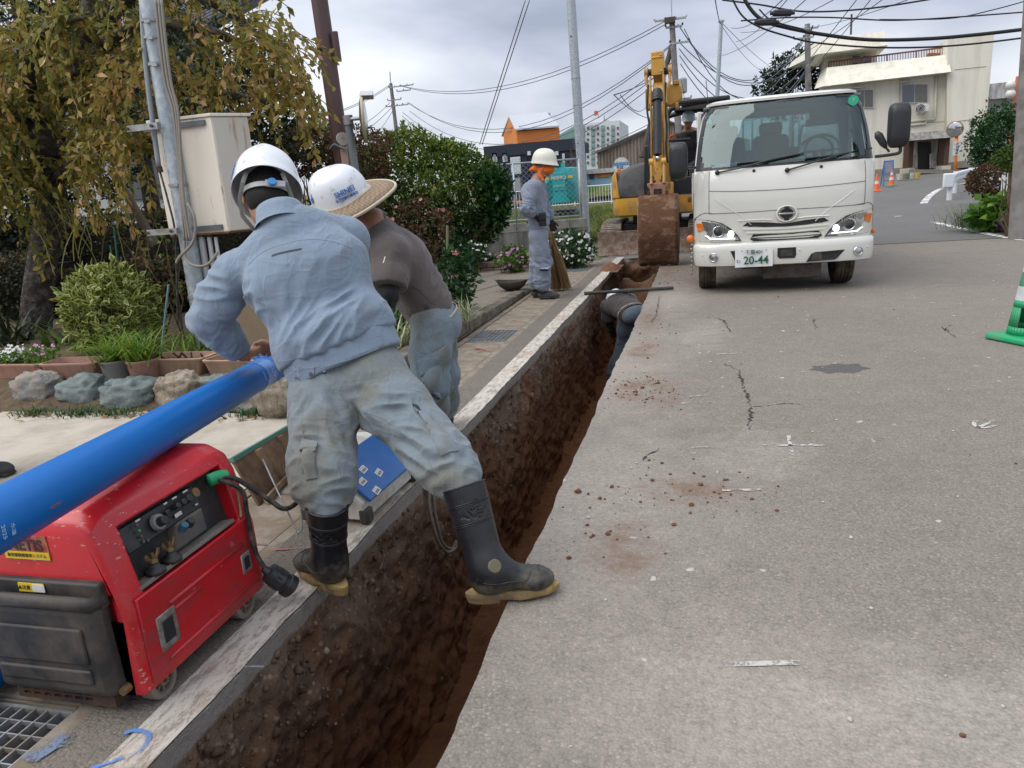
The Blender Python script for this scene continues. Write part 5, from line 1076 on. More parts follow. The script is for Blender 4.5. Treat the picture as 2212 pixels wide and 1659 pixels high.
 st=MB();st.box((-.03,-.306,.50),(.15,.003,.072),Matrix.Translation((0,0,0)));so=st.build('registration_sticker',mat('worn sticker',(.33,.17,.10),.6,dirt=(.3,.02,.02),damt=.4,ds=30),g);st=MB();st.box((-.03,-.3085,.478),(.15,.002,.022));st.build('yellow_strip',mat('yellow sticker',(.65,.45,.02),.6),so)
 text('lettering','NETIS',.045,BLKC,so,(-.03,-.3085,.508),depth=.0006,bold=.001);text('lettering','新技術情報提供システム',.012,BLKC,so,(-.03,-.3100,.478),depth=.0004)
 d=MB();d.tube([(-.10,.09,.600),(-.10,.09,.618),(-.10,.20,.618),(-.10,.20,.600)],.010,10);d.build('lifting_bar',BLKC,g,smooth=True)
 GRYW=mat('dusty grey nylon',(.21,.18,.14),.8,var=.2,dirt=(.14,.11,.08),damt=.5,ds=20);TY=mat('grey wheel tyre',(.13,.12,.11),.85,var=.2,dirt=(.2,.16,.12),damt=.5,ds=14)
 for sx in(-1,1):
  for yy in(-.225,.185):
   x0=.222*sx;wv=thing('x',None,None);wv.name='wheel';wv.parent=g;wv.location=(x0,yy,.052)
   d=MB();d.lathe([(.052,-.022),(.054,-.018),(.054,.018),(.052,.022),(.040,.022),(.040,-.022),(.052,-.022)],32,Matrix.Rotation(PI/2,4,'Y'),False);d.build('tyre',TY,wv,auto=40)
   d=MB();d.lathe([(.040,-.02),(.040,.020),(.034,.022),(.034,-.02)],32,Matrix.Rotation(PI/2,4,'Y'),False);d.cyl((-.02,0,0),(.024,0,0),.016,n=18)
   for k in range(8):a=k*PI/4;d.box((0,0,.025),(.03,.007,.026),Matrix.Rotation(a,4,'X'))
   d.box((-.006,0,0),(.012,.001,.001));d.lathe([(.0,-.004),(.036,-.004)],24,Matrix.Rotation(PI/2,4,'Y'),False);d.build('rim',GRYW,wv,auto=40)
   d=MB();d.cyl((.0,0,0),(.03*sx,0,0),.006,n=10);d.build('axle',RUST,wv)
 d=MB();d.box((0,0,.06),(.40,.52,.03));d.build('base_frame',DKM,g)
 return g
generator()
# blue polyethylene pipes
def pipe_mat():
 m,t,b=newmat('blue polyethylene');v=nd(t,'ShaderNodeTexCoord').outputs['Object']
 c=mixc(t,noise(t,v,3,4),(.0,.115,.40),(.0,.138,.465));c=mixc(t,ramp(t,noise(t,v,60,4,.7,stretch=(6,6,.4)),[(.66,0.),(.74,.35)]),c,(.12,.3,.6));setb(t,b,'Base Color',c);setb(t,b,'Roughness',.38);setb(t,b,'Specular IOR Level',.3)
 t.links.new(bumpn(t,noise(t,v,4,3,stretch=(1,1,.2)),.08,.01),b.inputs['Normal']);return m
PIPE=pipe_mat()
def pipe(a,b,label,r=.0675,wall=.011):
 a,b=Vector(a),Vector(b);L=(b-a).length;q=(b-a).to_track_quat('Z','Y');o=MB();o.lathe([(r-wall,0),(r,0),(r,L*.33),(r,L*.66),(r,L),(r-wall,L),(r-wall,L*.5),(r-wall,0)],56,None,False)
 p=o.build('water_pipe',PIPE,None,auto=40,label=label,cat='pipe',group='blue water pipes');p.location=a;p.rotation_mode='QUATERNION';p.rotation_quaternion=q;return p,L
PA,PB_=dp(0,1121,1.62),dp(563,808,3.37);pdir=(PB_-PA).normalized()
PI1,PL=pipe(PA-pdir*1.3,PB_+pdir*.23,'long blue plastic water pipe resting on the red engine welder')
FILM=mat('blue film',(.05,.24,.62),.35,var=.2);PRT=mat('pale pipe print',(.38,.50,.66),.6);PRO=mat('orange pipe print',(.35,.16,.06),.6)
inv=PI1 .matrix_basis.copy();bpy.context.view_layer.update();PM=PI1 .matrix_world.copy();PMi=PM.inverted()
def on_pipe(u,v,off=.0008):
 r=ray(u,v);o=Vector((0,0,CAM_H));d=Vector(r);oi=PMi@o;di=(PMi.to_3x3()@d);R0=.0675
 A=di.x**2+di.y**2;B2=oi.x*di.x+oi.y*di.y;C=oi.x**2+oi.y**2-R0**2;disc=B2*B2-A*C
 t=(-B2-math.sqrt(max(0,disc)))/A;p=oi+di*t;n=Vector((p.x,p.y,0)).normalized();return p+n*off,n
def pipe_text(u,v,body,size,mtl,rot=0.0,sx=1.0):
 p,n=on_pipe(u,v);x=Vector((0,0,-1)).cross(n);x=Vector((0,0,1));y=n.cross(x);Q=Matrix(((x.x,y.x,n.x),(x.y,y.y,n.y),(x.z,y.z,n.z)))@Matrix.Rotation(rot,3,'Z');text('lettering',body,size,mtl,PI1,p,Q.to_euler(),.0004)
pipe_text(8,1150,'2025',.016,PRT,-PI/2);pipe_text(28,1143,'水道',.014,PRT,-PI/2);pipe_text(120,1092,'POLITEC',.011,PRO,0)
for u,v,b_ in((588,800,'水配管'),(580,806,'0252'),(572,812,'2025')):pipe_text(u,v,b_,.020,PRT,-PI/2)
rr=random.Random(8);fm=MB()
for k in range(26):
 a=rr.uniform(.3,2.9);z=PL-rr.uniform(.02,.16);p=Vector((math.cos(a)*.069,math.sin(a)*.069,z));up=Vector((math.cos(a),math.sin(a),rr.uniform(-.6,.6)))
 s=rr.uniform(.010,.028);t1=Vector((rr.uniform(-1,1),rr.uniform(-1,1),rr.uniform(-1,1))).normalized()*s;fm.add([p,p+t1,p+t1*.6+up*s*1.2,p+up*s*.9-t1*.2],[(0,1,2,3)])
fm.build('torn_film',FILM,PI1,solid=.0008)
tb=MB();tb.lathe([(.0685,PL-.33),(.0688,PL-.30),(.0688,PL-.24),(.0685,PL-.2)],40,None,False);tb.build('tape_band',mat('translucent tape',(.05,.22,.58),.2),PI1,smooth=True)
pipe((-2.12,.5,.0735),(-2.075,1.85,.0735),'blue plastic water pipe lying on the ground behind the engine welder')
# leaning wooden shutter panel
def panel():
 a,b=gd(560,1092),gd(655,985);c,d=gd(633,914,.22),gd(500,992,.22);ctr=(a+b)/2;g=thing('wooden_panel','plywood panel with green painted edge standing behind the engine welder','panel',ctr)
 W1=mat('wet plywood',(.26,.16,.085),.7,var=.3,vs=6,stretch=(1,6,1),dirt=(.12,.075,.045),damt=.5,ds=7,bump=.2,bs=60);W2=mat('batten timber',(.30,.19,.10),.75,var=.25,vs=7,dirt=(.14,.09,.05),damt=.4);GR_=mat('green paint',(.075,.20,.165),.6,var=.2,dirt=(.2,.18,.14),damt=.2)
 x=(b-a).normalized();up=((d-a)+(c-b))*.5;h=up.length;n=x.cross(up.normalized()).normalized();a,b,c,d=[p-ctr for p in(a,b,c,d)]
 def slab(q,t0,t1,name,mt):m=MB();m.loft([[p+n*t0 for p in q],[p+n*t1 for p in q]]);return m.build(name,mt,g,bevel=.002)
 slab([a,b,c,d],-.010,.004,'plywood_sheet',W1)
 L=lambda u,v:a.lerp(b,u).lerp(d.lerp(c,u),v)
 slab([L(-.01,.93),L(1.01,.93),L(1.01,1.03),L(-.01,1.03)],-.014,.012,'top_rail',GR_)
 for u in(.32,.68,.97):slab([L(u-.045,.02),L(u+.03,.02),L(u+.03,.92),L(u-.045,.92)],.0045,.030,'batten',W2)
 slab([L(0,.0),L(1,.0),L(1,.10),L(0,.10)],.031,.05,'foot_rail',W2)
panel()
# fusion controller (white box with a blue sloping lid)
def controller():
 g=thing('fusion_controller','white control box with blue sloping lid and barcode stickers by the trench','control box',(-1.535,2.90,.01),-.06)
 WB=mat('off white enamel',(.60,.60,.55),.45,var=.06,dirt=(.35,.31,.25),damt=.25,ds=8);d=MB();d.prism([(-.15,.02),(.15,.02),(.15,.10),(0,.235),(-.15,.235)],-.26,.26,'y');d.build('case',WB,g,bevel=.006)
 BL=mat('blue lid plastic',(.006,.10,.33),.4,var=.06);ang=math.atan2(.135,.15);Mq=Matrix.Translation((.079,-.03,.171))@Matrix.Rotation(ang,4,'Y')
 d=MB();d.box((0,0,.012),(.235,.42,.014),Mq);lid_=d.build('lid',BL,g,bevel=.005);d=MB();d.box((.09,.23,.012),(.05,.06,.012),Mq);d.build('lid_catch',BL,lid_,bevel=.004)
 BC=mat('sticker white',(.66,.66,.64),.5)
 for(x,y,r)in((.03,-.15,.1),(-.01,-.08,.1),(.045,-.02,.2),(.10,-.13,.15)):
  Q=Mq@Matrix.Translation((x,y,.0198))@Matrix.Rotation(r+PI/2,4,'Z');d=MB();d.box((0,0,0),(.046,.032,.001),Q);st=d.build('barcode_sticker',BC,lid_);d=MB()
  for k in range(11):d.box((-.017+k*.0034,-.004,.0008),((.0012,.0008,.0018)[k%3],.014,.0006),Q)
  d.box((0,.010,.0008),(.034,.0014,.0006),Q);d.build('barcode',BLKC,st)
 d=MB();d.cyl((-.02,-.258,.12),(-.02,-.275,.12),.018,.016,18);d.build('red_button',mat('red button',(.45,.02,.015),.4),g,bevel=.003)
 for x in(-.07,.05):d=MB();d.cyl((x,-.258,.10),(x,-.268,.10),.015,n=16);d.build('socket',BLKC,g)
 for sx in(-1,1):
  for sy in(-1,1):d=MB();d.box((.145*sx,.235*sy,.035),(.045,.06,.07));d.build('corner_foot',mat('black rubber foot',(.03,.027,.025),.8,dirt=(.1,.08,.06),damt=.4),g,bevel=.012)
 d=MB();d.box((0,.272,.12),(.2,.02,.03));d.build('handle',BLKC,g,bevel=.008)
controller()
# cables, plug, rod
CABB=mat('black cable rubber',(.016,.016,.017),.6,var=.3,dirt=(.12,.10,.08),damt=.25,ds=20);CABG=mat('dusty grey cable',(.11,.10,.085),.8,var=.2,dirt=(.2,.16,.12),damt=.3)
def spline(pts,n=10):
 P=[Vector(p)for p in pts];out=[]
 for i in range(len(P)-1):
  a,b,c,d=P[max(0,i-1)],P[i],P[i+1],P[min(len(P)-1,i+2)]
  for k in range(n):t=k/n;out.append(.5*(2*b+(c-a)*t+(2*a-5*b+4*c-d)*t*t+(3*b-a-3*c+d)*t**3))
 return out+[P[-1]]
def cable(name,pts,r,mtl,label,cat='cable',n=8,parent=None,**k):
 m=MB();m.tube(spline(pts),r,n);return m.build(name,mtl,parent,smooth=True,**(dict(label=label,cat=cat)if label else{}),**k)
cable('power_cable',[(-1.53,1.915,.515),(-1.49,1.96,.50),(-1.42,2.02,.40),(-1.385,2.06,.35),(-1.40,2.22,.33),(-1.46,2.42,.27),(-1.56,2.64,.11)],.0085,CABB,'black power cable running from the engine welder socket to the control box')
pg=thing('cable_connector','black rubber cable connector hanging beside the front wheel of the engine welder','connector',(-1.475,1.93,.26))
m=MB();m.tube(spline([Vector((-.055,-.02,.26)),Vector((.0,.03,.20)),Vector((-.005,.045,.10)),Vector((.0,.045,-.03)),Vector((.02,.06,-.11))]),.008,8);m.build('cord',CABB,pg,smooth=True)
Mq=Matrix.Translation((.022,.062,-.115))@Vector((.42,.30,-.62)).to_track_quat('Z','Y').to_matrix().to_4x4();m=MB();m.lathe([(.010,-.02),(.018,0),(.034,.006),(.036,.03),(.036,.046),(.038,.05),(.038,.062),(.034,.066),(.034,.078),(.040,.082),(.040,.104),(.034,.110),(.0,.110)],28,Mq);m.build('plug_body',BLKC,pg,auto=35)
for k in range(14):a=2*PI*k/14;m=MB();m.box((.0345*math.cos(a),.0345*math.sin(a),.04),(.005,.005,.022),Mq);m.build('grip_rib',BLKC,pg)
cable('welder_plug',[(-1.545,1.90,.515),(-1.53,1.935,.515),(-1.515,1.955,.51)],.021,mat('green connector',(.01,.24,.10),.45),'green connector plugged into the engine welder panel','plug',14)
cable('tie_string',[(-1.515,1.96,.52),(-1.50,1.97,.46),(-1.502,1.975,.40),(-1.498,1.965,.36)],.004,mat('hemp string',(.36,.29,.19),.9,bump=.5,bs=300),'short hemp string hanging from the engine welder cable','string',6)
cable('bent_rod',[dp(568,992,2.78),dp(605,1072,2.70),dp(640,1142,2.66),dp(646,1150,2.655),dp(652,1140,2.655),dp(650,1098,2.67)],.0035,STEEL,'thin bent metal rod leaning against the plywood panel','rod',6)
cable('grey_cable',[(-1.43,3.2,.04),(-1.36,3.16,.025),ax_(925,1052,-1.335),ax_(928,1100,-1.31),ax_(945,1165,-1.29),ax_(965,1192,-1.28),ax_(983,1185,-1.27),ax_(985,1170,-1.27),ax_(975,1186,-1.285),ax_(955,1170,-1.30),ax_(940,1110,-1.31),ax_(932,1056,-1.335),(-1.40,3.2,.03)],.0085,CABG,'grey cable loop hanging over the trench edge between the boots')
cable('coiled_cable',[(-1.42,3.18,.03)]+[(-1.43+.06*math.cos(a)*1.0,3.24+.12*math.sin(a),.022+.016*(k//12))for k,a in enumerate(np.linspace(0,5.6*PI,34))],.009,CABB,'coil of black cable beside the control box')
def tbar():
 a,b=gd(1262,639),gd(1455,627);a.z=b.z=.03;m=MB();g=thing('t_bar','rusty steel T-bar laid across the trench above the stooping person','bar',(a+b)/2);c=(a+b)/2;TM=mat('painted black steel',(.045,.05,.052),.6,.4,var=.3,vs=12,dirt=(.12,.09,.06),damt=.3)
 m.cyl(a-c,b-c,.021,n=14);m.build('cross_bar',TM,g,smooth=False,auto=40);m=MB();p=dp(1357,632,1);q=a.lerp(b,.5)-c;m.cyl(q,q+Vector((.03,-.12,-.52)),.018,n=12);m.build('stem',TM,g,auto=40);m=MB();m.cyl(q+(a-b).normalized()*.06,q-(a-b).normalized()*.06,.028,n=14);m.build('tee_joint',TM,g,auto=40)
tbar()
def scoop():
 p=gd(1107,628,.05);g=thing('scoop','dark rubber scoop basket lying on the paving','scoop',p,-.15);m=MB();n=24;secs=[]
 for r,h in((.02,0),(.09,.008),(.17,.06),(.22,.125)):secs.append([(r*1.02*math.cos(a),r*.62*math.sin(a),h+(.02*abs(math.cos(a))**3 if r>.2 else 0))for a in np.linspace(0,2*PI,n+1)[:-1]])
 m.loft(secs,cap=True);m.f.pop();m.m.pop();m.build('bowl',mat('old rubber',(.025,.021,.018),.75,var=.3,dirt=(.08,.06,.045),damt=.3),g,smooth=True,solid=.008)
 for s in(-1,1):m=MB();m.tube([(s*.20,-.03,.13),(s*.235,0,.145),(s*.2,.03,.13)],.008,8);m.build('grip',RUB,g,smooth=True)
scoop()
def broom():
 p=gd(1207,627);g=thing('bamboo_broom','bamboo twig broom held upright behind the standing person','broom',(p.x,p.y,0));top=at(1188,475,9.35)-p;hd=at(1190,515,9.4)-p;r=random.Random(2);TWS=[MB()for _ in range(3)]
 for k in range(420):
  tw=TWS[k%3]
  a=r.uniform(0,2*PI);q=math.sqrt(r.random());b=Vector((.15*q*math.cos(a)+.03,.10*q*math.sin(a),r.uniform(0,.035)));s=hd+Vector((.018*q*math.cos(a),.018*q*math.sin(a),r.uniform(-.08,.10)));mid=s.lerp(b,.55)+Vector((.02*q*math.cos(a)+r.uniform(-.01,.01),.02*q*math.sin(a),0));tw.tube([s,mid,b],[.0036,.003,.0016],3,cap=False)
 for k,cl in enumerate(((.34,.22,.10),(.22,.135,.055),(.12,.07,.03))):t=TWS[k].build('twigs',mat('dry twigs %d'%k,cl,.9),g);t['kind']='stuff'
 m=MB();m.cyl(hd+Vector((0,0,-.1)),top,.014,.012,10);m.build('handle',mat('bamboo',(.40,.24,.08),.5,var=.2),g,smooth=True)
 for z in(.0,-.09,.06):m=MB();c=hd+Vector((0,0,z));m.tube([c+Vector((.034*math.cos(a),.034*math.sin(a),0))for a in np.linspace(0,2*PI,15)],.003,5,False);m.build('wire_tie',DKM,g)
broom()
def road_cone(name,loc,label,base,stripes,h=.70,slots=False,rz=0.0,group=None,bw=.19):
 g=thing(name,label,'cone',loc,rz,group);m=MB();m.box((0,0,.028),(bw*2,bw*2,.05),None,(.93,.93));m.build('base',base[1],g,bevel=.02,seg=3)
 z0=.05
 for k,(z1,mt)in enumerate(stripes):
  r0=.135-(.135-.03)*(z0/h);r1=.135-(.135-.03)*(z1/h);m=MB()
  if slots and k==0:
   n=32;segs=[]
   for i in range(n):
    a0,a1=2*PI*i/n,2*PI*(i+1)/n;lv=[z0,z0+.06,z1-.05,z1]
    for q in range(3):
     if q==1 and i%8 in(1,2,3):continue
     rr_=[.135-(.135-.03)*(z/h)for z in(lv[q],lv[q+1])];m.add([(rr_[0]*math.cos(a0),rr_[0]*math.sin(a0),lv[q]),(rr_[0]*math.cos(a1),rr_[0]*math.sin(a1),lv[q]),(rr_[1]*math.cos(a1),rr_[1]*math.sin(a1),lv[q+1]),(rr_[1]*math.cos(a0),rr_[1]*math.sin(a0),lv[q+1])],[(0,1,2,3)])
   m.build('cone_body',mt,g,smooth=True,solid=.008)
  else:m.lathe([(r0,z0),(r1,z1)],28,None,z1>=h-.01);m.build('cone_body' if k==0 else('reflective_band' if k%2 else 'cone_section'),mt,g,auto=50)
  z0=z1
GC=mat('green cone plastic',(.008,.30,.12),.42,var=.1,dirt=(.12,.2,.12),damt=.2,ds=9);GC2=mat('faded green sleeve',(.03,.22,.13),.5,var=.2,dirt=(.16,.22,.18),damt=.35,ds=14);RW=mat('white reflective sleeve',(.55,.58,.60),.45,dirt=(.4,.4,.4),damt=.2)
cp_=gd(2216,735);road_cone('traffic_cone',(cp_.x,cp_.y,0),'green traffic cone with white band and slots at right edge of the road',('',GC),[(.30,GC),(.40,RW),(.50,GC2),(.60,RW),(.72,GC2)],.72,True,.5)
# VEHICLES
WHT=mat('white truck paint',(.66,.655,.60),.22,var=.02,vs=2,coat=.8,rvar=.03)
GLB=mat('black trim',(.014,.014,.015),.35,var=.2)
CHR=mat('chrome',(.62,.63,.64),.12,1.0,var=.05)
TYRE=mat('dusty tyre rubber',(.028,.026,.023),.85,var=.3,vs=14,dirt=(.12,.095,.065),damt=.4,ds=9,bump=.3,bs=80)
def glassmat(name,tint=(.75,.83,.82),refl=.16,ior=1.5):
 m,t,b=newmat(name);o=[n for n in t.nodes if n.type=='OUTPUT_MATERIAL'][0];t.nodes.remove(b)
 tr=nd(t,'ShaderNodeBsdfTransparent');tr.inputs[0].default_value=tint+(1,);gl=nd(t,'ShaderNodeBsdfGlossy');gl.inputs[0].default_value=(.78,.93,.93,1);gl.inputs['Roughness'].default_value=.03
 fr=nd(t,'ShaderNodeFresnel');fr.inputs[0].default_value=ior;f=mth(t,'ADD',mth(t,'MULTIPLY',fr.outputs[0],1.0),refl,True)
 mx=nd(t,'ShaderNodeMixShader');t.links.new(f,mx.inputs[0]);t.links.new(tr.outputs[0],mx.inputs[1]);t.links.new(gl.outputs[0],mx.inputs[2]);t.links.new(mx.outputs[0],o.inputs[0]);return m
GLASS=glassmat('windscreen glass',(.52,.64,.64),.05);LENS=glassmat('clear lamp lens',(.93,.94,.95),.03)
def emitm(name,col,s):
 m,t,b=newmat(name);setb(t,b,'Base Color',col);setb(t,b,'Emission Color',col);setb(t,b,'Emission Strength',s);return m
def truck():
 X0,Y0=.855,8.70;g=thing('white_truck','white light truck with lit headlamps facing the camera beside the trench','truck',(X0,Y0,0))
 WZ=[(.56,.945,.06),(.62,.952,.035),(.80,.955,.02),(1.0,.952,.012),(1.14,.950,.018),(1.28,.946,.045),(1.375,.940,.085),(1.7,.902,.215),(1.95,.850,.325),(2.06,.790,.40),(2.10,.74,.45)]
 def wz(z):
  for(a,w1,f1),(b,w2,f2)in zip(WZ[:-1],WZ[1:]):
   if z<=b:t=max(0,(z-a)/(b-a));return w1+(w2-w1)*t,f1+(f2-f1)*t
  return WZ[-1][1:]
 def yf(x,z,off=0.0):
  w_,f=wz(z);q=min(1,abs(x)/w_);return f+.34*(1-(1-q**3.4)**(1/3.4))-off
 S_=[math.sin(PI/2*k/16)for k in range(-16,17)]
 def ring(z,yb=1.5):w_,f=wz(z);return[(-w_,yb,z),(-w_,.7,z)]+[(w_*s,yf(w_*s,z),z)for s in S_]+[(w_,.7,z),(w_,yb,z)]
 b=MB();b.loft([ring(z)for z in(.56,.62,.72,.82,.92,1.02,1.14,1.22,1.30,1.375)]);cab=b.build('cab_body',WHT,g,auto=40)
 def roof_ring(z,w_,f,yb):return[(-w_,yb,z),(-w_,f+.36,z)]+[(w_*s,f+.34*(1-(1-min(1,abs(s))**3.4)**(1/3.4)),z)for s in S_]+[(w_,f+.36,z),(w_,yb,z)]
 b=MB();b.loft([roof_ring(2.075,.80,.40,1.5),roof_ring(2.10,.80,.40,1.5),roof_ring(2.125,.74,.47,1.46),roof_ring(2.14,.55,.62,1.3)]);b.build('roof',WHT,g,auto=40)
 for s in(-1,1):
  b=MB();zs=[1.36+k*.06 for k in range(13)];secs=[]
  for z in zs:
   w_,f=wz(z);e=.955*w_;secs.append([(s*e,yf(e,z,-.004),z),(s*e,yf(e,z)+.02,z),(s*(w_-.02),f+.46,z),(s*w_,f+.46,z),(s*w_,f+.34,z),(s*.992*w_,yf(.992*w_,z),z)])
  b.loft(secs if s>0 else[q[::-1]for q in secs]);b.build('windscreen_pillar',WHT,g,auto=40)
  b=MB();b.box((s*.88,1.44,1.73),(.05,.12,.72));b.build('rear_pillar',WHT,g,bevel=.01)
  b=MB();b.add([(s*.925,.62,1.40),(s*.925,1.38,1.40),(s*.845,1.38,2.06),(s*.83,.82,2.06)],[(0,1,2,3)]);b.build('side_window',GLASS,g)
 def gp(s,t):z=1.395+t*.665;w_,f=wz(z);x=s*w_;return(x,yf(x,z)+.004,z)
 b=MB();n,m=30,14;b.grid(lambda u,v:gp(-.945+1.89*u,v),n,m);b.build('windscreen',GLASS,g,smooth=True)
 b=MB();us=[-.985,-.97,-.94,-.925]+list(np.linspace(-.9,.9,19))+[.925,.94,.97,.985];vs_=[-.035,-.01,.02,.1,.2,.3,.4,.5,.6,.7,.8,.9,.965,1.0,1.04]
 def bp(s,t):z=1.395+t*.665;w_,f=wz(z);x=s*w_;return(x,yf(x,z,.003),z)
 def inside(s,t):
  a=abs(s)/.935;c=abs(t-.49)/.50;return a**9+c**9<1
 V=[bp(s,t)for s in us for t in vs_];nv=len(vs_);F=[(i*nv+j,(i+1)*nv+j,(i+1)*nv+j+1,i*nv+j+1)for i in range(len(us)-1)for j in range(nv-1)if not inside((us[i]+us[i+1])/2,(vs_[j]+vs_[j+1])/2)]
 b.add(V,F);b.build('windscreen_border',GLB,g,smooth=True)
 GI=mat('grey cab interior',(.20,.21,.21),.85,var=.1);DK=mat('dark dashboard',(.028,.03,.031),.75);SEAT=mat('dark seat fabric',(.05,.052,.055),.9)
 b=MB();b.span((-.86,1.40,1.3),(.86,1.47,1.58));b.span((-.86,1.40,1.96),(.86,1.47,2.07));b.span((-.86,1.40,1.58),(-.52,1.47,1.96));b.span((.42,1.40,1.58),(.86,1.47,1.96));b.build('cab_rear_wall',GI,g)
 b=MB();b.span((-.53,1.43,1.57),(.43,1.436,1.97));b.build('rear_window',GLASS,g)
 b=MB();b.span((-.85,.22,1.30),(.85,.52,1.405));b.build('dashboard',DK,g,bevel=.03)
 b=MB();b.span((-.83,.55,2.05),(.83,1.4,2.07));b.build('headlining',GI,g)
 for x in(-.55,-.05,.48):
  b=MB();b.box((x,1.12,1.50),(.46,.16,.46),None,(.85,1));st=b.build('seat_back',SEAT,g,bevel=.05,seg=3);b=MB();b.box((x,1.16,1.80),(.26,.10,.15));b.build('headrest',SEAT,st,bevel=.04,seg=3)
 b=MB();b.box((.48,1.02,1.56),(.50,.05,.50),None,(.8,1));b.build('plastic_seat_cover',glassmat('clear plastic film',(.8,.82,.82),.18),g,bevel=.03)
 b=MB();b.tube([(.48+.19*math.cos(a),.72+.06*math.sin(a),1.50+.17*math.sin(a))for a in np.linspace(0,2*PI,29)],.014,8,False);b.tube([(.48,.72,1.5),(.48,.55,1.36)],.03,8);b.tube([(.31,.72,1.5),(.65,.72,1.5)],.012,6);b.build('steering_wheel',GLB,g,smooth=True)
 b=MB();b.box((-.52,.34,1.425),(.42,.22,.012),Matrix.Rotation(.1,4,'Z'));b.build('blue_folder',mat('blue folder',(.06,.30,.60),.5),g);b=MB();b.box((-.42,.31,1.437),(.26,.17,.006),Matrix.Rotation(-.2,4,'Z'));b.build('papers',WHP,g)
 b=MB();b.box((.07,.42,2.02),(.34,.06,.09),None,(.8,1));b.build('camera_housing',GLB,g,bevel=.02)
 b=MB();b.cyl((.725,.385,1.985),(.725,.38,1.985),.052,n=24);so=b.build('inspection_sticker',mat('green sticker',(.03,.42,.24),.5),g);text('lettering','7',.05,WHP,so,(.725,.376,1.985),depth=.0005)
 b=MB();b.box((-.765,.33,1.90),(.05,.004,.05));b.build('square_sticker',mat('pale sticker',(.35,.6,.6),.5),g)
 b=MB();b.tube([(.80,.62,1.48),(.79,.60,1.62),(.76,.66,1.70)],.016,8);b.build('grab_handle',GLB,g,smooth=True)
 LN=mat('panel gap',(.10,.10,.095),.8)
 def strip(pts,name='panel_gap',r=.0035,mt=LN):b=MB();P=spline([Vector((x,yf(x,z,.0005),z))for x,z in pts],8);P=[Vector((p.x,yf(p.x,p.z,.0005),p.z))for p in P];b.tube(P,r,5);return b.build(name,mt,cab)
 strip([(-.775,1.36),(-.78,1.15),(-.78,.90)]);strip([(.825,1.355),(.83,1.15),(.828,.90)]);strip([(-.775,1.15),(-.4,1.127),(.03,1.118),(.45,1.125),(.826,1.142)])
 strip([(-.775,.905),(-.4,.90),(-.1,.902),(.15,.902),(.5,.90),(.826,.905)]);strip([(-.93,.86),(-.86,.905),(-.80,.915),(-.72,.90)]);strip([(.72,.90),(.84,.915),(.90,.905),(.945,.85)])
 for s in(-1,1):strip([(s*.72,1.06),(s*.58,.96),(s*.45,.87),(s*.33,.76)],'crease',.004,WHT)
 strip([(-.945,1.35),(-.950,1.1),(-.952,.86)],r=.003);strip([(.945,1.35),(.950,1.1),(.952,.86)],r=.003)
 def fpoly(name,poly,off,depth,mt,par=g,bevel=0.0,smooth=False):
  """a plate following the curved front; poly in (x, z)"""
  b=MB();A=[(x,yf(x,z,off),z)for x,z in poly];B=[(x,yf(x,z,off-depth),z)for x,z in poly];ar=sum(poly[i][0]*poly[(i+1)%len(poly)][1]-poly[(i+1)%len(poly)][0]*poly[i][1]for i in range(len(poly)))
  if ar>0:A=A[::-1];B=B[::-1]
  b.loft([A,B]);return b.build(name,mt,par,bevel=bevel)
 def dens(poly,n=5):return[(poly[i][0]+(poly[(i+1)%len(poly)][0]-poly[i][0])*k/n,poly[i][1]+(poly[(i+1)%len(poly)][1]-poly[i][1])*k/n)for i in range(len(poly))for k in range(n)]
 fpoly('upper_grille_slot',dens([(-.42,.752),(-.37,.79),(-.16,.777),(0.03,.752),(.22,.777),(.42,.79),(.47,.752),(.25,.728),(.03,.72),(-.2,.728)],3),.003,.03,GLB)
 for k in range(3):strip([(-.36,.742+k*.014),(.03,.730+k*.012),(.41,.742+k*.014)],'grille_bar',.0025,mat('dark grille bar',(.04,.04,.042),.6))
 fpoly('lower_grille_slot',dens([(-.34,.60),(-.31,.655),(.03,.645),(.37,.655),(.41,.60),(.37,.575),(-.30,.575)],3),.003,.03,GLB)
 strip([(-.32,.613),(.03,.606),(.39,.613)],'grille_bar',.006,mat('dark grille bar',(.04,.04,.042),.6))
 for s in(-1,1):strip([(s*.47,.81),(s*.25,.81),(s*.12,.80)],'moulding',.008,WHT)
 strip([(-.42,.715),(.03,.70),(.47,.715)],'moulding',.010,WHT);strip([(-.38,.675),(.03,.662),(.43,.675)],'moulding',.012,WHT)
 em=thing('x',None,None);em.name='emblem';em.parent=g;em.location=(.035,yf(0,.86)-.012,.86)
 RX=Matrix.Rotation(PI/2,4,'X')@Matrix.Diagonal((1.26,1,1,1));b=MB();b.lathe([(.062,0),(.072,.003),(.076,.010),(.086,.012),(.090,.006),(.090,0)],40,RX,False);b.build('emblem_surround',WHT,em,smooth=True)
 b=MB();b.lathe([(.0,.004),(.066,.004),(.066,0)],40,RX,False);b.build('emblem_field',GLB,em);b=MB();b.lathe([(.056,.004),(.056,.010),(.068,.010),(.068,.004)],40,RX,False);ring_=b.build('emblem_ring',CHR,em,auto=40)
 b=MB();b.box((0,-.008,0),(.165,.008,.016));b.build('emblem_bar',CHR,em,bevel=.003);b=MB();b.box((0,-.009,.062),(.05,.008,.02));b.box((0,-.009,-.062),(.05,.008,.02));b.build('emblem_notch',GLB,em)
 AMB=emitm('amber indicator',(.62,.16,.02),.05);LIT=emitm('lit low beam',(1.0,1.0,1.0),4.0);HSG=mat('lamp chrome',(.5,.51,.52),.2,.9);DKL=mat('dark lamp housing',(.03,.03,.033),.4)
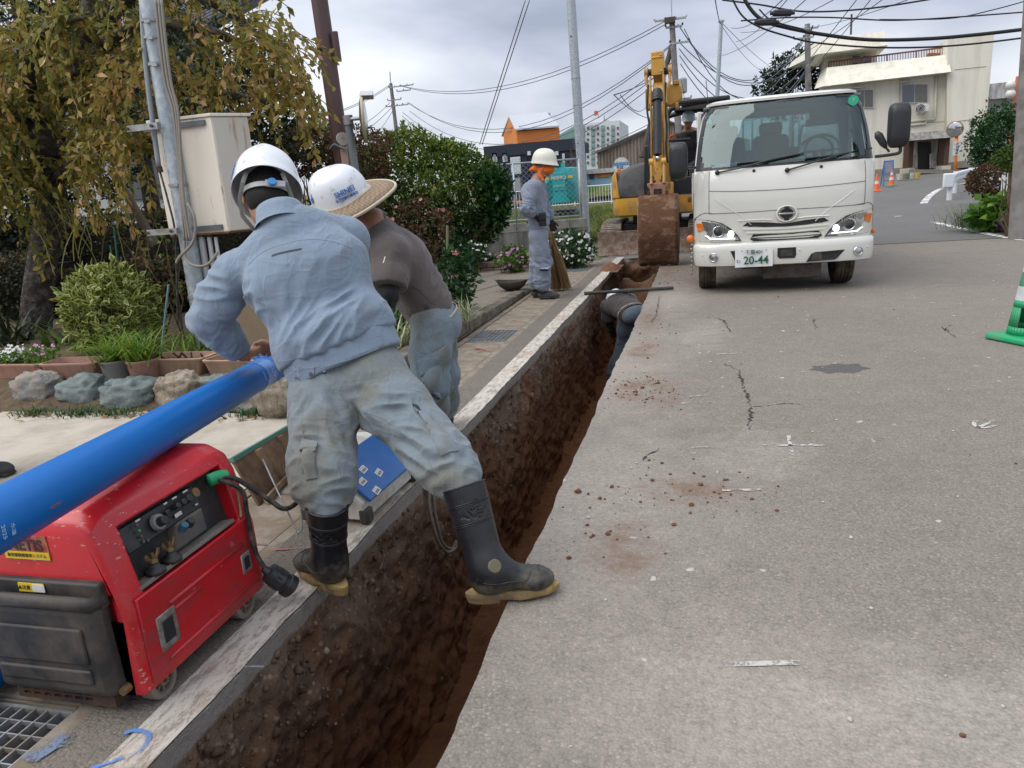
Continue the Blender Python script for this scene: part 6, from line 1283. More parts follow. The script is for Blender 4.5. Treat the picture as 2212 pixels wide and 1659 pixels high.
 for s in(-1,1):
  q=lambda P:[(s*x,z)for x,z in P]
  hl=fpoly('headlamp',q(dens([(.945,.858),(.87,.845),(.75,.828),(.64,.795),(.55,.735),(.475,.655),(.43,.585),(.70,.585),(.945,.60)],4)),.004,.05,DKL)
  fpoly('reflector',q(dens([(.86,.822),(.74,.806),(.64,.775),(.56,.72),(.49,.64),(.46,.605),(.74,.605),(.82,.64),(.80,.70),(.86,.745)],3)),.007,.004,HSG,hl)
  fpoly('inner_shade',q(dens([(.75,.79),(.66,.765),(.585,.715),(.56,.675),(.72,.69)],3)),.009,.003,mat('grey lamp shade',(.12,.12,.125),.4),hl)
  fpoly('indicator',q(dens([(.925,.80),(.85,.80),(.835,.735),(.905,.705)],3)),.012,.006,AMB,hl)
  fpoly('light_guide',q(dens([(.80,.665),(.83,.665),(.77,.618),(.50,.612),(.50,.626),(.755,.632)],3)),.012,.005,emitm('drl white',(.95,.97,1.0),.5),hl)
  c=(s*.68,yf(.68,.70,.004),.70);b=MB();M_=Matrix.Translation(c)@Matrix.Rotation(PI/2,4,'X');b.lathe([(.068,0),(.066,.014),(.048,.006),(.046,.002)],28,M_,False);b.build('projector_ring',CHR,hl,smooth=True);b=MB();b.lathe([(.046,.002),(.035,.014),(.0,.018)],24,M_,False);b.build('projector_lens',DKL,hl,smooth=True)
  c=(s*.545,yf(.545,.675,.012),.672);b=MB();b.ball(c,(.032,.008,.036),16,8);b.build('low_beam',LIT,hl,smooth=True)
  for k in range(7):x=.60+k*.025;b=MB();z=.748+k*.0075;b.box((s*x,yf(x,z,.013),z),(.010,.006,.040),None);b.build('light_bar',CHR,hl)
  b=MB();ys=lambda x,z:yf(x,z,.016);P=[(s*x,z)for x,z in((.945,.855),(.75,.825),(.64,.79),(.55,.73),(.475,.65),(.435,.59),(.7,.59),(.945,.60))]
  b=MB();n=len(P);cx,cz=s*.70,.69;V=[(cx,ys(cx,cz),cz)]+[(x*1,ys(x,z),z)for x,z in P];b.add(V,[(0,1+i,1+(i+1)%n)if s<0 else(0,1+(i+1)%n,1+i)for i in range(n)]);b.build('lens',LENS,hl)
 def bring(z,o):w_=.955+o;return[(-w_,.62,z)]+[(w_*k,-.055-o+.33*(1-(1-min(1,abs(k))**3.2)**(1/3.2)),z)for k in S_]+[(w_,.62,z)]
 b=MB();b.loft([bring(.315,-.03),bring(.325,-.008),bring(.36,.0),bring(.50,.006),bring(.548,.0),bring(.565,-.012),bring(.572,-.05)]);bm=b.build('bumper',WHT,g,auto=35)
 yb=lambda x:-.055+.33*(1-(1-min(1,abs(x)/.955)**3.2)**(1/3.2))-.006
 def bpoly(name,poly,off,depth,mt,par=bm,bevel=0):
  b=MB();A=[(x,yb(x)-off,z)for x,z in poly];B=[(x,yb(x)-off+depth,z)for x,z in poly];ar=sum(poly[i][0]*poly[(i+1)%len(poly)][1]-poly[(i+1)%len(poly)][0]*poly[i][1]for i in range(len(poly)))
  if ar>0:A=A[::-1];B=B[::-1]
  b.loft([A,B]);return b.build(name,mt,par,bevel=bevel)
 bpoly('radar_cover',dens([(-.06,.50),(.13,.50),(.135,.42),(.12,.385),(-.04,.385),(-.06,.41)],2),.002,.02,GLB);bpoly('radar_face',[(-.025,.475),(.095,.475),(.095,.41),(-.025,.41)],.005,.01,BLKP)
 bpoly('tow_recess',dens([(.24,.335),(.29,.42),(.33,.435),(.63,.445),(.56,.365),(.53,.345)],3),.002,.02,GLB);bpoly('tow_cover',[(.29,.35),(.30,.42),(.39,.43),(.40,.35)],.006,.01,BLKP);bpoly('bumper_recess',dens([(-.555,.49),(-.40,.495),(-.40,.36),(-.50,.37)],3),.002,.02,GLB)
 for x,z in((-.735,.425),(.77,.418)):
  b=MB();M_=Matrix.Translation((x,yb(x)-.002,z))@Matrix.Rotation(PI/2,4,'X')@Matrix.Rotation(.35*(1 if x>0 else-1),4,'Y');b.lathe([(.052,-.004),(.050,.008),(.042,.010),(.040,.004)],26,M_,False);fo=b.build('fog_lamp',CHR,bm,smooth=True);b=MB();b.lathe([(.041,.004),(.02,.010),(0,.011)],20,M_,False);b.build('fog_lens',HSG,fo,smooth=True)
 for x,z in((-.86,.45),(.87,.455),(-.115,.472),(.165,.472)):b=MB();b.ball((x,yb(x),z),.010,10,6);b.build('parking_sensor',WHT,bm,smooth=True)
 pl=bpoly('licence_plate',[(-.505,.508),(-.11,.503),(-.11,.31),(-.505,.308)],.022,.006,mat('white number plate',(.74,.75,.75),.4,var=.02));PG=mat('plate green',(.01,.085,.04),.5);yp=yb(.3)-.024
 text('lettering','千葉401',.055,PG,pl,(-.305,yp-.013,.470),depth=.001,bold=.0006);text('lettering','わ',.05,PG,pl,(-.470,yp-.004,.375),depth=.001);text('lettering','20-44',.122,PG,pl,(-.285,yp-.014,.380),depth=.001,bold=.0022,sx=.93)
 for x in(-.43,-.18):b=MB();b.cyl((x,yp-.012,.49),(x,yp-.018,.49),.006,n=10);b.build('plate_bolt',DKM,pl)
 def wp(pts,r,name,par=g):b=MB();b.tube([Vector((x,yf(x,z,.02+e),z))for x,z,e in pts],r,6);return b.build(name,GLB,par)
 for a in([(-.69,1.345,0),(-.45,1.375,.02),(-.15,1.435,.02)],[(.035,1.315,0),(.35,1.385,.02),(.55,1.43,.02)]):
  ar=wp(a,.010,'wiper_arm');e=a[-1];d=MB();wp([(e[0]-.33,e[1]-.008,.0),(e[0],e[1]+.0,.005),(e[0]+.36,e[1]+.045,.0)],.011,'wiper_blade',ar);b=MB();b.ball((a[0][0],yf(a[0][0],a[0][1],.02),a[0][1]),.026,12,8);b.build('wiper_pivot',GLB,ar,smooth=True)
 for x,z in((-.305,1.335),(.38,1.325)):b=MB();b.ball((x,yf(x,z,.004),z),.017,12,8);b.build('washer_nozzle',GLB,g,smooth=True)
 def mirror(cx,cz,w_,h,y,arm,name='wing_mirror'):
  b=MB();secs=[]
  for yy,k in((y-.075,.55),(y-.06,.86),(y-.02,.98),(y+.05,1.0),(y+.06,.95)):
   secs.append([(cx+k*w_/2*math.copysign(abs(math.cos(a))**.45,math.cos(a)),yy,cz+k*h/2*math.copysign(abs(math.sin(a))**.4,math.sin(a)))for a in np.linspace(0,2*PI,29)[:-1]])
  b.loft(secs[::-1]);o=b.build(name,BLKC,g,auto=50);b=MB();b.tube(spline(arm,6),.017,8);b.build('mirror_arm',BLKC,o,smooth=True);return o
 W2=lambda u,v,Y=8.62:at(u,v,Y)-Vector((X0,Y0,0))
 m1=W2(1465,348);mirror(m1 .x,m1 .z,.205,.40,m1 .y,[(m1 .x+.08,m1 .y,m1 .z-.12),W2(1485,362),(-.93,.18,W2(1500,362).z)])
 m2=W2(1943,270);mirror(m2 .x,m2 .z,.205,.44,m2 .y,[W2(1945,316),W2(1944,328),W2(1932,333),(.92,.12,W2(1893,338).z)])
 m3=W2(1902,299);b=MB();dv=(W2(1912,318)-W2(1893,284));b.tube([W2(1893,285),W2(1898,293),W2(1908,310),W2(1914,320)],[.02,.042,.036,.016],10,ell=.7);b.tube([W2(1912,316),W2(1921,328)],.012,6);b.build('kerb_mirror',BLKC,g,smooth=True)
 for s in(-1,1):
  b=MB();b.box((s*.90,.30,1.24),(.10,.14,.26),None,(.9,.8));b.build('corner_vane',WHT,g,bevel=.03,seg=3)
 b=MB();b.ball((-.99,.32,.62),(.045,.04,.045),14,10);b.build('side_indicator',AMB,g,smooth=True);b=MB();b.ball((.965,.30,.60),(.02,.04,.03),12,8);b.build('side_indicator',AMB,g,smooth=True)
 b=MB();b.tube([(-.78,.42,2.09),(-.80,.44,2.35)],.004,6);b.build('aerial',GLB,g)
 b=MB();b.span((-.42,.25,.25),(.42,4.6,.50));b.span((-.80,.35,.28),(.8,.55,.40));b.span((-.85,.1,.33),(.85,1.5,.57));b.build('chassis',GLB,g);b=MB();b.span((-.20,.12,.14),(.42,.18,.33));b.build('sump_guard',DKM,g,bevel=.01)
 def wheel(x,y,r=.355,wd=.2):
  wv=thing('x',None,None);wv.name='wheel';wv.parent=g;wv.location=(x,y,r);RY=Matrix.Rotation(PI/2,4,'Y');d=MB();h=wd/2
  d.lathe([(r*.62,-h*.9),(r*.80,-h),(r*.95,-h*.96),(r*.985,-h*.8),(r,-h*.5),(r,-h*.42),(r*.975,-h*.40),(r*.975,-h*.33),(r,-h*.31),(r,-.01),(r*.975,-.008),(r*.975,.008),(r,.01),(r,h*.31),(r*.975,h*.33),(r*.975,h*.40),(r,h*.42),(r,h*.5),(r*.985,h*.8),(r*.95,h*.96),(r*.8,h),(r*.62,h*.9)],48,RY,False);d.build('tyre',TYRE,wv,auto=30);d=MB();d.lathe([(r*.62,-h*.9),(r*.55,-h*.3),(r*.2,-h*.2),(.0,-h*.2)],24,RY,False);d.lathe([(r*.62,h*.9),(r*.55,h*.3),(r*.2,h*.2),(0,h*.2)],24,RY,False);d.build('rim',STEEL,wv,auto=40)
 for x in(-.80,.70):wheel(x,.62)
 for x in(-.80,-.57,.57,.80):wheel(x,3.3)
 b=MB();b.span((-.98,1.72,.86),(.98,4.9,.94));b.build('bed_floor',mat('grey bed steel',(.2,.2,.2),.7),g)
 for s in(-1,1):b=MB();b.span((s*.95,1.72,.94),(s*.985,4.9,1.30));b.build('bed_side',mat('pale bed paint',(.55,.54,.48),.5,dirt=(.3,.25,.2),damt=.3),g,bevel=.008)
 b=MB();b.span((-.95,4.86,.94),(.95,4.9,1.30));b.build('tailgate',WHT,g,bevel=.008);b=MB();b.span((-.98,1.68,.9),(.98,1.73,1.36));b.build('headboard',mat('pale bed paint',(.55,.54,.48),.5),g,bevel=.008)
 for k in range(17):b=MB();x=-.9+1.8*k/16;b.span((x-.012,1.69,1.36),(x+.012,1.72,2.02));b.build('guard_bar',WHP,g)
 b=MB();b.span((-.93,1.685,2.02),(.93,1.725,2.06));b.build('guard_rail',WHP,g)
 for k in range(9):b=MB();b.ball((-.985+.008*(k%2),.55,.18+k*.05),.014,8,6);b.build('chain_link',STEEL,g,smooth=True)
truck()
# excavator
CATY=mat('excavator yellow',(.55,.285,.035),.4,var=.08,vs=3,dirt=(.28,.18,.08),damt=.25,ds=5,coat=.2);CATB=mat('excavator black',(.016,.017,.019),.45,var=.2,vs=6);HOSE=mat('hydraulic hose',(.012,.012,.013),.6)
MUD=mat('mud caked steel',(.105,.047,.022),.95,.0,var=.35,vs=8,dirt=(.20,.12,.08),damt=.25,ds=4,dstretch=(1,1,2.2),bump=1.0,bs=22,bd=.02,dsoft=.05);MUD2=mat('rust and mud blade',(.20,.115,.075),.9,.0,var=.3,vs=10,dirt=(.34,.28,.24),damt=.35,ds=11,bump=.7,bs=40,bd=.01)
def excavator():
 g=thing('excavator','yellow and black compact excavator with muddy bucket at the far end of the trench','excavator',(-.75,15.2,0));ox,oy=-.75,15.2
 def P(x,y,z):return Vector((x-ox,y-oy,z))
 def bx(name,a,b,mt,bevel=.02,par=g,seg=2):m=MB();m.span(P(*a),P(*b));return m.build(name,mt,par,bevel=bevel,seg=seg)
 for x0,x1 in((-1.88,-1.50),(-.25,.13)):
  m=MB();n=40;prof=[]
  for k in range(n):a=2*PI*k/n;c,s=math.cos(a),math.sin(a);prof.append((math.copysign(abs(c)**.45,c)*1.05+15.35,.29+.28*math.copysign(abs(s)**.8,s)))
  m.loft([[P(x0,y,z)for y,z in prof],[P(x1,y,z)for y,z in prof]]);tk=m.build('track',mat('muddy rubber track',(.07,.062,.052),.9,var=.3,dirt=(.25,.21,.17),damt=.45,ds=6,bump=.4,bs=30),g,auto=50)
  for k in range(n):y,z=prof[k];y2,z2=prof[(k+1)%n];m=MB();c=P((x0+x1)/2,(y+y2)/2,(z+z2)/2);dv=Vector((0,y2-y,z2-z));m.box((0,0,0),(x1-x0-.02,dv.length*.6,.03),Matrix.Translation(c)@Matrix.Rotation(math.atan2(dv.z,dv.y),4,'X'));m.build('track_lug',tk.data.materials[0],tk)
 bx('undercarriage',(-1.5,14.7,.2),(-.25,16.0,.52),CATB);bx('slew_ring',(-1.3,14.8,.5),(-.4,15.8,.70),CATB)
 m=MB();prof=[(13.86,.0),(13.92,.0),(13.99,.12),(14.0,.28),(13.93,.43),(13.87,.44),(13.9,.30),(13.9,.12)];m.loft([[P(-1.88,y,z)for y,z in prof],[P(.16,y,z)for y,z in prof]]);bl=m.build('dozer_blade',MUD2,g,bevel=.008)
 for x in(-1.35,-.4):m=MB();m.span(P(x-.05,13.95,.14),P(x+.05,14.9,.26));m.build('blade_arm',CATY,bl,bevel=.01)
 m=MB();pl=[]
 for k in range(40):a=2*PI*k/40;c,s=math.cos(a),math.sin(a);pl.append((-.62+1.06*math.copysign(abs(c)**.35,c),15.35+1.0*math.copysign(abs(s)**.35,s)))
 m.loft([[P(-.62+(x+.62)*k,15.35+(y-15.35)*k,z)for x,y in pl]for k,z in((.93,.66),(.985,.69),(1.0,.78),(1.0,.90),(.992,1.0))]);sk=m.build('counterweight_skirt',CATY,g,auto=40)
 m=MB();m.box(P(-1.06,14.335,.89),(.115,.006,.105));st=m.build('noise_sticker',WHP,sk);text('lettering','9.99t',.036,GLB,st,P(-1.06,14.330,.905),depth=.0005,bold=.0008)
 for k in range(4):m=MB();m.box(P(-.22,14.338,.87+k*.022),(.085-.02*abs(k-1.5),.004,.010));m.build('vent_slot',GLB,sk)
 def hood(x0,x1):
  secs=[]
  for x,t in((x0,0.0),(x0+.12,.45),(x0+.3,.8),(x1,1.0)):zt=1.42+.22*t;yf_=14.50-.05*t;secs.append([P(x,yf_,1.0),P(x,yf_+.02,1.25),P(x,yf_+.16,zt-.04),P(x,yf_+.35,zt),P(x,16.0,zt),P(x,16.25,1.3),P(x,16.3,1.0)])
  m=MB();m.loft(secs);return m
 hood(-1.60,-1.02).build('engine_hood',mat('hood dark grey',(.03,.032,.036),.5,var=.15,dirt=(.10,.095,.09),damt=.25,ds=5),g,bevel=.03,seg=3)
 m=MB();m.loft([[P(-1.665,14.55,1.0),P(-1.665,14.62,1.4),P(-1.63,15.9,1.48),P(-1.665,16.2,1.0)],[P(-1.5,14.42,1.0),P(-1.58,14.55,1.52),P(-1.55,15.9,1.55),P(-1.5,16.28,1.0)]][::-1]);m.build('side_cowl',CATY,g,bevel=.03)
 m=MB();m.cyl(P(-1.5,14.50,1.5),P(-1.5,14.46,1.5),.04,n=16);m.build('work_light',emitm('orange lamp',(.5,.14,.03),.1),g)
 bx('hood_panel',(-1.03,14.42,.98),(-.93,14.6,1.92),CATB);bx('front_cover',(-.95,14.40,.98),(.42,14.55,1.32),CATB);bx('floor_plate',(-.62,14.5,1.0),(.42,15.8,1.1),CATB)
 for x,z in((-.45,1.26),(-.52,1.10)):m=MB();m.ball(P(x,14.395,z),.014,10,6);m.build('bolt',STEEL,g,smooth=True)
 m=MB();m.tube(spline([P(-.66,14.62,1.0),P(-.66,14.62,1.9),P(-.65,14.62,2.28),P(-.58,14.62,2.48),P(-.42,14.62,2.56),P(.0,14.62,2.60),P(.42,14.62,2.61)],6),.062,10,ell=.8);m.build('canopy_post',CATB,g,smooth=True)
 m=MB();m.tube(spline([P(-.66,16.0,1.0),P(-.66,16.0,2.3),P(-.55,16.0,2.52),P(.42,16.0,2.58)],6),.05,10);m.build('canopy_post',CATB,g,smooth=True);m=MB();m.tube([P(.45,14.62,1.0),P(.45,14.62,2.6)],.055,10);m.build('canopy_post',CATB,g)
 m=MB();m.span(P(-.52,14.55,2.575),P(.5,16.05,2.66));m.build('canopy_roof',CATB,g,bevel=.03,seg=3);m=MB();m.ball(P(-.36,14.55,2.53),.02,8,6);m.build('roof_bolt',WHP,g)
 m=MB();m.tube([P(-.62,14.7,1.98),P(-.2,14.75,1.98)],.03,8);m.build('grab_rail',CATB,g);m=MB();m.tube([P(-.28,14.64,2.58),P(-.34,14.62,3.0)],.005,5);m.build('aerial',HOSE,g)
 bx('operator_seat',(-.42,15.25,1.1),(.08,15.75,1.42),BLKC,.05,g,3);bx('seat_back',(-.42,15.65,1.4),(.08,15.8,1.95),BLKC,.05,g,3);bx('control_console',(-.60,14.75,1.1),(-.42,15.2,1.5),BLKC,.03)
 m=MB();m.tube(spline([P(-.60,14.9,1.98),P(-.53,14.88,2.08),P(-.47,14.88,1.98),P(-.46,14.9,1.85)],6),.02,8);m.build('red_guard',mat('red plastic',(.5,.04,.02),.4),g,smooth=True)
 def limb(name,pts,w_,mt,par=g,bevel=.012):
  """a welded box beam: pts = (y, z_low, z_high)"""
  m=MB();m.loft([[P(w_[0],y,zl),P(w_[1],y,zl),P(w_[1],y,zh),P(w_[0],y,zh)]for y,zl,zh in pts]);return m.build(name,mt,par,bevel=bevel)
 bx('swing_bracket',(-.86,14.15,.75),(-.50,14.5,1.25),CATY,.04)
 def beam(name,pts,w_,mt,par=g,th=.15,bevel=.012,xo=0.0):
  m=MB();pts=[Vector(p)for p in pts];secs=[]
  for i,p in enumerate(pts):
   d=(pts[min(i+1,len(pts)-1)]-pts[max(0,i-1)]).normalized();n=Vector((1,0,0)).cross(d).normalized();t_=th[i]if hasattr(th,'__len__')else th
   secs.append([p+Vector((-w_/2,0,0))-n*t_/2,p+Vector((w_/2,0,0))-n*t_/2,p+Vector((w_/2,0,0))+n*t_/2,p+Vector((-w_/2,0,0))+n*t_/2])
  m.loft(secs);return m.build(name,mt,par,bevel=bevel)
 beam('lower_boom',[P(-.66,14.35,1.0),P(-.66,14.0,1.7),P(-.66,13.75,2.5),P(-.64,13.62,2.72)],.20,CATY,th=[.24,.28,.24,.2])
 bo=beam('upper_boom',[P(-.66,13.62,2.62),P(-.66,13.3,2.95),P(-.66,12.95,3.15),P(-.66,12.78,3.06)],.19,CATY,th=[.22,.26,.28,.24])
 m=MB();m.loft([[P(-.76,12.74,z),P(-.565,12.74,z),P(-.565,12.80,z),P(-.76,12.80,z)]for z in(2.90,3.24)]);m.build('boom_nose_plate',CATY,bo,bevel=.008)
 for z in(2.95,3.19):m=MB();m.ball(P(-.605,12.735,z),.016,8,6);m.build('bolt',STEEL,bo,smooth=True)
 m=MB();m.loft([[P(x,13.2,z0),P(x,13.2,z1),P(x,13.5,z1),P(x,13.5,z0)]for x,z0,z1 in((-.60,2.48,2.76),(-.48,2.46,2.80),(-.36,2.52,2.78),(-.30,2.58,2.74))]);m.build('offset_bracket',CATY,bo,bevel=.02)
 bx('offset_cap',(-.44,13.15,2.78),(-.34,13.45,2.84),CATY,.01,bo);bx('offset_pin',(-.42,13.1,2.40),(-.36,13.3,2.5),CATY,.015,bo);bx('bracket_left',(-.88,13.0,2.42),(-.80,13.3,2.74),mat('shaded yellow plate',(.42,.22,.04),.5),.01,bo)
 for x,s in((-.845,-1),(-.475,1)):
  m=MB();m.tube([P(x,12.85,2.98),P(x,12.80,2.80),P(x-s*.07,12.72,2.66),P(x-s*.075,12.62,2.45)],[.055,.045,.05,.055],10,ell=.55,up=(0,1,0));m.build('strap_link',CATY,bo,bevel=.004);m=MB();m.cyl(P(x-.03,12.85,2.97),P(x+.03,12.85,2.97),.075,n=18);m.build('pin_boss',CATY,bo,bevel=.006)
 m=MB();m.cyl(P(-.83,12.86,2.96),P(-.49,12.86,2.96),.055,n=16);m.build('boom_pin',HOSE,bo)
 sk_=beam('stick',[P(-.66,12.95,2.75),P(-.66,12.72,2.3),P(-.66,12.42,1.75),P(-.66,12.18,1.32)],.17,CATY,th=[.24,.27,.22,.16])
 for x in(-.76,-.56):m=MB();m.loft([[P(x-.012,12.40-.18*t,2.86-1.55*t),P(x+.012,12.40-.18*t,2.86-1.55*t),P(x+.012,12.55-.18*t,2.86-1.55*t),P(x-.012,12.55-.18*t,2.86-1.55*t)]for t in(0,.25,1)]);m.build('stick_rail',CATY,sk_,bevel=.004)
 m=MB();m.cyl(P(-.655,12.42,2.62),P(-.655,12.30,2.50),.075,.07,18);m.cyl(P(-.655,12.36,2.56),P(-.66,12.12,1.68),.066,n=20);cy=m.build('bucket_cylinder',CATB,sk_,auto=40);m=MB();m.cyl(P(-.66,12.12,1.68),P(-.66,12.09,1.58),.03,n=14);m.build('piston_rod',CHR,cy,smooth=True);m=MB();m.cyl(P(-.655,12.37,2.60),P(-.655,12.32,2.48),.085,n=18);m.build('gland',CATB,cy,auto=40)
 for k,x in enumerate((-.80,-.53)):m=MB();m.tube(spline([P(x,12.55,2.75),P(x-.02,12.42,2.4),P(x+.015,12.35,2.1),P(x,12.25,1.8),P(x+.02,12.22,1.55)],6),.016,6);m.build('hydraulic_hose',HOSE,sk_,smooth=True)
 for x in(-.755,-.565):
  m=MB();m.tube([P(x,12.10,1.58),P(x,12.03,1.38),P(x,11.98,1.24)],[.06,.045,.055],10,ell=.45,up=(0,1,0));m.build('bucket_link',CATY,sk_);m=MB();m.cyl(P(x-.035,12.08,1.57),P(x+.035,12.08,1.57),.058,n=16);m.build('pin_boss',CATY,sk_,bevel=.005)
 m=MB();m.lathe([(.02,-.01),(.045,-.01),(.045,.01),(.02,.01)],18,Matrix.Translation(P(-.66,12.03,1.46))@Matrix.Rotation(PI/2,4,'X'),False);m.box(P(-.66,12.05,1.34),(.11,.05,.08));m.box(P(-.66,12.04,1.27),(.06,.04,.08));m.build('link_block',CATY,sk_,auto=40)
 m=MB();m.loft([[P(-.66-w_,11.97,z),P(-.66+w_,11.97,z),P(-.66+w_,12.1,z),P(-.66-w_,12.1,z)]for w_,z in((.15,1.02),(.12,1.10),(.12,1.17),(.16,1.22),(.16,1.26))]);m.build('quick_coupler',mat('faded red steel',(.33,.12,.10),.6,var=.2,dirt=(.3,.22,.18),damt=.3),sk_,bevel=.01)
 m=MB();m.span(P(-.72,11.955,1.10),P(-.60,11.975,1.17));m.build('coupler_window',GLB,sk_)
 bk=MB();n=16;prof=[(11.98-.20*math.sin(PI*t)-.16*t,1.07-1.03*t)for t in[k/n for k in range(n+1)]];x0,x1=-.955,-.365;th=.022
 o_=[(y,z)for y,z in prof];i_=[(y+th,z)for y,z in prof]
 V=[];nx=10
 for k in range(nx+1):
  x=x0+(x1-x0)*k/nx
  for y,z in o_:V.append(P(x,y+.012*float(vnoise(np.array([[x*9,z*9,2.]]))[0]),z))
 m=MB();m.loft([V[k*(n+1):(k+1)*(n+1)]for k in range(nx+1)],cap=False,closed=False);bu=m.build('bucket',MUD,g,smooth=True,solid=-.03)
 for x in(x0,x1):m=MB();q=[(y,z)for y,z in prof]+[(12.35,.30),(12.45,.75),(12.2,1.05)];m.loft([[P(x-.012,y,z)for y,z in q],[P(x+.012,y,z)for y,z in q]]);m.build('bucket_side',MUD2,bu)
 m=MB();m.span(P(x0+.0,11.80,.11),P(x1,11.84,.155));m.build('wear_strip',MUD2,bu)
 for k in range(4):x=x0+.06+(x1-x0-.12)*k/3;m=MB();m.loft([[P(x-.055,11.80,.13),P(x+.055,11.80,.13),P(x+.055,11.87,.13),P(x-.055,11.87,.13)],[P(x-.05,11.83,.005),P(x+.05,11.83,.005),P(x+.05,11.85,.005),P(x-.05,11.85,.005)]][::-1]);m.build('bucket_tooth',MUD,bu,bevel=.005)
 for k in range(3):x=x0+.155+(x1-x0-.31)*k/2;m=MB();m.box(P(x,11.795,.175),(.10,.012,.018));m.build('tooth_gap',GLB,bu)
 m=MB();m.grid(lambda u,v:P(x0+.005+(x1-x0-.01)*u,11.968-.07*v-.05*math.sin(v*2),1.055-.17*v),4,4);m.build('worn_patch',mat('scraped steel',(.36,.31,.28),.7,.2,var=.3,vs=12,dirt=(.12,.05,.025),damt=.5,ds=9,dsoft=.05),bu)
 for x in(-.80,-.66,-.52):m=MB();m.span(P(x-.015,11.95,1.05),P(x+.015,12.15,1.14));m.build('bucket_lug',mat('scraped steel',(.36,.31,.28),.7),bu)
 return g
excavator()
def operator():
 W=lambda x,y,z:Vector((x,y,z));b=at(1487,264,15.2)
 x=b.x;J=dict(head=W(x,15.2,b.z+.02),face=(.02,-.98,-.16),hup=(.05,-.1,1),neck=W(x-.01,15.26,b.z-.16),chest=W(x-.03,15.32,b.z-.38),pel=W(x-.05,15.38,1.48),hem=.02,shL=W(x+.18,15.3,b.z-.24),elL=W(x+.26,15.15,b.z-.5),wrL=W(x+.18,14.95,b.z-.55),shR=W(x-.22,15.3,b.z-.26),elR=W(x-.28,15.15,b.z-.52),wrR=W(x-.2,14.92,b.z-.58),hipL=W(x+.06,15.35,1.47),knL=W(x+.10,14.95,1.48),anL=W(x+.10,14.85,1.18),hipR=W(x-.15,15.35,1.47),knR=W(x-.16,14.95,1.48),anR=W(x-.16,14.85,1.18))
 DK=fabric('charcoal jacket',(.03,.031,.034),wr=.6);fig=make_person((x-.05,15.38,1.42),'person with grey-blue helmet seated in the excavator looking at the camera',J,DK,DK,SKIN2,.012,1.1,'long',1.0,1.02,{'L':(Vector((0,-1,-.2)),Vector((0,0,-1)),1,.8),'R':(Vector((0,-1,-.2)),Vector((0,0,-1)),-1,.8)})
 f_,u_,r_=hair_cap(fig,Vector(J['head']),Vector(J['face']),Vector(J['hup']),.01);face_parts(fig,fig.P,A3(r_),A3(f_),A3(u_))
 helmet(fig,Vector(J['head'])+u_*.03,f_,u_,mat('grey blue helmet',(.36,.44,.50),.35),z=1.06)
 q=MB();q.add([A3(fig.P(-.035,.0,-.16)),A3(fig.P(.035,.0,-.16)),A3(fig.P(.03,.105,-.22)),A3(fig.P(-.03,.105,-.22))],[(0,1,2,3)]);fig.mb('shirt_front',q,mat('black tee',(.01,.01,.012),.9),fig.top,solid=.003)
 for s in 'LR':c=Vector(J['an'+s]);shoe(fig,Vector((c.x,c.y-.03,1.106)),PI,RUB,.10,res=.012)
operator()
# WALLS, POLES, BUILDINGS, WIRES
BLK=mat('grey block',(.30,.295,.28),.95,var=.2,vs=7,dirt=(.15,.145,.135),damt=.35,ds=4,dstretch=(1,1,.6),bump=.5,bs=70,bd=.006)
GALV=mat('galvanised pole',(.36,.41,.45),.45,.55,var=.2,vs=60,bump=.15,bs=50,dirt=(.55,.58,.6),damt=.25,ds=22)
def block_wall():
 a,b=gd(1272,530),gd(1030,549);d=(b-a).normalized();ang=math.atan2(d.y,d.x);g=thing('block_wall','low grey concrete block wall below the chain-link fence','wall',(a.x,a.y,0),ang);L=5.6;h0=.40
 m=MB();m.span((0,-.16,-.05),(L,0,h0));m.build('footing',mat('poured concrete',(.27,.265,.25),.95,var=.2,vs=4,dirt=(.13,.13,.12),damt=.45,ds=3,dstretch=(2,2,.35),bump=.3,bs=60),g)
 bm=MB();bm.box((.195,0,.098),(.388,.15,.192));me=bm.mesh('block',BLK);r=random.Random(3)
 for k in range(14):o=link('block',me,g,(k*.392+.004,-.08+r.uniform(-.003,.003),h0));o.modifiers.new('b','BEVEL').width=.008
 gv=MB()
 rr=np.random.RandomState(2)
 f=thing('chain_link_fence','galvanised chain-link fence on top of the block wall','fence',(a.x,a.y,h0+.195),ang);H_=1.26
 for k,x in enumerate((.12,1.55,3.0,4.5)):m=MB();m.cyl((x,-.08,-.1),(x,-.08,H_),.022,n=10);m.build('post',GALV,f,smooth=True)
 for z in(.06,H_):m=MB();m.cyl((.12,-.08,z),(5.5,-.08,z),.018,n=8);m.build('rail',GALV,f,smooth=True)
 m=MB();s=.115;n=int((5.4+H_)/s)
 for k in range(n):
  for sg in(1,-1):
   x=.12+k*s-(H_ if sg>0 else 0);p0,p1=((x,.06),(x+H_,H_))if sg>0 else((x,.06),(x-H_,H_))
   (xa,za),(xb,zb)=p0,p1
   for lim in(.12,5.5):
    pass
   t0,t1=0.0,1.0;dx=xb-xa
   if dx!=0:
    ta,tb=sorted(((.12-xa)/dx,(5.5-xa)/dx));t0,t1=max(t0,ta),min(t1,tb)
   if t1-t0>.02:m.tube([(xa+dx*t0,-.08+.004*sg,za+(zb-za)*t0),(xa+dx*t1,-.08+.004*sg,za+(zb-za)*t1)],.0026,3,False)
 o=m.build('wire_mesh',GALV,f);o['kind']='stuff'
block_wall()
def pole(name,a,b,r0,r1,mtl,label,cat='pole',n=20,**k):
 g=thing(name,label,cat,a,**k);m=MB();m.cyl((0,0,0),Vector(b)-Vector(a),r0,r1,n);m.build('shaft',mtl,g,smooth=False,auto=40);return g
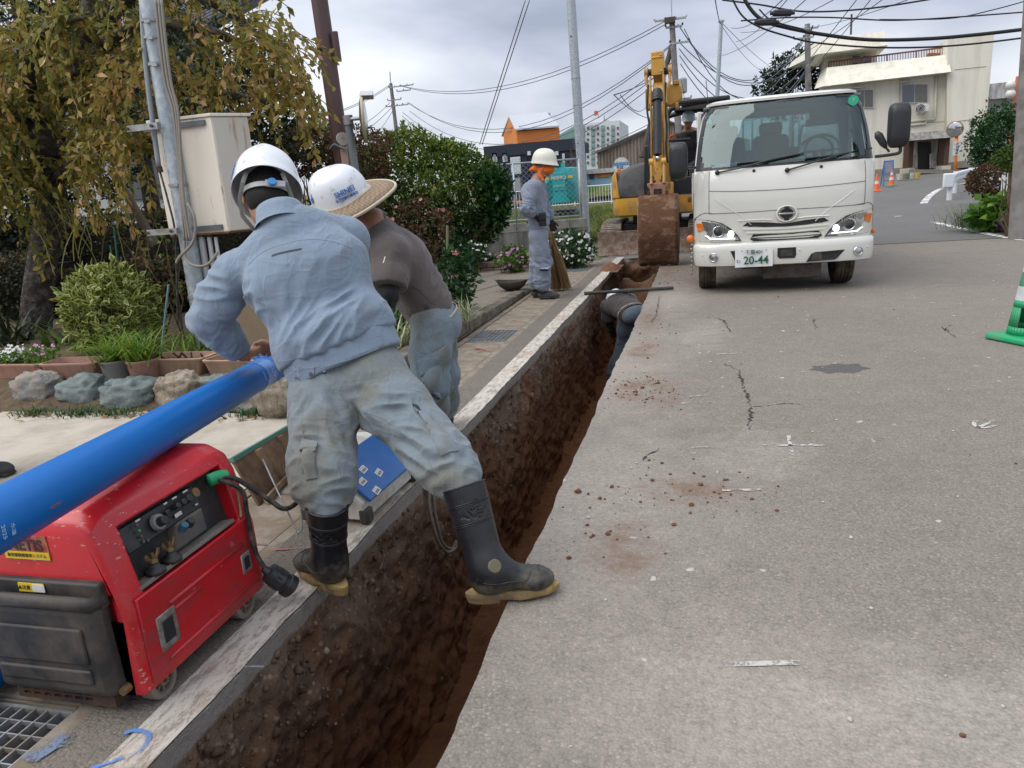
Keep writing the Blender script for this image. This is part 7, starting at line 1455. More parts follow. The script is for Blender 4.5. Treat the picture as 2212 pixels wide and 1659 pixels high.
p=at(1263,470,17.2);q=at(1233,0,17.2);d=(q-p).normalized();pb=p-d*((p.z)/d.z);g=pole('steel_pole',pb,pb+d*9,.105,.092,GALV,'tall galvanised steel pole at the end of the block wall')
for h in(3.0,3.55):m=MB();m.tube([d*h,d*(h+.02)],.108,20);m.build('joint_ring',GALV,g)
for h in(2.2,4.4,6.2):m=MB();c=d*h+Vector((-.03,-.1,0));m.cyl(c,c+Vector((0,-.012,0)),.014,n=8);m.build('bolt_hole',GLB,g)
BRP=mat('brown painted steel',(.085,.045,.043),.5,var=.1,vs=5)
p=at(738,330,9.9);q=at(690,0,9.9);d=(q-p).normalized();pb=p-d*(p.z/d.z);g=pole('brown_pole',pb,pb+d*7,.115,.108,BRP,'brown painted steel pole behind the straw-brimmed helmet')
c=at(727,102,9.85)-pb;m=MB();m.cyl(c-d*.17,c+d*.19,.045,n=16);m.build('side_tube',BRP,g,auto=40);m=MB();e=at(703,103,9.9)-pb;m.tube([e-d*.015,e+d*.015],.117,20);m.build('clamp_band',BRP,g);m=MB();m.box(at(690,102,9.78)-pb,(.06,.06,.05));m.build('clamp_bolt',DKM,g)
c=at(739,300,9.76)-pb;m=MB();m.cyl(c,c+Vector((.02,-.02,0)),.085,n=24);m.build('round_plate',mat('cream plate',(.5,.46,.4),.6),g);text('lettering','中小',.05,BRP,g,c+Vector((0.02,-.03,0)),(PI/2,0,0));m=MB();m.box(at(744,335,9.78)-pb,(.10,.02,.36));m.build('name_plate',mat('pinkish plate',(.42,.28,.22),.6),g)
cable('tie_rope',[at(713,322,9.76),at(722,312,9.74),at(735,318,9.74),at(750,321,9.7),at(764,320,9.72)],.012,mat('green rope',(.11,.22,.22),.8),'green rope tied round the brown pole and the mirror pole','rope',6)
p=at(768,370,9.6);q=at(750,250,9.6);d=(q-p).normalized();pb=p-d*(p.z/d.z);g=pole('mirror_pole',pb,q,.052,.052,mat('grey painted pole',(.17,.19,.21),.5),'grey pole carrying a round traffic mirror','mirror')
c=at(784,255,9.5)-pb;ax=Vector((-.92,-.38,.02)).normalized();Mq=Matrix.Translation(c)@ax.to_track_quat('Z','Y').to_matrix().to_4x4();m=MB();m.lathe([(.0,.05),(.2,.03),(.285,.0),(.30,-.02)],36,Mq,False);m.build('mirror_back',mat('dark bronze back',(.10,.085,.055),.6),g,smooth=True);m=MB();m.lathe([(.285,.0),(.31,.008),(.315,-.02),(.305,-.03)],36,Mq,False);m.build('rim',mat('cream rim',(.48,.44,.30),.5),g,smooth=True)
m=MB();m.lathe([(.0,-.06),(.2,-.045),(.305,-.02)],36,Mq,False);m.build('mirror_face',CHR,g,smooth=True);m=MB();e=at(752,258,9.6)-pb;m.cyl(e,c,.025,n=10);m.build('bracket',STEEL,g);m=MB();m.tube([e-d*.07,e+d*.05],.065,16);m.build('clamp',STEEL,g);m=MB();hd=Mq@Vector((0,.27,-.10));m.loft([[Mq@Vector((.33*math.sin(a),.33*math.cos(a),z))for a in np.linspace(-.7,.7,9)]for z in(0,-.16)],cap=False,closed=False);m.build('hood',mat('pale grey hood',(.5,.5,.52),.5),g,solid=.004)
def service_pole():
 p=at(420,600,5.75);q=at(319,0,5.75);d=(q-p).normalized();pb=p-d*((p.z-.05)/d.z);g=thing('service_pole','galvanised service pole with cables beside the cream cabinet','pole',pb);m=MB();m.cyl((0,0,0),d*5.2,.078,.062,24);m.build('shaft',GALV,g,auto=40);rt=Vector((.95,-.25,0)).normalized()
 W=lambda u,v,dy=0.0:at(u,v,5.75+dy)-pb
 GC_=mat('grey conduit',(.26,.29,.32),.6);CB=mat('tan cable',(.25,.225,.19),.8)
 m=MB();m.tube(spline([W(306,0,-.03),W(311,90,-.05),W(323,210,-.05),W(343,360,-.06)],6),.021,10);m.build('conduit',GC_,g,smooth=True);m=MB();m.cyl(W(343,360,-.06),W(346,372,-.06),.027,n=10);m.build('conduit_cap',RUST,g)
 m=MB();m.tube(spline([W(346,372,-.06),W(362,430,-.1),W(378,500,-.1),W(382,600,-.1),W(384,700,-.1)],6),.009,6);m.build('cable',CABB,g,smooth=True)
 for du in(0,7,13):m=MB();m.tube(spline([W(336+du,0,-.09),W(345+du,90,-.1),W(357+du,180,-.1),W(374+du*.8,240,-.11),W(384+du*.5,330,-.11),W(392+du*.4,430,-.12),W(398+du,520,-.12)],6),.012,6);m.build('cable',CB,g,smooth=True)
 m=MB();m.tube(spline([W(398,520,-.12),W(402,560,-.14),W(425,575,-.16),W(450,570,-.12),W(470,545,-.05)],6),.013,6);m.build('looped_cable',CB,g,smooth=True);m=MB();m.tube(spline([W(405,440,-.12),W(420,470,-.14),W(418,520,-.14),W(388,555,-.14),W(381,568,-.14)],6),.013,6);m.build('looped_cable',CB,g,smooth=True)
 for v in(46,82,140,400,640):
  uu=319+(420-319)*v/600;m=MB();c=W(uu,v);m.tube([c-d*.012,c+d*.012],.083,20);m.build('steel_band',STEEL,g);m=MB();m.box(W(uu-8,v,-.09),(.05,.02,.022));m.build('band_buckle',STEEL,g)
 for k,u in enumerate((435,452,466)):m=MB();m.tube([W(u,512,.06),W(u+12,600,.06),W(u+16,660,.06)],(.028,.02,.016)[k],10);m.build('conduit',mat('pale conduit',(.42,.43,.44),.6),g,smooth=True)
 c=thing('meter_cabinet','cream metal meter cabinet with rust streaks strapped to the service pole','cabinet',pb);CRM=mat('cream enamel',(.76,.70,.60),.45,var=.04,vs=2,dirt=(.30,.13,.05),damt=.04,ds=5,dstretch=(3,3,.5),dsoft=.05);GRE=mat('weathered cream enamel',(.55,.52,.46),.6,var=.06,vs=3,dirt=(.28,.13,.06),damt=.16,ds=4,dstretch=(4,4,.4),dsoft=.08)
 tl,tr,bl,br=W(322,268,.02),W(453,252,.02),W(388,512,.02),W(494,500,.02);dep=Vector((.19,.26,0))
 m=MB();bl=tl+(br-tr);m.loft([[tl,tr,br,bl],[q+dep for q in(tl,tr,br,bl)]]);m.build('case',CRM,c,bevel=.006);n_=(tr-tl).normalized()
 m=MB();m.loft([[tr+n_*.004+dep*.03+(br-tr)*.01,tr+n_*.004+dep*.93+(br-tr)*.01,br+n_*.004+dep*.93-(br-tr)*.01,br+n_*.004+dep*.03-(br-tr)*.01],[q_+n_*.008 for q_ in(tr+n_*.004+dep*.03+(br-tr)*.01,tr+n_*.004+dep*.93+(br-tr)*.01,br+n_*.004+dep*.93-(br-tr)*.01,br+n_*.004+dep*.03-(br-tr)*.01)]]);m.build('side_door',GRE,c)
 m=MB();up=(tl-bl).normalized();m.loft([[tl-n_*.01-dep*.05+up*.002,tr+n_*.02-dep*.05+up*.002,tr+n_*.02+dep*1.05+up*.002,tl-n_*.01+dep*1.05+up*.002],[q_+up*.028 for q_ in(tl-n_*.01-dep*.05,tr+n_*.02-dep*.05,tr+n_*.02+dep*1.05,tl-n_*.01+dep*1.05)]]);m.build('rain_cap',CRM,c,bevel=.004)
 m=MB();m.loft([[bl+up*.0-n_*.002,br+n_*.004,br+dep+n_*.004,bl+dep],[q_-up*.014 for q_ in(bl+n_*.01,br-n_*.006,br+dep-n_*.01,bl+dep+n_*.01)]]);m.build('rusty_bottom',mat('flaking rust',(.20,.09,.04),.9,var=.4,vs=20,bump=.8,bs=60),c)
 for f0,vv in((.045,0),(.955,1)):
  a=tl.lerp(bl,f0)-n_*.03-dep*.02;b_=tr.lerp(br,f0)+n_*-.04-dep*.02;m=MB();e=(b_-a).normalized();m.loft([[a+up*.022,a-up*.022,a-up*.022-dep*.07,a+up*.022-dep*.07],[b_+up*.022,b_-up*.022,b_-up*.022-dep*.07,b_+up*.022-dep*.07]]);m.build('mounting_rail',mat('dark zinc',(.16,.17,.18),.5,.6),c);m=MB();m.box(a+e*.20-dep*.55,(.30,.05,.05),None);o=m.build('pole_bracket',STEEL,c)
  for k in(-.11,.13):m=MB();q_=a+e*(.2+k)-dep*.68;m.cyl(q_,q_+Vector((0,-.012,0)),.014,n=8);m.build('bolt',DKM,c)
service_pole()
# utility poles and wires
CONP=mat('concrete pole',(.24,.23,.215),.9,var=.15,vs=4,dirt=(.14,.13,.12),damt=.3,ds=3)
WIRE=mat('black wire',(.012,.012,.013),.6);WIREB=mat('grey blue wire',(.10,.12,.15),.6)
def upole(u0,v0,u1,v1,Y,r,label,arms,name='utility_pole'):
 top,low=at(u0,v0,Y),at(u1,v1,Y);d=(top-low).normalized();base=low-d*((low.z-gz(Y))/d.z);g=thing(name,label,'utility pole',base);m=MB();m.cyl((0,0,0),top-base,r,r*.7,14);m.build('shaft',CONP,g,auto=40)
 for k,(u,v,w_,kind)in enumerate(arms):
  c=at(u,v,Y-.1)-base;m=MB();m.box(c,(w_,.08,.09));ar=m.build('crossarm',STEEL,g);n=max(2,int(w_/.5))
  for i in range(n+1):x=-w_/2+w_*i/n;m=MB();m.lathe([(.03,0),(.06,.03),(.03,.05),(.055,.08),(.02,.11)],8,Matrix.Translation(c+Vector((x,0,.04))));m.build('insulator',WHP if kind else DKM,ar)
 return g,base
g,b0=upole(1451,40,1462,225,40,.19,'concrete utility pole with crossarms behind the excavator boom',[(1448,42,1.5,1),(1456,58,.8,0),(1468,92,.9,0),(1462,215,1.4,1)])
m=MB();m.cyl(at(1451,40,40)-b0,at(1450,-10,40)-b0,.03,n=8);m.build('mast',GALV,g);m=MB();c=at(1475,185,39.6)-b0;m.lathe([(.14,-.35),(.2,-.3),(.2,.3),(.12,.36)],14,Matrix.Translation(c));m.build('transformer',mat('grey transformer',(.3,.3,.3),.5),g,auto=40);m=MB();m.cyl(at(1455,85,40.3)-b0,at(1386,340,39)-b0,.13,.14,10);m.build('raking_strut',mat('tarred wood strut',(.075,.06,.05),.9),g)
m=MB();m.box(at(1447,44,39.7)-b0,(.5,.3,.25));m.build('switch_gear',DKM,g)
g,b0=upole(1744,52,1746,195,46,.2,'concrete utility pole in front of the cream building',[(1742,62,1.2,1),(1736,82,1.0,0)])
g,b0=upole(844,180,857,290,62,.2,'distant utility pole above the round bush',[(866,186,2.2,1),(872,196,1.2,0),(852,216,1.2,0),(858,228,2.0,0)]);m=MB();m.cyl(at(844,180,62)-b0,at(842,155,62)-b0,.05,n=6);m.build('mast',GALV,g)
p,q=at(1549,215,26),at(1558,48,26);d=(q-p).normalized();pb=p-d*(p.z/d.z);g=pole('steel_pole',pb,q,.075,.06,GALV,'slim galvanised steel pole behind the truck roof');m=MB();m.lathe([(.09,0),(.09,.05),(0,.08)],10,Matrix.Translation(q-pb));m.build('cap',STEEL,g)
p,q=at(2197,330,13.2),at(2210,120,13.2);d=(q-p).normalized();pb=p-d*(p.z/d.z);g=pole('utility_pole',pb+Vector((.12,0,0)),pb+Vector((.12,0,0))+d*8,.165,.13,CONP,'thick concrete utility pole at the right edge of the view','utility pole')
ORD=['topmost','second','third','fourth','fifth','sixth','seventh','eighth','ninth','tenth','lowest'];_wc={}
def wire(p0,p1,sag,r,mtl,label,group,name='overhead_wire'):
 if group:k=_wc[group]=_wc.get(group,0)+1;label=ORD[k-1]+' '+label
 a,b=Vector(p0),Vector(p1);P=[a.lerp(b,k/16)-Vector((0,0,4*sag*(k/16)*(1-k/16)))for k in range(17)];m=MB();m.tube(P,r,5);return m.build(name,mtl,None,smooth=True,label=label,cat='wire',group=group)
LB='of the wires between the distant pole and the pole behind the excavator';GB_='wires to the distant pole'
for ua,va,ub,vb,s in((862,184,1447,40,1.6),(866,186,1453,44,1.7),(880,222,1455,92,3.0),(884,222,1456,94,3.2),(885,240,1458,118,3.4),(870,243,1458,130,3.6),(868,250,1460,142,3.8)):wire(at(ua,va,62),at(ub,vb,40),s,.022,WIREB,LB,GB_)
LB='of the wires running left from the distant pole';GB_='wires running left from the distant pole'
for ua,va,ub,vb in((840,184,640,258),(842,186,640,262),(842,222,700,300),(846,232,690,330),(848,240,740,350)):wire(at(ua,va,62),at(ub,vb,50),.5,.022,WIREB,LB,GB_)
LB='of the wires sagging between the two concrete poles';GB_='wires between the two concrete poles'
for ua,va,ub,vb,s in((1464,52,1738,78,2.4),(1466,54,1742,80,2.6),(1466,90,1740,130,1.5),(1467,105,1741,140,2.0),(1468,120,1742,150,2.3),(1470,138,1742,152,2.6),(1478,62,1736,82,3.2)):wire(at(ua,va,40),at(ub,vb,46),s,.022,WIREB,LB,GB_)
LB='from the left of the thin drop wires in the upper right sky';GB_='drop wires in the upper right'
for ua,va,ub,vb,Ya,Yb in((1740,0,1560,120,16,30),(1800,0,1600,70,16,30),(1850,0,1630,260,16,45),(1905,0,1650,160,16,45),(1960,0,1720,60,16,45),(1700,0,1590,90,16,30),(1880,0,1700,200,16,45),(1560,50,1545,0,26,14),(1562,52,1690,160,26,46),(1690,0,1580,60,14,26),(1562,60,1640,150,26,45)):wire(at(ua,va,Ya),at(ub,vb,Yb),.15,.009,WIREB,LB,GB_)
LB='of two grey stay wires slanting down behind the round bush';GB_='pair of stay wires'
for du in(0,9):wire(at(1135+du,0,13.5),at(1036+du*.6,312,15.5),.0,.009,mat('stay wire',(.20,.22,.25),.5,.5),LB,GB_)
wire(at(1455,130,40),at(1326,205,20),.2,.016,WIREB,'bent drop wire left of the excavator boom, upper strand',None);wire(at(1326,205,20),at(1400,255,30),.1,.012,WIREB,'bent drop wire left of the excavator boom, lower strand',None);wire(at(1340,205,20),at(1395,232,30),.25,.012,WIREB,'short looped drop wire left of the excavator boom',None)
for va,vb in((315,268),(325,280)):wire(at(1180,va+30,60),at(1420,vb-10,45),.4,.02,WIREB,'of two thin wires crossing before the office block and warehouse','wires in front of the warehouse')
def thick(name,pix,Ys,r,label,mtl=WIRE):P=[at(u,v,Y)for(u,v),Y in zip(pix,Ys)];m=MB();m.tube(spline(P,8),r,7);return m.build(name,mtl,None,smooth=True,label=label,cat='cable')
thick('cable_bundle',[(1590,-40),(1618,15),(1650,45),(1700,60),(1780,75),(1880,86),(2000,84),(2110,75),(2240,60)],[14,14,14,14,14.2,14.5,14.8,15,15.2],.030,'thick black cable bundle sagging across the upper right sky')
thick('cable_bundle',[(1570,-30),(1600,30),(1640,58),(1700,78),(1760,92),(1880,102),(2000,102),(2110,94),(2240,78)],[14,14,14,14.2,14.4,14.6,14.8,15,15.2],.015,'thinner black cable running below the thick cable bundle')
thick('overhead_cable',[(1560,0),(1640,10),(1740,25),(1880,18),(2060,-10)],[14,14,14.2,14.5,15],.014,'black cable above the two splice boxes')
thick('overhead_cable',[(1600,45),(1700,38),(1800,38),(1930,44),(2080,36),(2240,24)],[14,14,14.2,14.5,15,15.4],.012,'thin dark cable crossing just above the thick cable bundle');thick('overhead_cable',[(1900,42),(2050,40),(2150,20),(2240,-5)],[14.5,15,15.3,15.6],.009,'thin cable rising to the upper right corner')
thick('overhead_cable',[(1640,20),(1660,40),(1690,52),(1730,62),(1748,70),(1756,55)],[13.9]*6,.012,'short curled cable under the splice boxes')
for u,v,lb in((1690,28,'upper black cable splice box hanging in the sky'),(1656,48,'lower black cable splice box on the thick bundle')):
 c=at(u,v,13.8);gS=thing('splice_box',lb,'splice box',c);m=MB();m.box((0,0,0),(.30,.11,.10),Matrix.Rotation(.1,4,'Y'));m.build('case',GLB,gS,bevel=.03,seg=3);m=MB();m.cyl((-.19,0,.02),(.19,0,-.02),.03,n=8);m.build('cable_entry',GLB,gS)
 # buildings
def face_box(g,o,name,u0,v0,u1,v1,Y,depth,mt,bevel=0):
 a,b=at(u0,v0,Y),at(u1,v1,Y);m=MB();m.span((a.x-o.x,Y-o.y,min(a.z,b.z)-o.z),(b.x-o.x,Y+depth-o.y,max(a.z,b.z)-o.z));return m.build(name,mt,g,bevel=bevel)
NAVY=mat('navy cladding',(.018,.026,.05),.6,var=.1,bump=.6,bs=6,stretch=None);WINF=mat('white window frame',(.6,.6,.62),.5);WGL=mat('grey window glass',(.20,.22,.25),.15,spec=.8);DGL=mat('dark window glass',(.045,.055,.07),.08,spec=.9,var=.3,vs=2)
def navy():
 Y=42;o=at(1142,425,Y);o.z=gz(Y);g=thing('container_building','navy blue container building with white windows behind the fence','building',o);fb=lambda n,a,b,c,d,dy,dep,mt,**k:face_box(g,o,n,a,b,c,d,Y+dy,dep,mt,**k)
 w_=fb('wall',1046,324,1236,425,0,6,NAVY);fb('roof',1044,317,1238,324,-.1,6.2,mat('navy roof edge',(.012,.018,.035),.5))
 zt,zb=at(1100,328,Y).z,at(1100,424,Y).z
 for k in range(22):z=zb+(zt-zb)*k/22;m=MB();a,b=at(1047,380,Y),at(1235,380,Y);m.span((a.x-o.x,-.03,z-o.z),(b.x-o.x,-.001,z-o.z+.06));m.build('cladding_board',NAVY,g)
 for u in(1096,1140,1190):fb('corner_post',u-4,322,u+4,424,-.12,.1,NAVY)
 for u in(1063,1079,1085):
  if u==1079:continue
  f=fb('window',u,331,u+11,349,-.10,.06,WINF);fb('pane',u+2.5,334,u+8.5,346,-.12,.03,WGL)
 for u0,v0,u1,v1 in((1102,340,1126,375),(1160,345,1180,385),(1214,332,1221,360)):f=fb('door',u0,v0,u1,v1,-.10,.06,WINF);fb('door_panel',u0+2,v0+2,u1-2,v1-2,-.12,.03,mat('pale door',(.5,.52,.55),.5))
 for u,v in((1142,330),(1202,330)):fb('vent_hood',u-3,v-3,u+4,v+5,-.25,.2,WINF)
 fb('cabinet',1108,385,1125,412,-.8,.5,mat('grey box',(.28,.29,.3),.6))
 for k in range(5):m=MB();a=at(1230,345+k*15,Y);m.box((a.x-o.x,-.4,a.z-o.z),(.5,.5,.03));m.build('stair_tread',DKM,g)
 m=MB();a=at(1237,320,Y);m.cyl((a.x-o.x,-.6,0),(a.x-o.x,-.6,a.z-o.z),.04,n=6);m.build('stair_post',DKM,g)
 for k in range(4):m=MB();a=at(1152+7.5*k,314,Y);m.box((a.x-o.x,1,a.z-o.z),(.12,.12,.25));m.build('roof_vent',DKM,g)
 Y2=50;o2=at(1136,318,Y2);o2 .z=gz(Y2);h=thing('orange_hut','orange gabled metal building behind the navy building','building',o2);ORG=mat('orange cladding',(.62,.20,.035),.55,var=.06);ROOF=mat('pale metal roof',(.52,.54,.57),.45,.2,var=.06)
 A=lambda u,v,dy=0.0:at(u,v,Y2+dy)-o2
 lf,rt,pk,ml=A(1068,292),A(1117,284),A(1089,268),A(1206,284);zl=A(1117,284).z;x0,x1,x2=A(1068,300).x,A(1117,300).x,A(1206,300).x;xp=(x0+x1)/2;zp=A(1089,268).z+.4
 m=MB();m.prism([(x0,0),(x1,0),(x1,zl),(xp,zp),(x0,zl)],.3,.0,'y');
 m=MB();dx=x2-x1;dyy=3.0;gA=[Vector((x0,2.5,0)),Vector((x1,0,0)),Vector((x1,0,zl)),Vector((xp,1.25,zp)),Vector((x0,2.5,zl))];off=Vector((dx,.6,0));m.loft([gA,[q+off for q in gA]][::-1]);m.build('wall',ORG,h)
 up=Vector((0,0,.08));m=MB();a,b=gA[2]+Vector((-.05,-.2,.06)),gA[3]+up*1.5;e=off*1.03;m.loft([[a,a+e,b+e-off*.12,b],[q+Vector((0,0,.1))for q in(a,a+e,b+e-off*.12,b)]]);m.build('roof_slope',ROOF,h);m=MB();a,b=gA[3]+up,gA[4]+Vector((-.2,.2,-.05));m.loft([[a,a+off,b+off,b],[q+Vector((0,0,.1))for q in(a,a+off,b+off,b)]]);m.build('roof_slope',ROOF,h)
 for k in range(14):z=zl*.62+zl*.38*k/14;m=MB();m.loft([[gA[1]+Vector((0,-.02,z)),gA[1]+Vector((0,-.02,z+.03)),gA[1]+Vector((0,0.02,z+.03)),gA[1]+Vector((0,0.02,z))],[q+off for q in(gA[1]+Vector((0,-.02,z)),gA[1]+Vector((0,-.02,z+.03)),gA[1]+Vector((0,0.02,z+.03)),gA[1]+Vector((0,0.02,z)))]]);m.build('cladding_board',ORG,h)
navy()
def office():
 Y=240;o=at(1285,370,Y);o.z=gz(Y);g=thing('office_block','white and green office block with roof mast in the far distance','building',o);WW=mat('office white wall',(.60,.61,.63),.7);GG=mat('green spandrel glass',(.20,.33,.31),.25);fb=lambda n,a,b,c,d,dy,dep,mt,**k:face_box(g,o,n,a,b,c,d,Y+dy,dep,mt,**k)
 fb('wall',1252,268,1342,380,0,30,WW);a=at(1210,300,Y+40);m=MB();p0,p1=at(1253,280,Y),at(1210,284,Y+45);m.loft([[Vector((p0 .x,p0 .y,o.z))-o,Vector((p0 .x,p0 .y,at(1253,268,Y).z))-o,Vector((p0 .x+2,p0 .y+2,at(1253,268,Y).z))-o,Vector((p0 .x+2,p0 .y+2,o.z))-o],[Vector((p1 .x,p1 .y,o.z))-o,Vector((p1 .x,p1 .y,at(1253,268,Y).z))-o,Vector((p1 .x+2,p1 .y,at(1253,268,Y).z))-o,Vector((p1 .x+2,p1 .y,o.z))-o]]);m.build('side_wall',mat('office grey side',(.42,.44,.46),.7),g)
 for c in range(8):
  u=1255+c*10.8
  for r in range(7):
   v=271+r*12.5
   if c%2==0:f=fb('window_band',u,v,u+8,v+11,-.3,.2,GG);fb('pane',u+.8,v+6,u+7,v+10.5,-.5,.2,WGL)
   else:fb('window',u+2,v+3,u+6,v+8,-.3,.2,DGL)
 for k in range(10):
  for r in range(6):p=p0 .lerp(p1,.08+k*.09);z=at(1253,274+r*13,Y).z;m=MB();m.box(Vector((p.x-.4,p.y,z))-o,(.6,3.0,1.7));m.build('window',GG,g)
 fb('penthouse',1266,258,1306,268,8,14,WW);s=fb('sign_board',1274,270,1290,277,-.9,.3,WHP);text('lettering','あおぞら',.95,BLUEINK,s,at(1282.5,273.5,Y-1.1)-o,depth=.02)
 for k,mt in((0,WHP),(1,mat('mast red',(.6,.1,.06),.5))):m=MB();a=at(1288,258-k*9,Y+12)-o;m.box(a+Vector((0,0,.6)),(1.5-.4*k,1.5,1.4));m.build('mast_section',mt,g)
 m=MB();
 for dx in(-1,1):m.cyl(at(1288,258,Y+12)-o+Vector((dx,0,0)),at(1288,244,Y+12)-o+Vector((dx*.4,0,0)),.12,n=5)
 m.build('mast',STEEL,g);m=MB();m.cyl(at(1305,262,Y)-o,at(1305,250,Y)-o,.15,n=5);m.build('aerial',STEEL,g)
office()
def warehouse():
 Y=58;o=at(1420,380,Y);o.z=gz(Y);g=thing('warehouse','brown corrugated warehouse with a sloping roof behind the excavator','warehouse',o);A=lambda u,v:at(u,v,Y)-o
 COR=mat('brown corrugated cladding',(.27,.225,.185),.85,var=.15,vs=1.2,dirt=(.17,.14,.115),damt=.4,ds=.9,dstretch=(3,3,.3));a,b,c=A(1290,330),A(1440,262),A(1620,330)
 m=MB();m.prism([(a.x,0),(c.x,0),(c.x,a.z),(b.x,b.z),(a.x,a.z)],0,25,'y');m.build('wall',COR,g)
 n=44
 for k in range(n):
  x=a.x+(c.x-a.x)*(k+.5)/n;zt=a.z+(b.z-a.z)*(x-a.x)/(b.x-a.x)if x<b.x else b.z+(c.z-b.z)*(x-b.x)/(c.x-b.x);m=MB();m.span((x-.07,-.06,0),(x+.07,0.0,max(.5,zt-.1)));m.build('cladding_rib',COR,g)
 for p,q in((a,b),(b,c)):m=MB();n_=Vector((0,0,.12));e=(q-p)*.02;m.loft([[p-e-Vector((0,.35,0)),q+e-Vector((0,.35,0)),q+e+Vector((0,25,0)),p-e+Vector((0,25,0))],[t+n_ for t in(p-e-Vector((0,.35,0)),q+e-Vector((0,.35,0)),q+e+Vector((0,25,0)),p-e+Vector((0,25,0)))]]);m.build('roof_slope',mat('dark roof edge',(.10,.095,.09),.7),g)
 m=MB();z=(a.z*.55);m.span((a.x,-.09,z),(c.x,-.061,z+.08));m.build('cladding_rail',COR,g)
warehouse()
def kiosk():
 Y=46;o=at(1300,418,Y);o.z=gz(Y);g=thing('painted_kiosk','low building painted with a sky and meadow mural by the white fence','building',o);fb=lambda n,a,b,c,d,dy,dep,mt,**k:face_box(g,o,n,a,b,c,d,Y+dy,dep,mt,**k)
 fb('wall',1265,370,1345,420,0,4,mat('mural sky blue',(.30,.55,.68),.6,var=.15,vs=.4));fb('roof',1263,367,1347,370,-.2,4.4,WHP);fb('window',1273,375,1284,386,-.08,.05,DGL);fb('door',1331,372,1342,412,-.08,.05,mat('teal door',(.10,.22,.24),.5))
 MG=mat('mural green',(.16,.40,.06),.7);MY=mat('mural yellow green',(.42,.48,.09),.7)
 def blobp(name,u,v,ru,rv,mt,dy):c=at(u,v,Y)-o;s=Y/1595*1.03;m=MB();m.lathe([(0,0),(1,0)],24,Matrix.Translation((c.x,dy,c.z))@Matrix.Rotation(PI/2,4,'X')@Matrix.Diagonal((ru*s,rv*s,1,1)),False);m.build(name,mt,g)
 fb('mural_ground',1265,405,1331,420,-.04,.03,MY);blobp('mural_hill',1278,407,13,6,MG,-.07);blobp('mural_hill',1315,407,13,5,mat('mural pale hill',(.34,.5,.2),.7),-.075);blobp('mural_cloud',1268,392,8,3,WHP,-.06)
 s=fb('mural_banner',1292,371,1317,382,-.06,.02,mat('mural banner',(.62,.40,.06),.6));c=at(1304,374,Y)-o;text('lettering','ようこそ',.28,mat('mural red',(.6,.06,.03),.6),s,(c.x,-.09,c.z),depth=.005);c=at(1304,379.5,Y)-o;text('lettering','子育て広場',.26,mat('mural red',(.6,.06,.03),.6),s,(c.x,-.09,c.z),depth=.005)
kiosk()
def rail_fence():
 Y=40;a,b=at(1085,398,Y),at(1345,404,Y);o=Vector((a.x,Y,gz(Y)));g=thing('pipe_fence','white pipe railing along the far side of the grass field','fence',o);L=b.x-a.x;PW=mat('white railing paint',(.66,.68,.70),.5)
 for z in(.12,.98):m=MB();m.cyl((0,0,z),(L,0,z),.03,n=6);m.build('rail',PW,g)
 for k in range(int(L/.15)):m=MB();x=.15*k;big=k%13==0;m.cyl((x,0,.0 if big else.12),(x,0,1.05 if big else.98),.035 if big else.013,n=6);m.build('post' if big else 'baluster',PW,g)
rail_fence()
p=at(1342,357,34);g=thing('bus_stop_sign','round white and blue bus stop sign behind the excavator hood','sign',(p.x,34,gz(34)));m=MB();m.cyl((0,.03,0),(0,.03,p.z-gz(34)),.035,n=8);m.build('post',GALV,g);RX=Matrix.Translation((0,0,p.z-gz(34)))@Matrix.Rotation(PI/2,4,'X');m=MB();m.lathe([(0,.02),(.34,.02),(.34,-.02),(0,-.02)],32,RX,False);d_=m.build('disc',WHP,g);m=MB();m.box((0,-.024,p.z-gz(34)+.06),(.64,.008,.13));m.build('blue_band',BLUEK,d_);text('lettering','平成',.16,BLKC,d_,(-.06,-.03,p.z-gz(34)-.1),depth=.003);text('lettering','市バス・中央線',.075,WHP,d_,(0,-.032,p.z-gz(34)+.06),depth=.003)
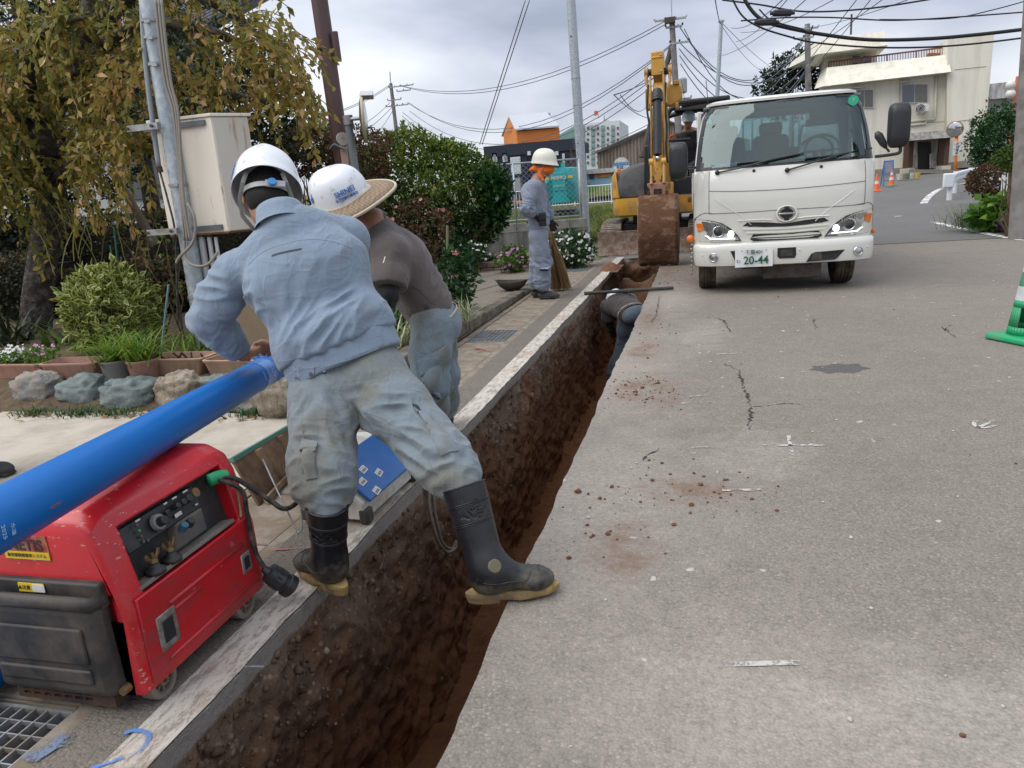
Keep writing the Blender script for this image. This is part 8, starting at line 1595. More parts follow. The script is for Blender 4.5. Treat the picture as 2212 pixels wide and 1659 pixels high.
def teal():
 Y=28;c=at(1210,440,Y);g=thing('teal_excavator','turquoise compact excavator standing in the grass field behind the fence','excavator',(c.x,Y,gz(Y)));TE=mat('turquoise paint',(.01,.33,.34),.35,var=.06,coat=.3);TD_=mat('dark turquoise',(.008,.17,.18),.4);s=Y/1595*1.02;z=lambda v:at(1210,v,Y).z-gz(Y);x=lambda u:at(u,400,Y).x-c.x
 m=MB();q=[]
 for zz,k in((z(438),.86),(z(428),.97),(z(405),1.0),(z(375),.97),(z(364),.86),(z(362),.7)):q.append([(k*(x(1247)-x(1172))/2*math.copysign(abs(math.cos(a))**.5,math.cos(a)),1.0+1.0*math.copysign(abs(math.sin(a))**.6,math.sin(a)),zz)for a in np.linspace(0,2*PI,33)[:-1]])
 m.loft(q);m.build('counterweight',TE,g,auto=45);w2=(x(1247)-x(1172))/2
 for sx in(-1,1):m=MB();m.prism([(sx*w2*.42,z(425)),(sx*w2*.86,z(434)),(sx*w2*.90,z(398)),(sx*w2*.42,z(385))],-.012,.02,'y');m.build('side_cover',TD_,g,bevel=.01)
 m=MB();m.span((-w2*.38,-.02,z(412)),(w2*.38,.02,z(372)));pn=m.build('rear_panel',TE,g,bevel=.01);text('lettering','NISHIO',.17,WHP,pn,(0,-.035,z(384)),depth=.006,bold=.004);text('lettering','KUBUCO',.10,WHP,pn,(0,-.035,z(402)),depth=.006)
 for sx in(-1,1):m=MB();m.box((sx*w2*.68,-.02,z(383)),(.16,.02,.09));m.build('sticker',mat('yellow sticker',(.65,.45,.02),.6),g)
 m=MB();m.span((-w2*.9,.3,.0),(w2*.9,2.2,.36));m.build('track',GLB,g,bevel=.1);m=MB();m.span((-.06,.9,z(364)),(.06,1.1,z(350)));m.build('lamp_post',TE,g);m=MB();m.span((w2*.3,.6,z(366)),(w2*.55,.8,z(345)));m.build('seat',GLB,g,bevel=.04)
teal()
# cream building on the right
def cream():
 Y0=50.;k_=-.08;x_ref=22.
 n=Vector((-k_,1,0))
 def W(u,v,dy=0.0):
  r=ray(u,v);t=(Y0+dy-k_*x_ref-0)/(r[1]-k_*r[0]);p=r*t;return Vector((p[0],p[1],p[2]+CAM_H))
 o=W(1990,368);g=thing('cream_building','cream three-storey building with roof terrace railing and porch','building',o);CW=mat('cream stucco',(.72,.69,.59),.85,var=.03,vs=.8,dirt=(.47,.43,.34),damt=.0,ds=1.1,dstretch=(2.5,2.5,.16),dsoft=.22);CS=mat('cream soffit',(.45,.42,.33),.9);BRW=mat('brown timber',(.075,.038,.022),.7);dv=Vector((k_,1,0)).normalized();dv=Vector((-k_*-1,1,0)).normalized()
 ex=Vector((1,k_,0)).normalized();ey=Vector((-k_,1,0)).normalized()
 def plate(name,pix,d0,d1,mt,par=g,bevel=0.0):
  P=[W(u,v)-o for u,v in pix];m=MB();A=[p+ey*d0 for p in P];B=[p+ey*d1 for p in P];ar=sum(pix[i][0]*pix[(i+1)%len(pix)][1]-pix[(i+1)%len(pix)][0]*pix[i][1]for i in range(len(pix)))
  if ar>0:A=A[::-1];B=B[::-1]
  m.loft([A[::-1],B[::-1]]);return m.build(name,mt,par,bevel=bevel)
 R4=lambda a,b,c,d:[(a,b),(c,b),(c,d),(a,d)]
 plate('stair_tower',[(2042,86),(2141,77),(2117,356),(2040,362)],-.6,8,CW)
 plate('wall',[(1776,184),(2050,154),(2046,362),(1800,385)],.0,9,CW);plate('plinth',[(1800,372),(2046,356),(2046,375),(1800,392)],-.10,.1,mat('grey plinth',(.28,.25,.19),.9));plate('plinth',[(2040,352),(2119,342),(2118,358),(2040,366)],-.70,-.3,mat('grey plinth',(.28,.25,.19),.9))
 P=[W(1787,146,.0),W(2047,118,.0),W(2055,155,-1.0),W(1779,186,-1.0)];P=[p-o for p in P];m=MB();m.loft([[P[3],P[2],P[2]+ey*2.6,P[3]+ey*2.6],[P[0],P[1],P[1]+ey*.7,P[0]+ey*.7]]);m.build('parapet',CW,g);L0=[W(1759,192,1.5)-o,W(1779,186,-1.3)-o,W(1787,146,.6)-o,W(1775,150,3.5)-o];m=MB();m.loft([L0,[q+ex*.4+ey*.2 for q in L0]]);m.build('parapet_return',CW,g)
 plate('penthouse_wall',[(1785,115),(1905,95),(1905,135),(1785,150)],2.2,7,CW);T=[W(1769,85,.2)-o,W(1910,67,.2)-o];Bm=[W(1750,144,2.4)-o,W(1765,117,-.2)-o,W(1919,97,-.2)-o]
 m=MB();m.loft([[Bm[1],Bm[2],Bm[2]+ey*7,Bm[1]+ey*7-ex*2],[T[0],T[1],T[1]+ey*4.5,T[0]+ey*4.5]]);m.build('penthouse_roof',CW,g);m=MB();m.loft([[Bm[0],Bm[1],T[0],T[0]+ey*3],[q+ex*.5+ey*.3 for q in(Bm[0],Bm[1],T[0],T[0]+ey*3)]]);m.build('roof_flank',CW,g)
 for a in(1848,1872):f=plate('terrace_window',R4(a,108,a+20,133),2.05,2.15,WINF);plate('pane',R4(a+2,110,a+18,131),2.0,2.04,DGL,f)
 m=MB();c=W(1838,75,4)-o;m.cyl(c,c+Vector((0,0,1.2)),.06,n=6);m.build('roof_mast',DKM,g)
 rl=[W(1790+(2042-1790)*t,(146-12)+(118-14-146+12-2)*t,.7)-o for t in np.linspace(0,1,45)];RR=mat('rust red railing',(.16,.055,.035),.7);lo_=[W(1790+(2042-1790)*t,146+(118-146)*t,.7)-o for t in np.linspace(0,1,45)]
 for q in(rl,):m=MB();m.tube(q,.05,5);m.build('top_rail',RR,g)
 for i,(a,b)in enumerate(zip(rl,lo_)):m=MB();m.cyl(b,a,.045 if i%11==0 else.022,n=5);m.build('rail_post' if i%11==0 else 'baluster',RR,g)
 plate('brick_chimney',R4(2015,108,2040,116),1.2,2.0,mat('brick red',(.3,.12,.07),.8))
 for(a,b,c,d)in((1946,181,2004,223),(1846,193,1887,233)):
  f=plate('window',R4(a,b,c,d),-.12,.05,WINF);md=(a+c)/2;plate('pane',R4(a+2,b+2,md-1,d-2),-.15,-.11,DGL,f);plate('pane',R4(md+1,b+2,c-2,d-2),-.16,-.11,mat('brown curtain glass',(.10,.09,.075),.15,spec=.8),f);plate('lintel',R4(a-4,b-4,a+14,b-2),-.3,.0,CW)
 ac=plate('air_conditioner',R4(1977,226,2002,243),-.8,-.1,WHP,bevel=.03);c=W(1988,234.5,-.82)-o;m=MB();m.lathe([(.0,0),(.25,0)],24,Matrix.Translation(c)@Matrix.Rotation(PI/2,4,'X'),False);fa=m.build('fan_guard',BLKC,ac)
 for r_ in(.1,.18,.25):m=MB();m.tube([c+Vector((r_*math.cos(t),-.02,r_*math.sin(t)))for t in np.linspace(0,2*PI,19)],.012,4,False);m.build('fan_ring',WHP,fa)
 for pts in([(2023,158),(2020,250),(2018,257),(1965,262)],[(1966,270),(2000,267),(2000,262)]):m=MB();m.tube([W(u,v,-.12)-o for u,v in pts],.07,8);m.build('downpipe',mat('cream pipe',(.6,.56,.45),.6),g,smooth=True)
 for pts in([(1945,225),(1944,185)],):m=MB();m.tube([W(u,v,-.08)-o for u,v in pts],.03,6);m.build('conduit',CS,g)
 P=[W(1964,288,-2.2)-o,W(2062,279,-2.2)-o,W(2064,296,-2.6)-o,W(1964,304,-2.6)-o];m=MB();m.loft([[P[3],P[2],P[2]+ey*2.6,P[3]+ey*2.6],[P[0],P[1],P[1]+ey*2.2,P[0]+ey*2.2]]);m.build('porch_roof',mat('weathered grey roof',(.27,.265,.24),.9,var=.3,vs=4,dirt=(.14,.13,.12),damt=.4,ds=5,bump=.5,bs=9),g)
 for u,vb in((1959,362),(1969,364),(2033,358),(2046,358)):c=W(u,300,-2.0 if u in(1959,2046)else-.6)-o;m=MB();m.span((c.x-.12,c.y-.12,-.3),(c.x+.12,c.y+.12,c.z+.1));m.build('porch_column',BRW,g);m=MB();m.box((c.x,c.y,.05),(.45,.45,.3));m.build('column_base',mat('pale stone',(.5,.46,.38),.8),g)
 dr_=plate('door',R4(1982,307,2010,370),-.15,.05,mat('dark brown door',(.018,.011,.009),.5));
 for a,b,c,d in((1968,334,1980,367),(2010,332,2030,364)):
  lt=plate('lattice_frame',[(a,b),(c,b),(c,b+1.2),(a,b+1.2)],-.5,-.42,WHP);m=MB();ww=c-a;hh=d-b;n=int(hh/6)
  for k in range(-4,10):
   for sg in(1,-1):
    pts=[];
    for t in np.linspace(0,1,25):
     uu=a+ww*t;vv=b+k*8+sg*ww*(t if sg>0 else(t-1))+(0 if sg>0 else 0)
     if b<=vv<=d:pts.append(W(uu,vv,-.46)-o)
    if len(pts)>2:m.tube([pts[0],pts[-1]],.035,4)
  for uu in(a,c):m.tube([W(uu,b,-.46)-o,W(uu,d,-.46)-o],.05,4)
  m.build('lattice',WHP,lt)
 plate('step',R4(1950,366,2060,374),-2.8,.0,mat('grey step',(.2,.18,.15),.9))
 for u0,v0,u1,v1 in((2062,262,2118,256),(1960,268,2040,262),(2062,150,2130,143)):m=MB();m.tube([W(u0,v0,-.62 if u0>2050 else-.02)-o,W(u1,v1,-.62 if u0>2050 else-.02)-o],.018,4);m.build('panel_joint',CS,g)
cream()
def side_block():
 Y=62;o=at(2170,300,Y);o.z=gz(Y);g=thing('white_side_building','low white flat-roofed building right of the cream building','building',o);fb=lambda n,a,b,c,d,dy,dep,mt,**k:face_box(g,o,n,a,b,c,d,Y+dy,dep,mt,**k);WS=mat('off white wall',(.55,.54,.52),.85,var=.05,dirt=(.36,.35,.33),damt=.25,ds=1)
 fb('wall',2120,200,2260,340,0,8,WS);fb('roof_fascia',2118,183,2262,203,-.8,9,mat('stained white fascia',(.48,.48,.47),.85,dirt=(.22,.21,.2),damt=.35,ds=1.5,dstretch=(2,2,.4)));fb('column',2176,203,2184,250,-.3,.3,WS);fb('brown_eave',2120,246,2150,256,-1.0,1,mat('brown eave',(.09,.05,.03),.8))
side_block()
def globe_lamp():
 Y=44;b=at(2182,262,Y);g=thing('globe_lamp','red lamp post with two white globes beside the far building','lamp',(b.x,Y,gz(Y)));h=at(2188,166,Y).z-gz(Y);m=MB();m.cyl((0,0,0),(.15,0,h),.10,.08,10);m.build('post',mat('salmon paint',(.48,.16,.10),.6),g)
 for v in(184,203):c=at(2183,v,Y-.3);m=MB();m.ball((c.x-b.x,-.3,c.z-gz(Y)),.22,20,14);m.build('globe',mat('milky globe',(.62,.60,.56),.4),g,smooth=True)
globe_lamp()
def round_mirror():
 Y=41;b=at(2064,372,Y);g=thing('road_mirror','orange post with round road mirror in front of the cream building','mirror',(b.x,Y,b.z));t=at(2067,290,Y);OP=mat('orange post paint',(.68,.20,.03),.5);m=MB();m.cyl((0,0,-.3),(t.x-b.x,0,t.z-b.z),.07,n=12);m.build('post',OP,g,smooth=True);c=at(2063,279,Y-.1);M_=Matrix.Translation((c.x-b.x,-.1,c.z-b.z))@Vector((-.5,-.8,-.1)).to_track_quat('Z','Y').to_matrix().to_4x4();m=MB();m.lathe([(0,.06),(.2,.045),(.33,.0)],28,M_,False);m.build('mirror_face',CHR,g,smooth=True);m=MB();m.lathe([(.32,0),(.37,.01),(.36,-.05),(.2,-.12),(0,-.14)],28,M_,False);m.build('mirror_shell',mat('dull orange shell',(.25,.13,.07),.5),g,smooth=True)
 s0=at(2066,321,Y);m=MB();m.box((s0 .x-b.x,-.1,s0 .z-b.z),(.36,.02,.62));sg=m.build('sign_plate',WHP,g)
 for k,ch in enumerate('左右確認'):text('lettering',ch,.14,BLKC,sg,(s0 .x-b.x,-.115,s0 .z-b.z+.21-.14*k),depth=.003)
round_mirror()
def guardrail():
 P=[gd(2050,433),gd(2061,419),gd(2093,409),gd(2140,402),gd(2200,396)];P=[Vector((p.x,p.y,gz(p.y)))for p in P];g=thing('guard_rail','white steel guard rail curving along the road on the right','guard rail',P[0]);PW=mat('guard rail white',(.64,.67,.70),.45,var=.03)
 for i,p in enumerate(P):h=.74 if i else.52;m=MB();m.cyl(p-P[0],p-P[0]+Vector((0,0,h)),.075,n=14);m.build('post',PW,g,smooth=False,auto=40)
 path=spline([q-P[0]+Vector((0,-.09,.56))for q in P],5);m=MB();prof=[(0,-.15),(-.05,-.11),(-.05,-.05),(0,-.02),(0,.02),(-.05,.05),(-.05,.11),(0,.15)];secs=[]
 for i,p in enumerate(path):
  d=(path[min(i+1,len(path)-1)]-path[max(0,i-1)]).normalized();n=Vector((d.y,-d.x,0));n=n if n.y<0 else-n;secs.append([p-n*a+Vector((0,0,b))for a,b in prof])
 m.loft(secs,cap=False,closed=False);m.build('beam',PW,g,auto=50,solid=.012)
 m=MB();a=at(2049,390,P[0].y-.1)-P[0];m.box(a,(.30,.14,.42));m.build('end_terminal',PW,g,bevel=.04,seg=3)
guardrail()
ORC=mat('orange cone plastic',(.72,.13,.03),.5,var=.08);OW=mat('cone white band',(.62,.58,.55),.5)
p=gd(1925,405);road_cone('traffic_cone',(p.x*.92,p.y*.92,gz(p.y*.92)+.06),'orange and white traffic cone on a green base beside the blue stand',('',GC),[(.26,ORC),(.38,OW),(.48,ORC),(.58,OW),(.70,ORC)],.70)
p=gd(1893,414);road_cone('traffic_cone',(p.x*.95,p.y*.95,gz(p.y*.95)),'orange traffic cone half hidden behind the truck cab',('',ORC),[(.3,ORC),(.42,OW),(.70,ORC)],.70)
def stand():
 p=gd(1918,402);p=p*.9;p.z=gz(p.y);g=thing('a_frame_stand','blue folding sign stand beside the orange cone','stand',p);BF=mat('blue tube',(.03,.14,.42),.5)
 for s in(-1,1):m=MB();m.tube([(s*.22,-.1,0),(s*.19,.1,1.15)],.025,8);m.build('front_leg',BF,g);m=MB();m.tube([(s*.2,.55,0),(s*.19,.1,1.1)],.02,8);m.build('rear_leg',BF,g)
 for z in(.25,.55,1.12):m=MB();y=-.1+.2*z/1.15;m.tube([(-.2,y,z),(.2,y,z)],.02,8);m.build('cross_tube',BF,g)
 m=MB();m.loft([[(-.18,.03,.6),(.18,.03,.6),(.17,.09,1.1),(-.17,.09,1.1)],[(-.18,.05,.6),(.18,.05,.6),(.17,.11,1.1),(-.17,.11,1.1)]]);m.build('board',mat('grey board',(.22,.23,.24),.6),g)
stand()
def house():
 Y=14;o=at(330,400,Y);o.z=0;g=thing('tiled_house','white-walled house with dark tiled eaves behind the weeping tree','house',o);fb=lambda n,a,b,c,d,dy,dep,mt,**k:face_box(g,o,n,a,b,c,d,Y+dy,dep,mt,**k)
 wl=fb('wall',-100,85,400,600,0,2.5,mat('white plaster',(.55,.56,.58),.9,var=.04));DT=mat('dark roof tile',(.045,.045,.05),.6,var=.2)
 a,b=at(-160,60,Y),at(560,40,Y);z0=at(480,92,Y).z;xr=at(500,60,Y).x-o.x;xl=at(-160,60,Y).x-o.x;m=MB();m.loft([[(xl,-1.1,z0-.15),(xr,-1.1,z0-.15),(xr,3.5,z0+1.9),(xl,3.5,z0+1.9)],[(xl,-1.1,z0),(xr,-1.1,z0),(xr,3.5,z0+2.05),(xl,3.5,z0+2.05)]]);rf=m.build('roof',DT,g)
 for k in range(40):x=xl+(xr-xl)*(k+.5)/40;m=MB();m.tube([(x,-1.12,z0+.02),(x,3.5,z0+2.07)],.07,6);m.build('tile_row',DT,rf)
 m=MB();m.span((xl,-1.16,z0-.22),(xr,-1.08,z0-.02));m.build('gutter',mat('brown gutter',(.06,.04,.03),.6),rf);fb('window',250,300,420,420,-.06,.05,DGL)
house()
p=at(560,690,4.9);g=thing('stone_post','brown stone gate post between the planters and the front person','post',(p.x,4.95,.1));m=MB();m.span((-.17,-.12,0),(.17,.12,at(560,640,4.95).z-.1));m.build('shaft',mat('brown stone',(.19,.145,.095),.95,var=.15,vs=30,bump=.8,bs=50),g,bevel=.015)
# PLANTS AND GARDEN
RS=np.random.RandomState(7)
def unit(v):return v/np.maximum(1e-9,np.linalg.norm(v,axis=1))[:,None]
def leafmesh(name,C,A,N,L,asp,tone,mtl,fold=.12,edge=False):
 A=unit(A);B=unit(np.cross(N,A));N2=np.cross(A,B);L=np.broadcast_to(np.asarray(L,float),(len(C),))[:,None];w_=L*asp/2;md=C+A*L*.45
 q=[C,md+B*w_+N2*L*fold,C+A*L,md-B*w_+N2*L*fold];n=len(C);i=np.arange(n)[:,None]
 if edge:
  q.append(md);V=np.stack(q,1).reshape(-1,3);F=np.concatenate([np.concatenate([i*5+a,i*5+b,i*5+4],1)for a,b in((0,1),(1,2),(2,3),(3,0))]);t=np.tile(np.array([.75,1,.9,1,0.]),n)*.8+np.repeat(tone,5)*.2
  return npmesh(name,V,F,mtl,False,t)
 V=np.stack(q,1).reshape(-1,3);return npmesh(name,V,i*4+np.array([[0,1,2,3]]),mtl,False,np.repeat(tone,4))
def shell_pts(n,rad,lump=.22,seed=0,lo=.62,flat=None,freq=2.2):
 d=unit(RS.normal(size=(n,3)));r=lo+(1-lo)*RS.rand(n)**.6;k=1+lump*fbm(d*freq+seed,3,seed);P=d*(r*k)[:,None]*np.array(rad)
 if flat is not None:P=P[P[:,2]>flat*rad[2]]
 return P
def sprigs(P,ctr,per,L,spread,out=.8,up=.35):
 """leaf rosettes round each point"""
 n=len(P);d=unit(P-ctr)*out+RS.normal(size=(n,3))*.45+np.array([0,0,up]);d=unit(d);C=np.repeat(P,per,0);D=np.repeat(d,per,0);A=unit(D*.55+RS.normal(size=C.shape)*.75);C=C+A*spread*RS.rand(len(C))[:,None]+D*(RS.rand(len(C))[:,None]-.3)*spread*1.6
 return C,A,unit(D+RS.normal(size=C.shape)*.5)
def stems(mb,base,tops,r0,r1,n=5,wob=.06):
 for t in tops:
  a,b=Vector(base),Vector(t);P=[a.lerp(b,k/4)+Vector(RS.normal(size=3)*wob*(0<k<4))for k in range(5)];mb.tube(P,list(np.linspace(r0,r1,5)),n)
BARK=mat('dark bark',(.036,.027,.022),.95,var=.4,vs=14,dirt=(.16,.16,.13),damt=.22,ds=12,bump=1.0,bs=26,bd=.03,stretch=(1,1,.3));TWIG=mat('brown twig',(.10,.07,.045),.9,var=.3)
LF=dict(green=leafmat('mid green leaves',[(0,(.02,.05,.008)),(.5,(.055,.11,.015)),(.85,(.13,.185,.02)),(1,(.24,.26,.03))]),dark=leafmat('dark evergreen leaves',[(0,(.010,.020,.007)),(.6,(.024,.040,.012)),(1,(.06,.07,.02))]),hedge=leafmat('dull hedge leaves',[(0,(.014,.018,.008)),(.6,(.035,.042,.016)),(.9,(.075,.062,.026)),(1,(.12,.07,.03))]),autumn=leafmat('yellowing leaves',[(0,(.07,.085,.02)),(.35,(.19,.185,.035)),(.65,(.33,.26,.055)),(.88,(.43,.25,.07)),(1,(.55,.34,.18))],.55,.4),red=leafmat('reddish shrub leaves',[(0,(.04,.03,.012)),(.5,(.11,.06,.025)),(1,(.20,.09,.035))]),deep=leafmat('glossy deep green leaves',[(0,(.010,.045,.012)),(.6,(.025,.085,.02)),(1,(.07,.15,.03))],.35),bright=leafmat('bright green leaves',[(0,(.04,.11,.012)),(.6,(.085,.20,.02)),(1,(.18,.28,.03))]),grass=leafmat('grass blades',[(0,(.05,.075,.014)),(.5,(.11,.14,.028)),(1,(.24,.24,.07))],.7),strap=leafmat('strap leaves',[(0,(.05,.13,.012)),(.6,(.12,.22,.02)),(1,(.34,.36,.05))],.5),pale=leafmat('striped pale leaves',[(0,(.10,.16,.05)),(1,(.50,.52,.34))],.5),varieg=leafmat('variegated leaves',[(0,(.045,.085,.018)),(.5,(.08,.13,.025)),(.68,(.34,.36,.09)),(1,(.55,.54,.20))],.45,.2),white=leafmat('white petals',[(0,(.62,.62,.60)),(1,(.8,.8,.78))],.6),pink=leafmat('pink petals',[(0,(.5,.16,.42)),(1,(.65,.3,.55))],.6),rose=leafmat('rose petals',[(0,(.6,.18,.2)),(1,(.75,.35,.33))],.6),purple=leafmat('purple leaves',[(0,(.03,.012,.035)),(1,(.10,.04,.11))],.5),dry=leafmat('dead leaves',[(0,(.12,.07,.03)),(.6,(.28,.17,.06)),(1,(.45,.30,.10))],.8))
def bush(name,label,ctr,rad,n,L,leaf,cat='shrub',per=6,lump=.22,seed=1,flat=-.85,asp=.5,group=None,stem=True,edge=False,lo=.6,base_z=.15,freq=2.2,tone=None,spread=None):
 c=Vector(ctr);g=thing(name,label,cat,(c.x,c.y,base_z),0,group);P=shell_pts(n,rad,lump,seed,lo,flat,freq);P=P+np.array([0,0,c.z-base_z]);C,A,N=sprigs(P,np.array([0,0,c.z-base_z-rad[2]*.3]),per,L,spread or L*.5)
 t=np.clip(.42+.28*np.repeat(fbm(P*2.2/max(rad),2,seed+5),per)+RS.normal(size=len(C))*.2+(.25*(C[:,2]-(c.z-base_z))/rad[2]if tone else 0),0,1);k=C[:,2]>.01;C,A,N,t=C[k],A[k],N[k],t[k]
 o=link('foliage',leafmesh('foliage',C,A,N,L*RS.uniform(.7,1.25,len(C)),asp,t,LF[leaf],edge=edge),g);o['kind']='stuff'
 if stem:m=MB();stems(m,(0,0,-.1),[P[i]*.8 for i in RS.choice(len(P),min(len(P),22),False)],.02+rad[0]*.012,.004);m.build('stems',TWIG,g)
 return g
def flowers(g,P,r,leaf,name='blossom',n5=5):
 C=np.repeat(P,n5,0);a=np.tile(np.arange(n5)*2*PI/n5,len(P))+np.repeat(RS.rand(len(P))*6,n5);nrm=unit(RS.normal(size=(len(P),3))*.4+np.array([0,-.7,.7]));ex=unit(np.cross(nrm,np.array([[.3,.2,1.]])));ey=np.cross(nrm,ex);nn=np.repeat(nrm,n5,0);A=np.cos(a)[:,None]*np.repeat(ex,n5,0)+np.sin(a)[:,None]*np.repeat(ey,n5,0)
 o=link(name,leafmesh(name,C,A,nn,r,.95,RS.rand(len(C)),LF[leaf],fold=.02),g);o['kind']='stuff'
def blades(name,C,L,w_,lean,leaf,parent,curve=.6,seg=4,up=1.0):
 n=len(C);az=RS.rand(n)*2*PI;d=np.stack([np.cos(az),np.sin(az),np.zeros(n)],1);ln=lean*(.4+RS.rand(n));LL=L*RS.uniform(.6,1.15,n);s=np.stack([-d[:,1],d[:,0],d[:,2]],1);V=[];t=np.clip(RS.normal(.5,.22,n),0,1)
 for k in range(seg+1):
  q=k/seg;p=C+d*(LL*ln*(q*.45+curve*q*q))[:,None]+np.array([0,0,1.])*(LL*(q-.55*curve*ln*q*q*q))[:,None]*up;ww=w_*(1-q**1.6)*.5+.0006;V+=[p-s*ww,p+s*ww]
 V=np.stack(V,1);m=2*(seg+1);i=np.arange(n)[:,None]*m;F=np.concatenate([i+np.array([[2*k,2*k+1,2*k+3,2*k+2]])for k in range(seg)]);o=link(name,npmesh(name,V.reshape(-1,3),F,LF[leaf],True,np.repeat(t,m)),parent);o['kind']='stuff';return o
 # weeping tree on the left
def weeping_tree():
 base=at(72,745,6.7);base.z=.15;g=thing('weeping_tree','large weeping tree with yellowing leaves on the left','tree',base);o=A3(base);W=lambda u,v,Y:at(u,v,Y)-base
 m=MB();tp=[Vector((0,0,-.2)),W(82,640,6.7),W(98,520,6.75),W(112,420,6.8),W(95,300,6.8),W(140,180,6.8),W(190,60,6.8),W(200,-80,6.9)];m.tube(spline(tp,5),list(np.linspace(.175,.08,36)),12);m.ball(W(100,300,6.7),(.24,.2,.22),12,8);tr=m.build('trunk',BARK,g,smooth=True)
 limbs=[[W(140,180,6.8),W(280,60,6.6),W(400,55,6.5),W(500,85,6.5),W(560,140,6.5),W(590,165,6.4)],[W(150,120,6.8),W(300,150,6.9),W(430,190,7.0),W(520,210,6.9),W(565,215,6.8),W(580,250,6.8)],[W(100,320,6.8),W(30,240,6.4),W(-60,220,6.1),W(-140,300,5.9)],[W(190,60,6.8),W(330,-30,6.5),W(450,0,6.5),W(550,70,6.5),W(600,120,6.4)],[W(112,400,6.8),W(180,330,6.5),W(250,300,6.3),W(290,330,6.2)],[W(95,300,6.8),W(60,150,6.3),W(100,60,6.2),W(180,40,6.2)],[W(140,180,6.8),W(220,190,6.4),W(300,140,6.3),W(380,180,6.4)],[W(100,350,6.8),W(20,380,6.3),W(-50,420,6.0)]]
 for L in limbs:m=MB();P=spline(L,6);m.tube(P,list(np.linspace(.075,.016,len(P))),7);m.build('limb',BARK,g,smooth=True)
 C=[];A=[];tw=MB()
 def strand(p,L,dens,out,bare=False):
  n=max(4,int(L/.05));d=np.array([out[0],out[1],out[2]]);q=A3(p);pts=[q]
  for k in range(n):d=d+np.array([RS.normal()*.07,RS.normal()*.07,-.16]);d=d/np.linalg.norm(d);q=q+d*L/n;pts.append(q)
  tw.tube([Vector(x)for x in pts[::2]],[.0045]*len(pts[::2]),3,False)
  if bare:return
  for k in range(1,len(pts)):
   for s in range(dens):
    if RS.rand()<.85:C.append(pts[k]+RS.normal(size=3)*.012);dd=pts[k]-pts[k-1];A.append(dd/np.linalg.norm(dd)*.6+RS.normal(size=3)*.55+np.array([0,0,-.35]))
 for li,L in enumerate(limbs):
  P=spline(L,10);nn=26 if li in(0,1,3)else 46
  for k in range(nn):p=P[int(RS.rand()**.8*(len(P)-1))];o_=RS.normal(size=3)*np.array([.8,.8,.4])+np.array([.7 if li in(0,1,3)else 0,-.15,.5]);strand(A3(p),RS.uniform(.4,1.1),2,o_/np.linalg.norm(o_))
 for k in range(195):
  u,v,Y=RS.uniform(-160,470),RS.uniform(-160,330),RS.uniform(6.1,7.6)
  if u>330 and 60<v<200 and RS.rand()<.75:continue
  if u>330 and v>230:continue
  o_=RS.normal(size=3)*.7+np.array([0,-.2,.3]);strand(A3(W(u,v,Y)),RS.uniform(.4,1.1),2,o_/np.linalg.norm(o_))
 for k in range(40):u,v=RS.uniform(470,610),RS.uniform(20,190);o_=np.array([.8,RS.normal()*.4,.3]);strand(A3(W(u,v+abs(u-560)*.2,RS.uniform(5.8,6.8))),RS.uniform(.3,.8),1,o_)
 for k in range(26):u=RS.uniform(60,380);strand(A3(W(u,RS.uniform(430,500),RS.uniform(5.9,6.4))),RS.uniform(.35,.6),0,np.array([RS.normal()*.6,RS.normal()*.4,-.3]),True)
 C=np.array(C);A=np.array(A);N=unit(RS.normal(size=C.shape)+np.array([0,-.6,.3]));t=np.clip(.5+.25*fbm(C*1.3,2,3)+RS.normal(size=len(C))*.22,0,1);c=link('crown',leafmesh('crown',C,A,N,RS.uniform(.05,.115,len(C)),.48,t,LF['autumn']),g);c['kind']='stuff';o2=tw.build('hanging_twigs',mat('olive twig',(.14,.125,.035),.8),g);o2['kind']='stuff'
weeping_tree()
def evergreen(u,v,Y,rad,n,label,L=.11,leaf='dark',seed=3,name='evergreen_tree'):
 c=at(u,v,Y);g=bush(name,label,c,rad,n,L,leaf,'tree',6,.3,seed,None,.45,stem=False,lo=.45,base_z=.1,freq=3);m=MB();m.tube([(0,0,-.2),(.05,0,c.z*.5),(0,0,c.z+rad[2]*.4)],[.16,.12,.05],8);m.build('trunk',BARK,g,smooth=True)
for a in((60,140,10.5,(2.2,1.5,2.6),1900,'tall dark evergreen tree behind the weeping tree, at the left edge'),(250,60,11.2,(1.7,1.2,1.4),1000,'dark evergreen tree behind the middle of the weeping tree'),(470,245,9.6,(1.15,.9,.95),1000,'small dark green tree right of the cream cabinet'),(-40,430,8.6,(1.4,.9,1.5),1000,'low dark evergreen at the far left behind the trunk')):evergreen(*a)
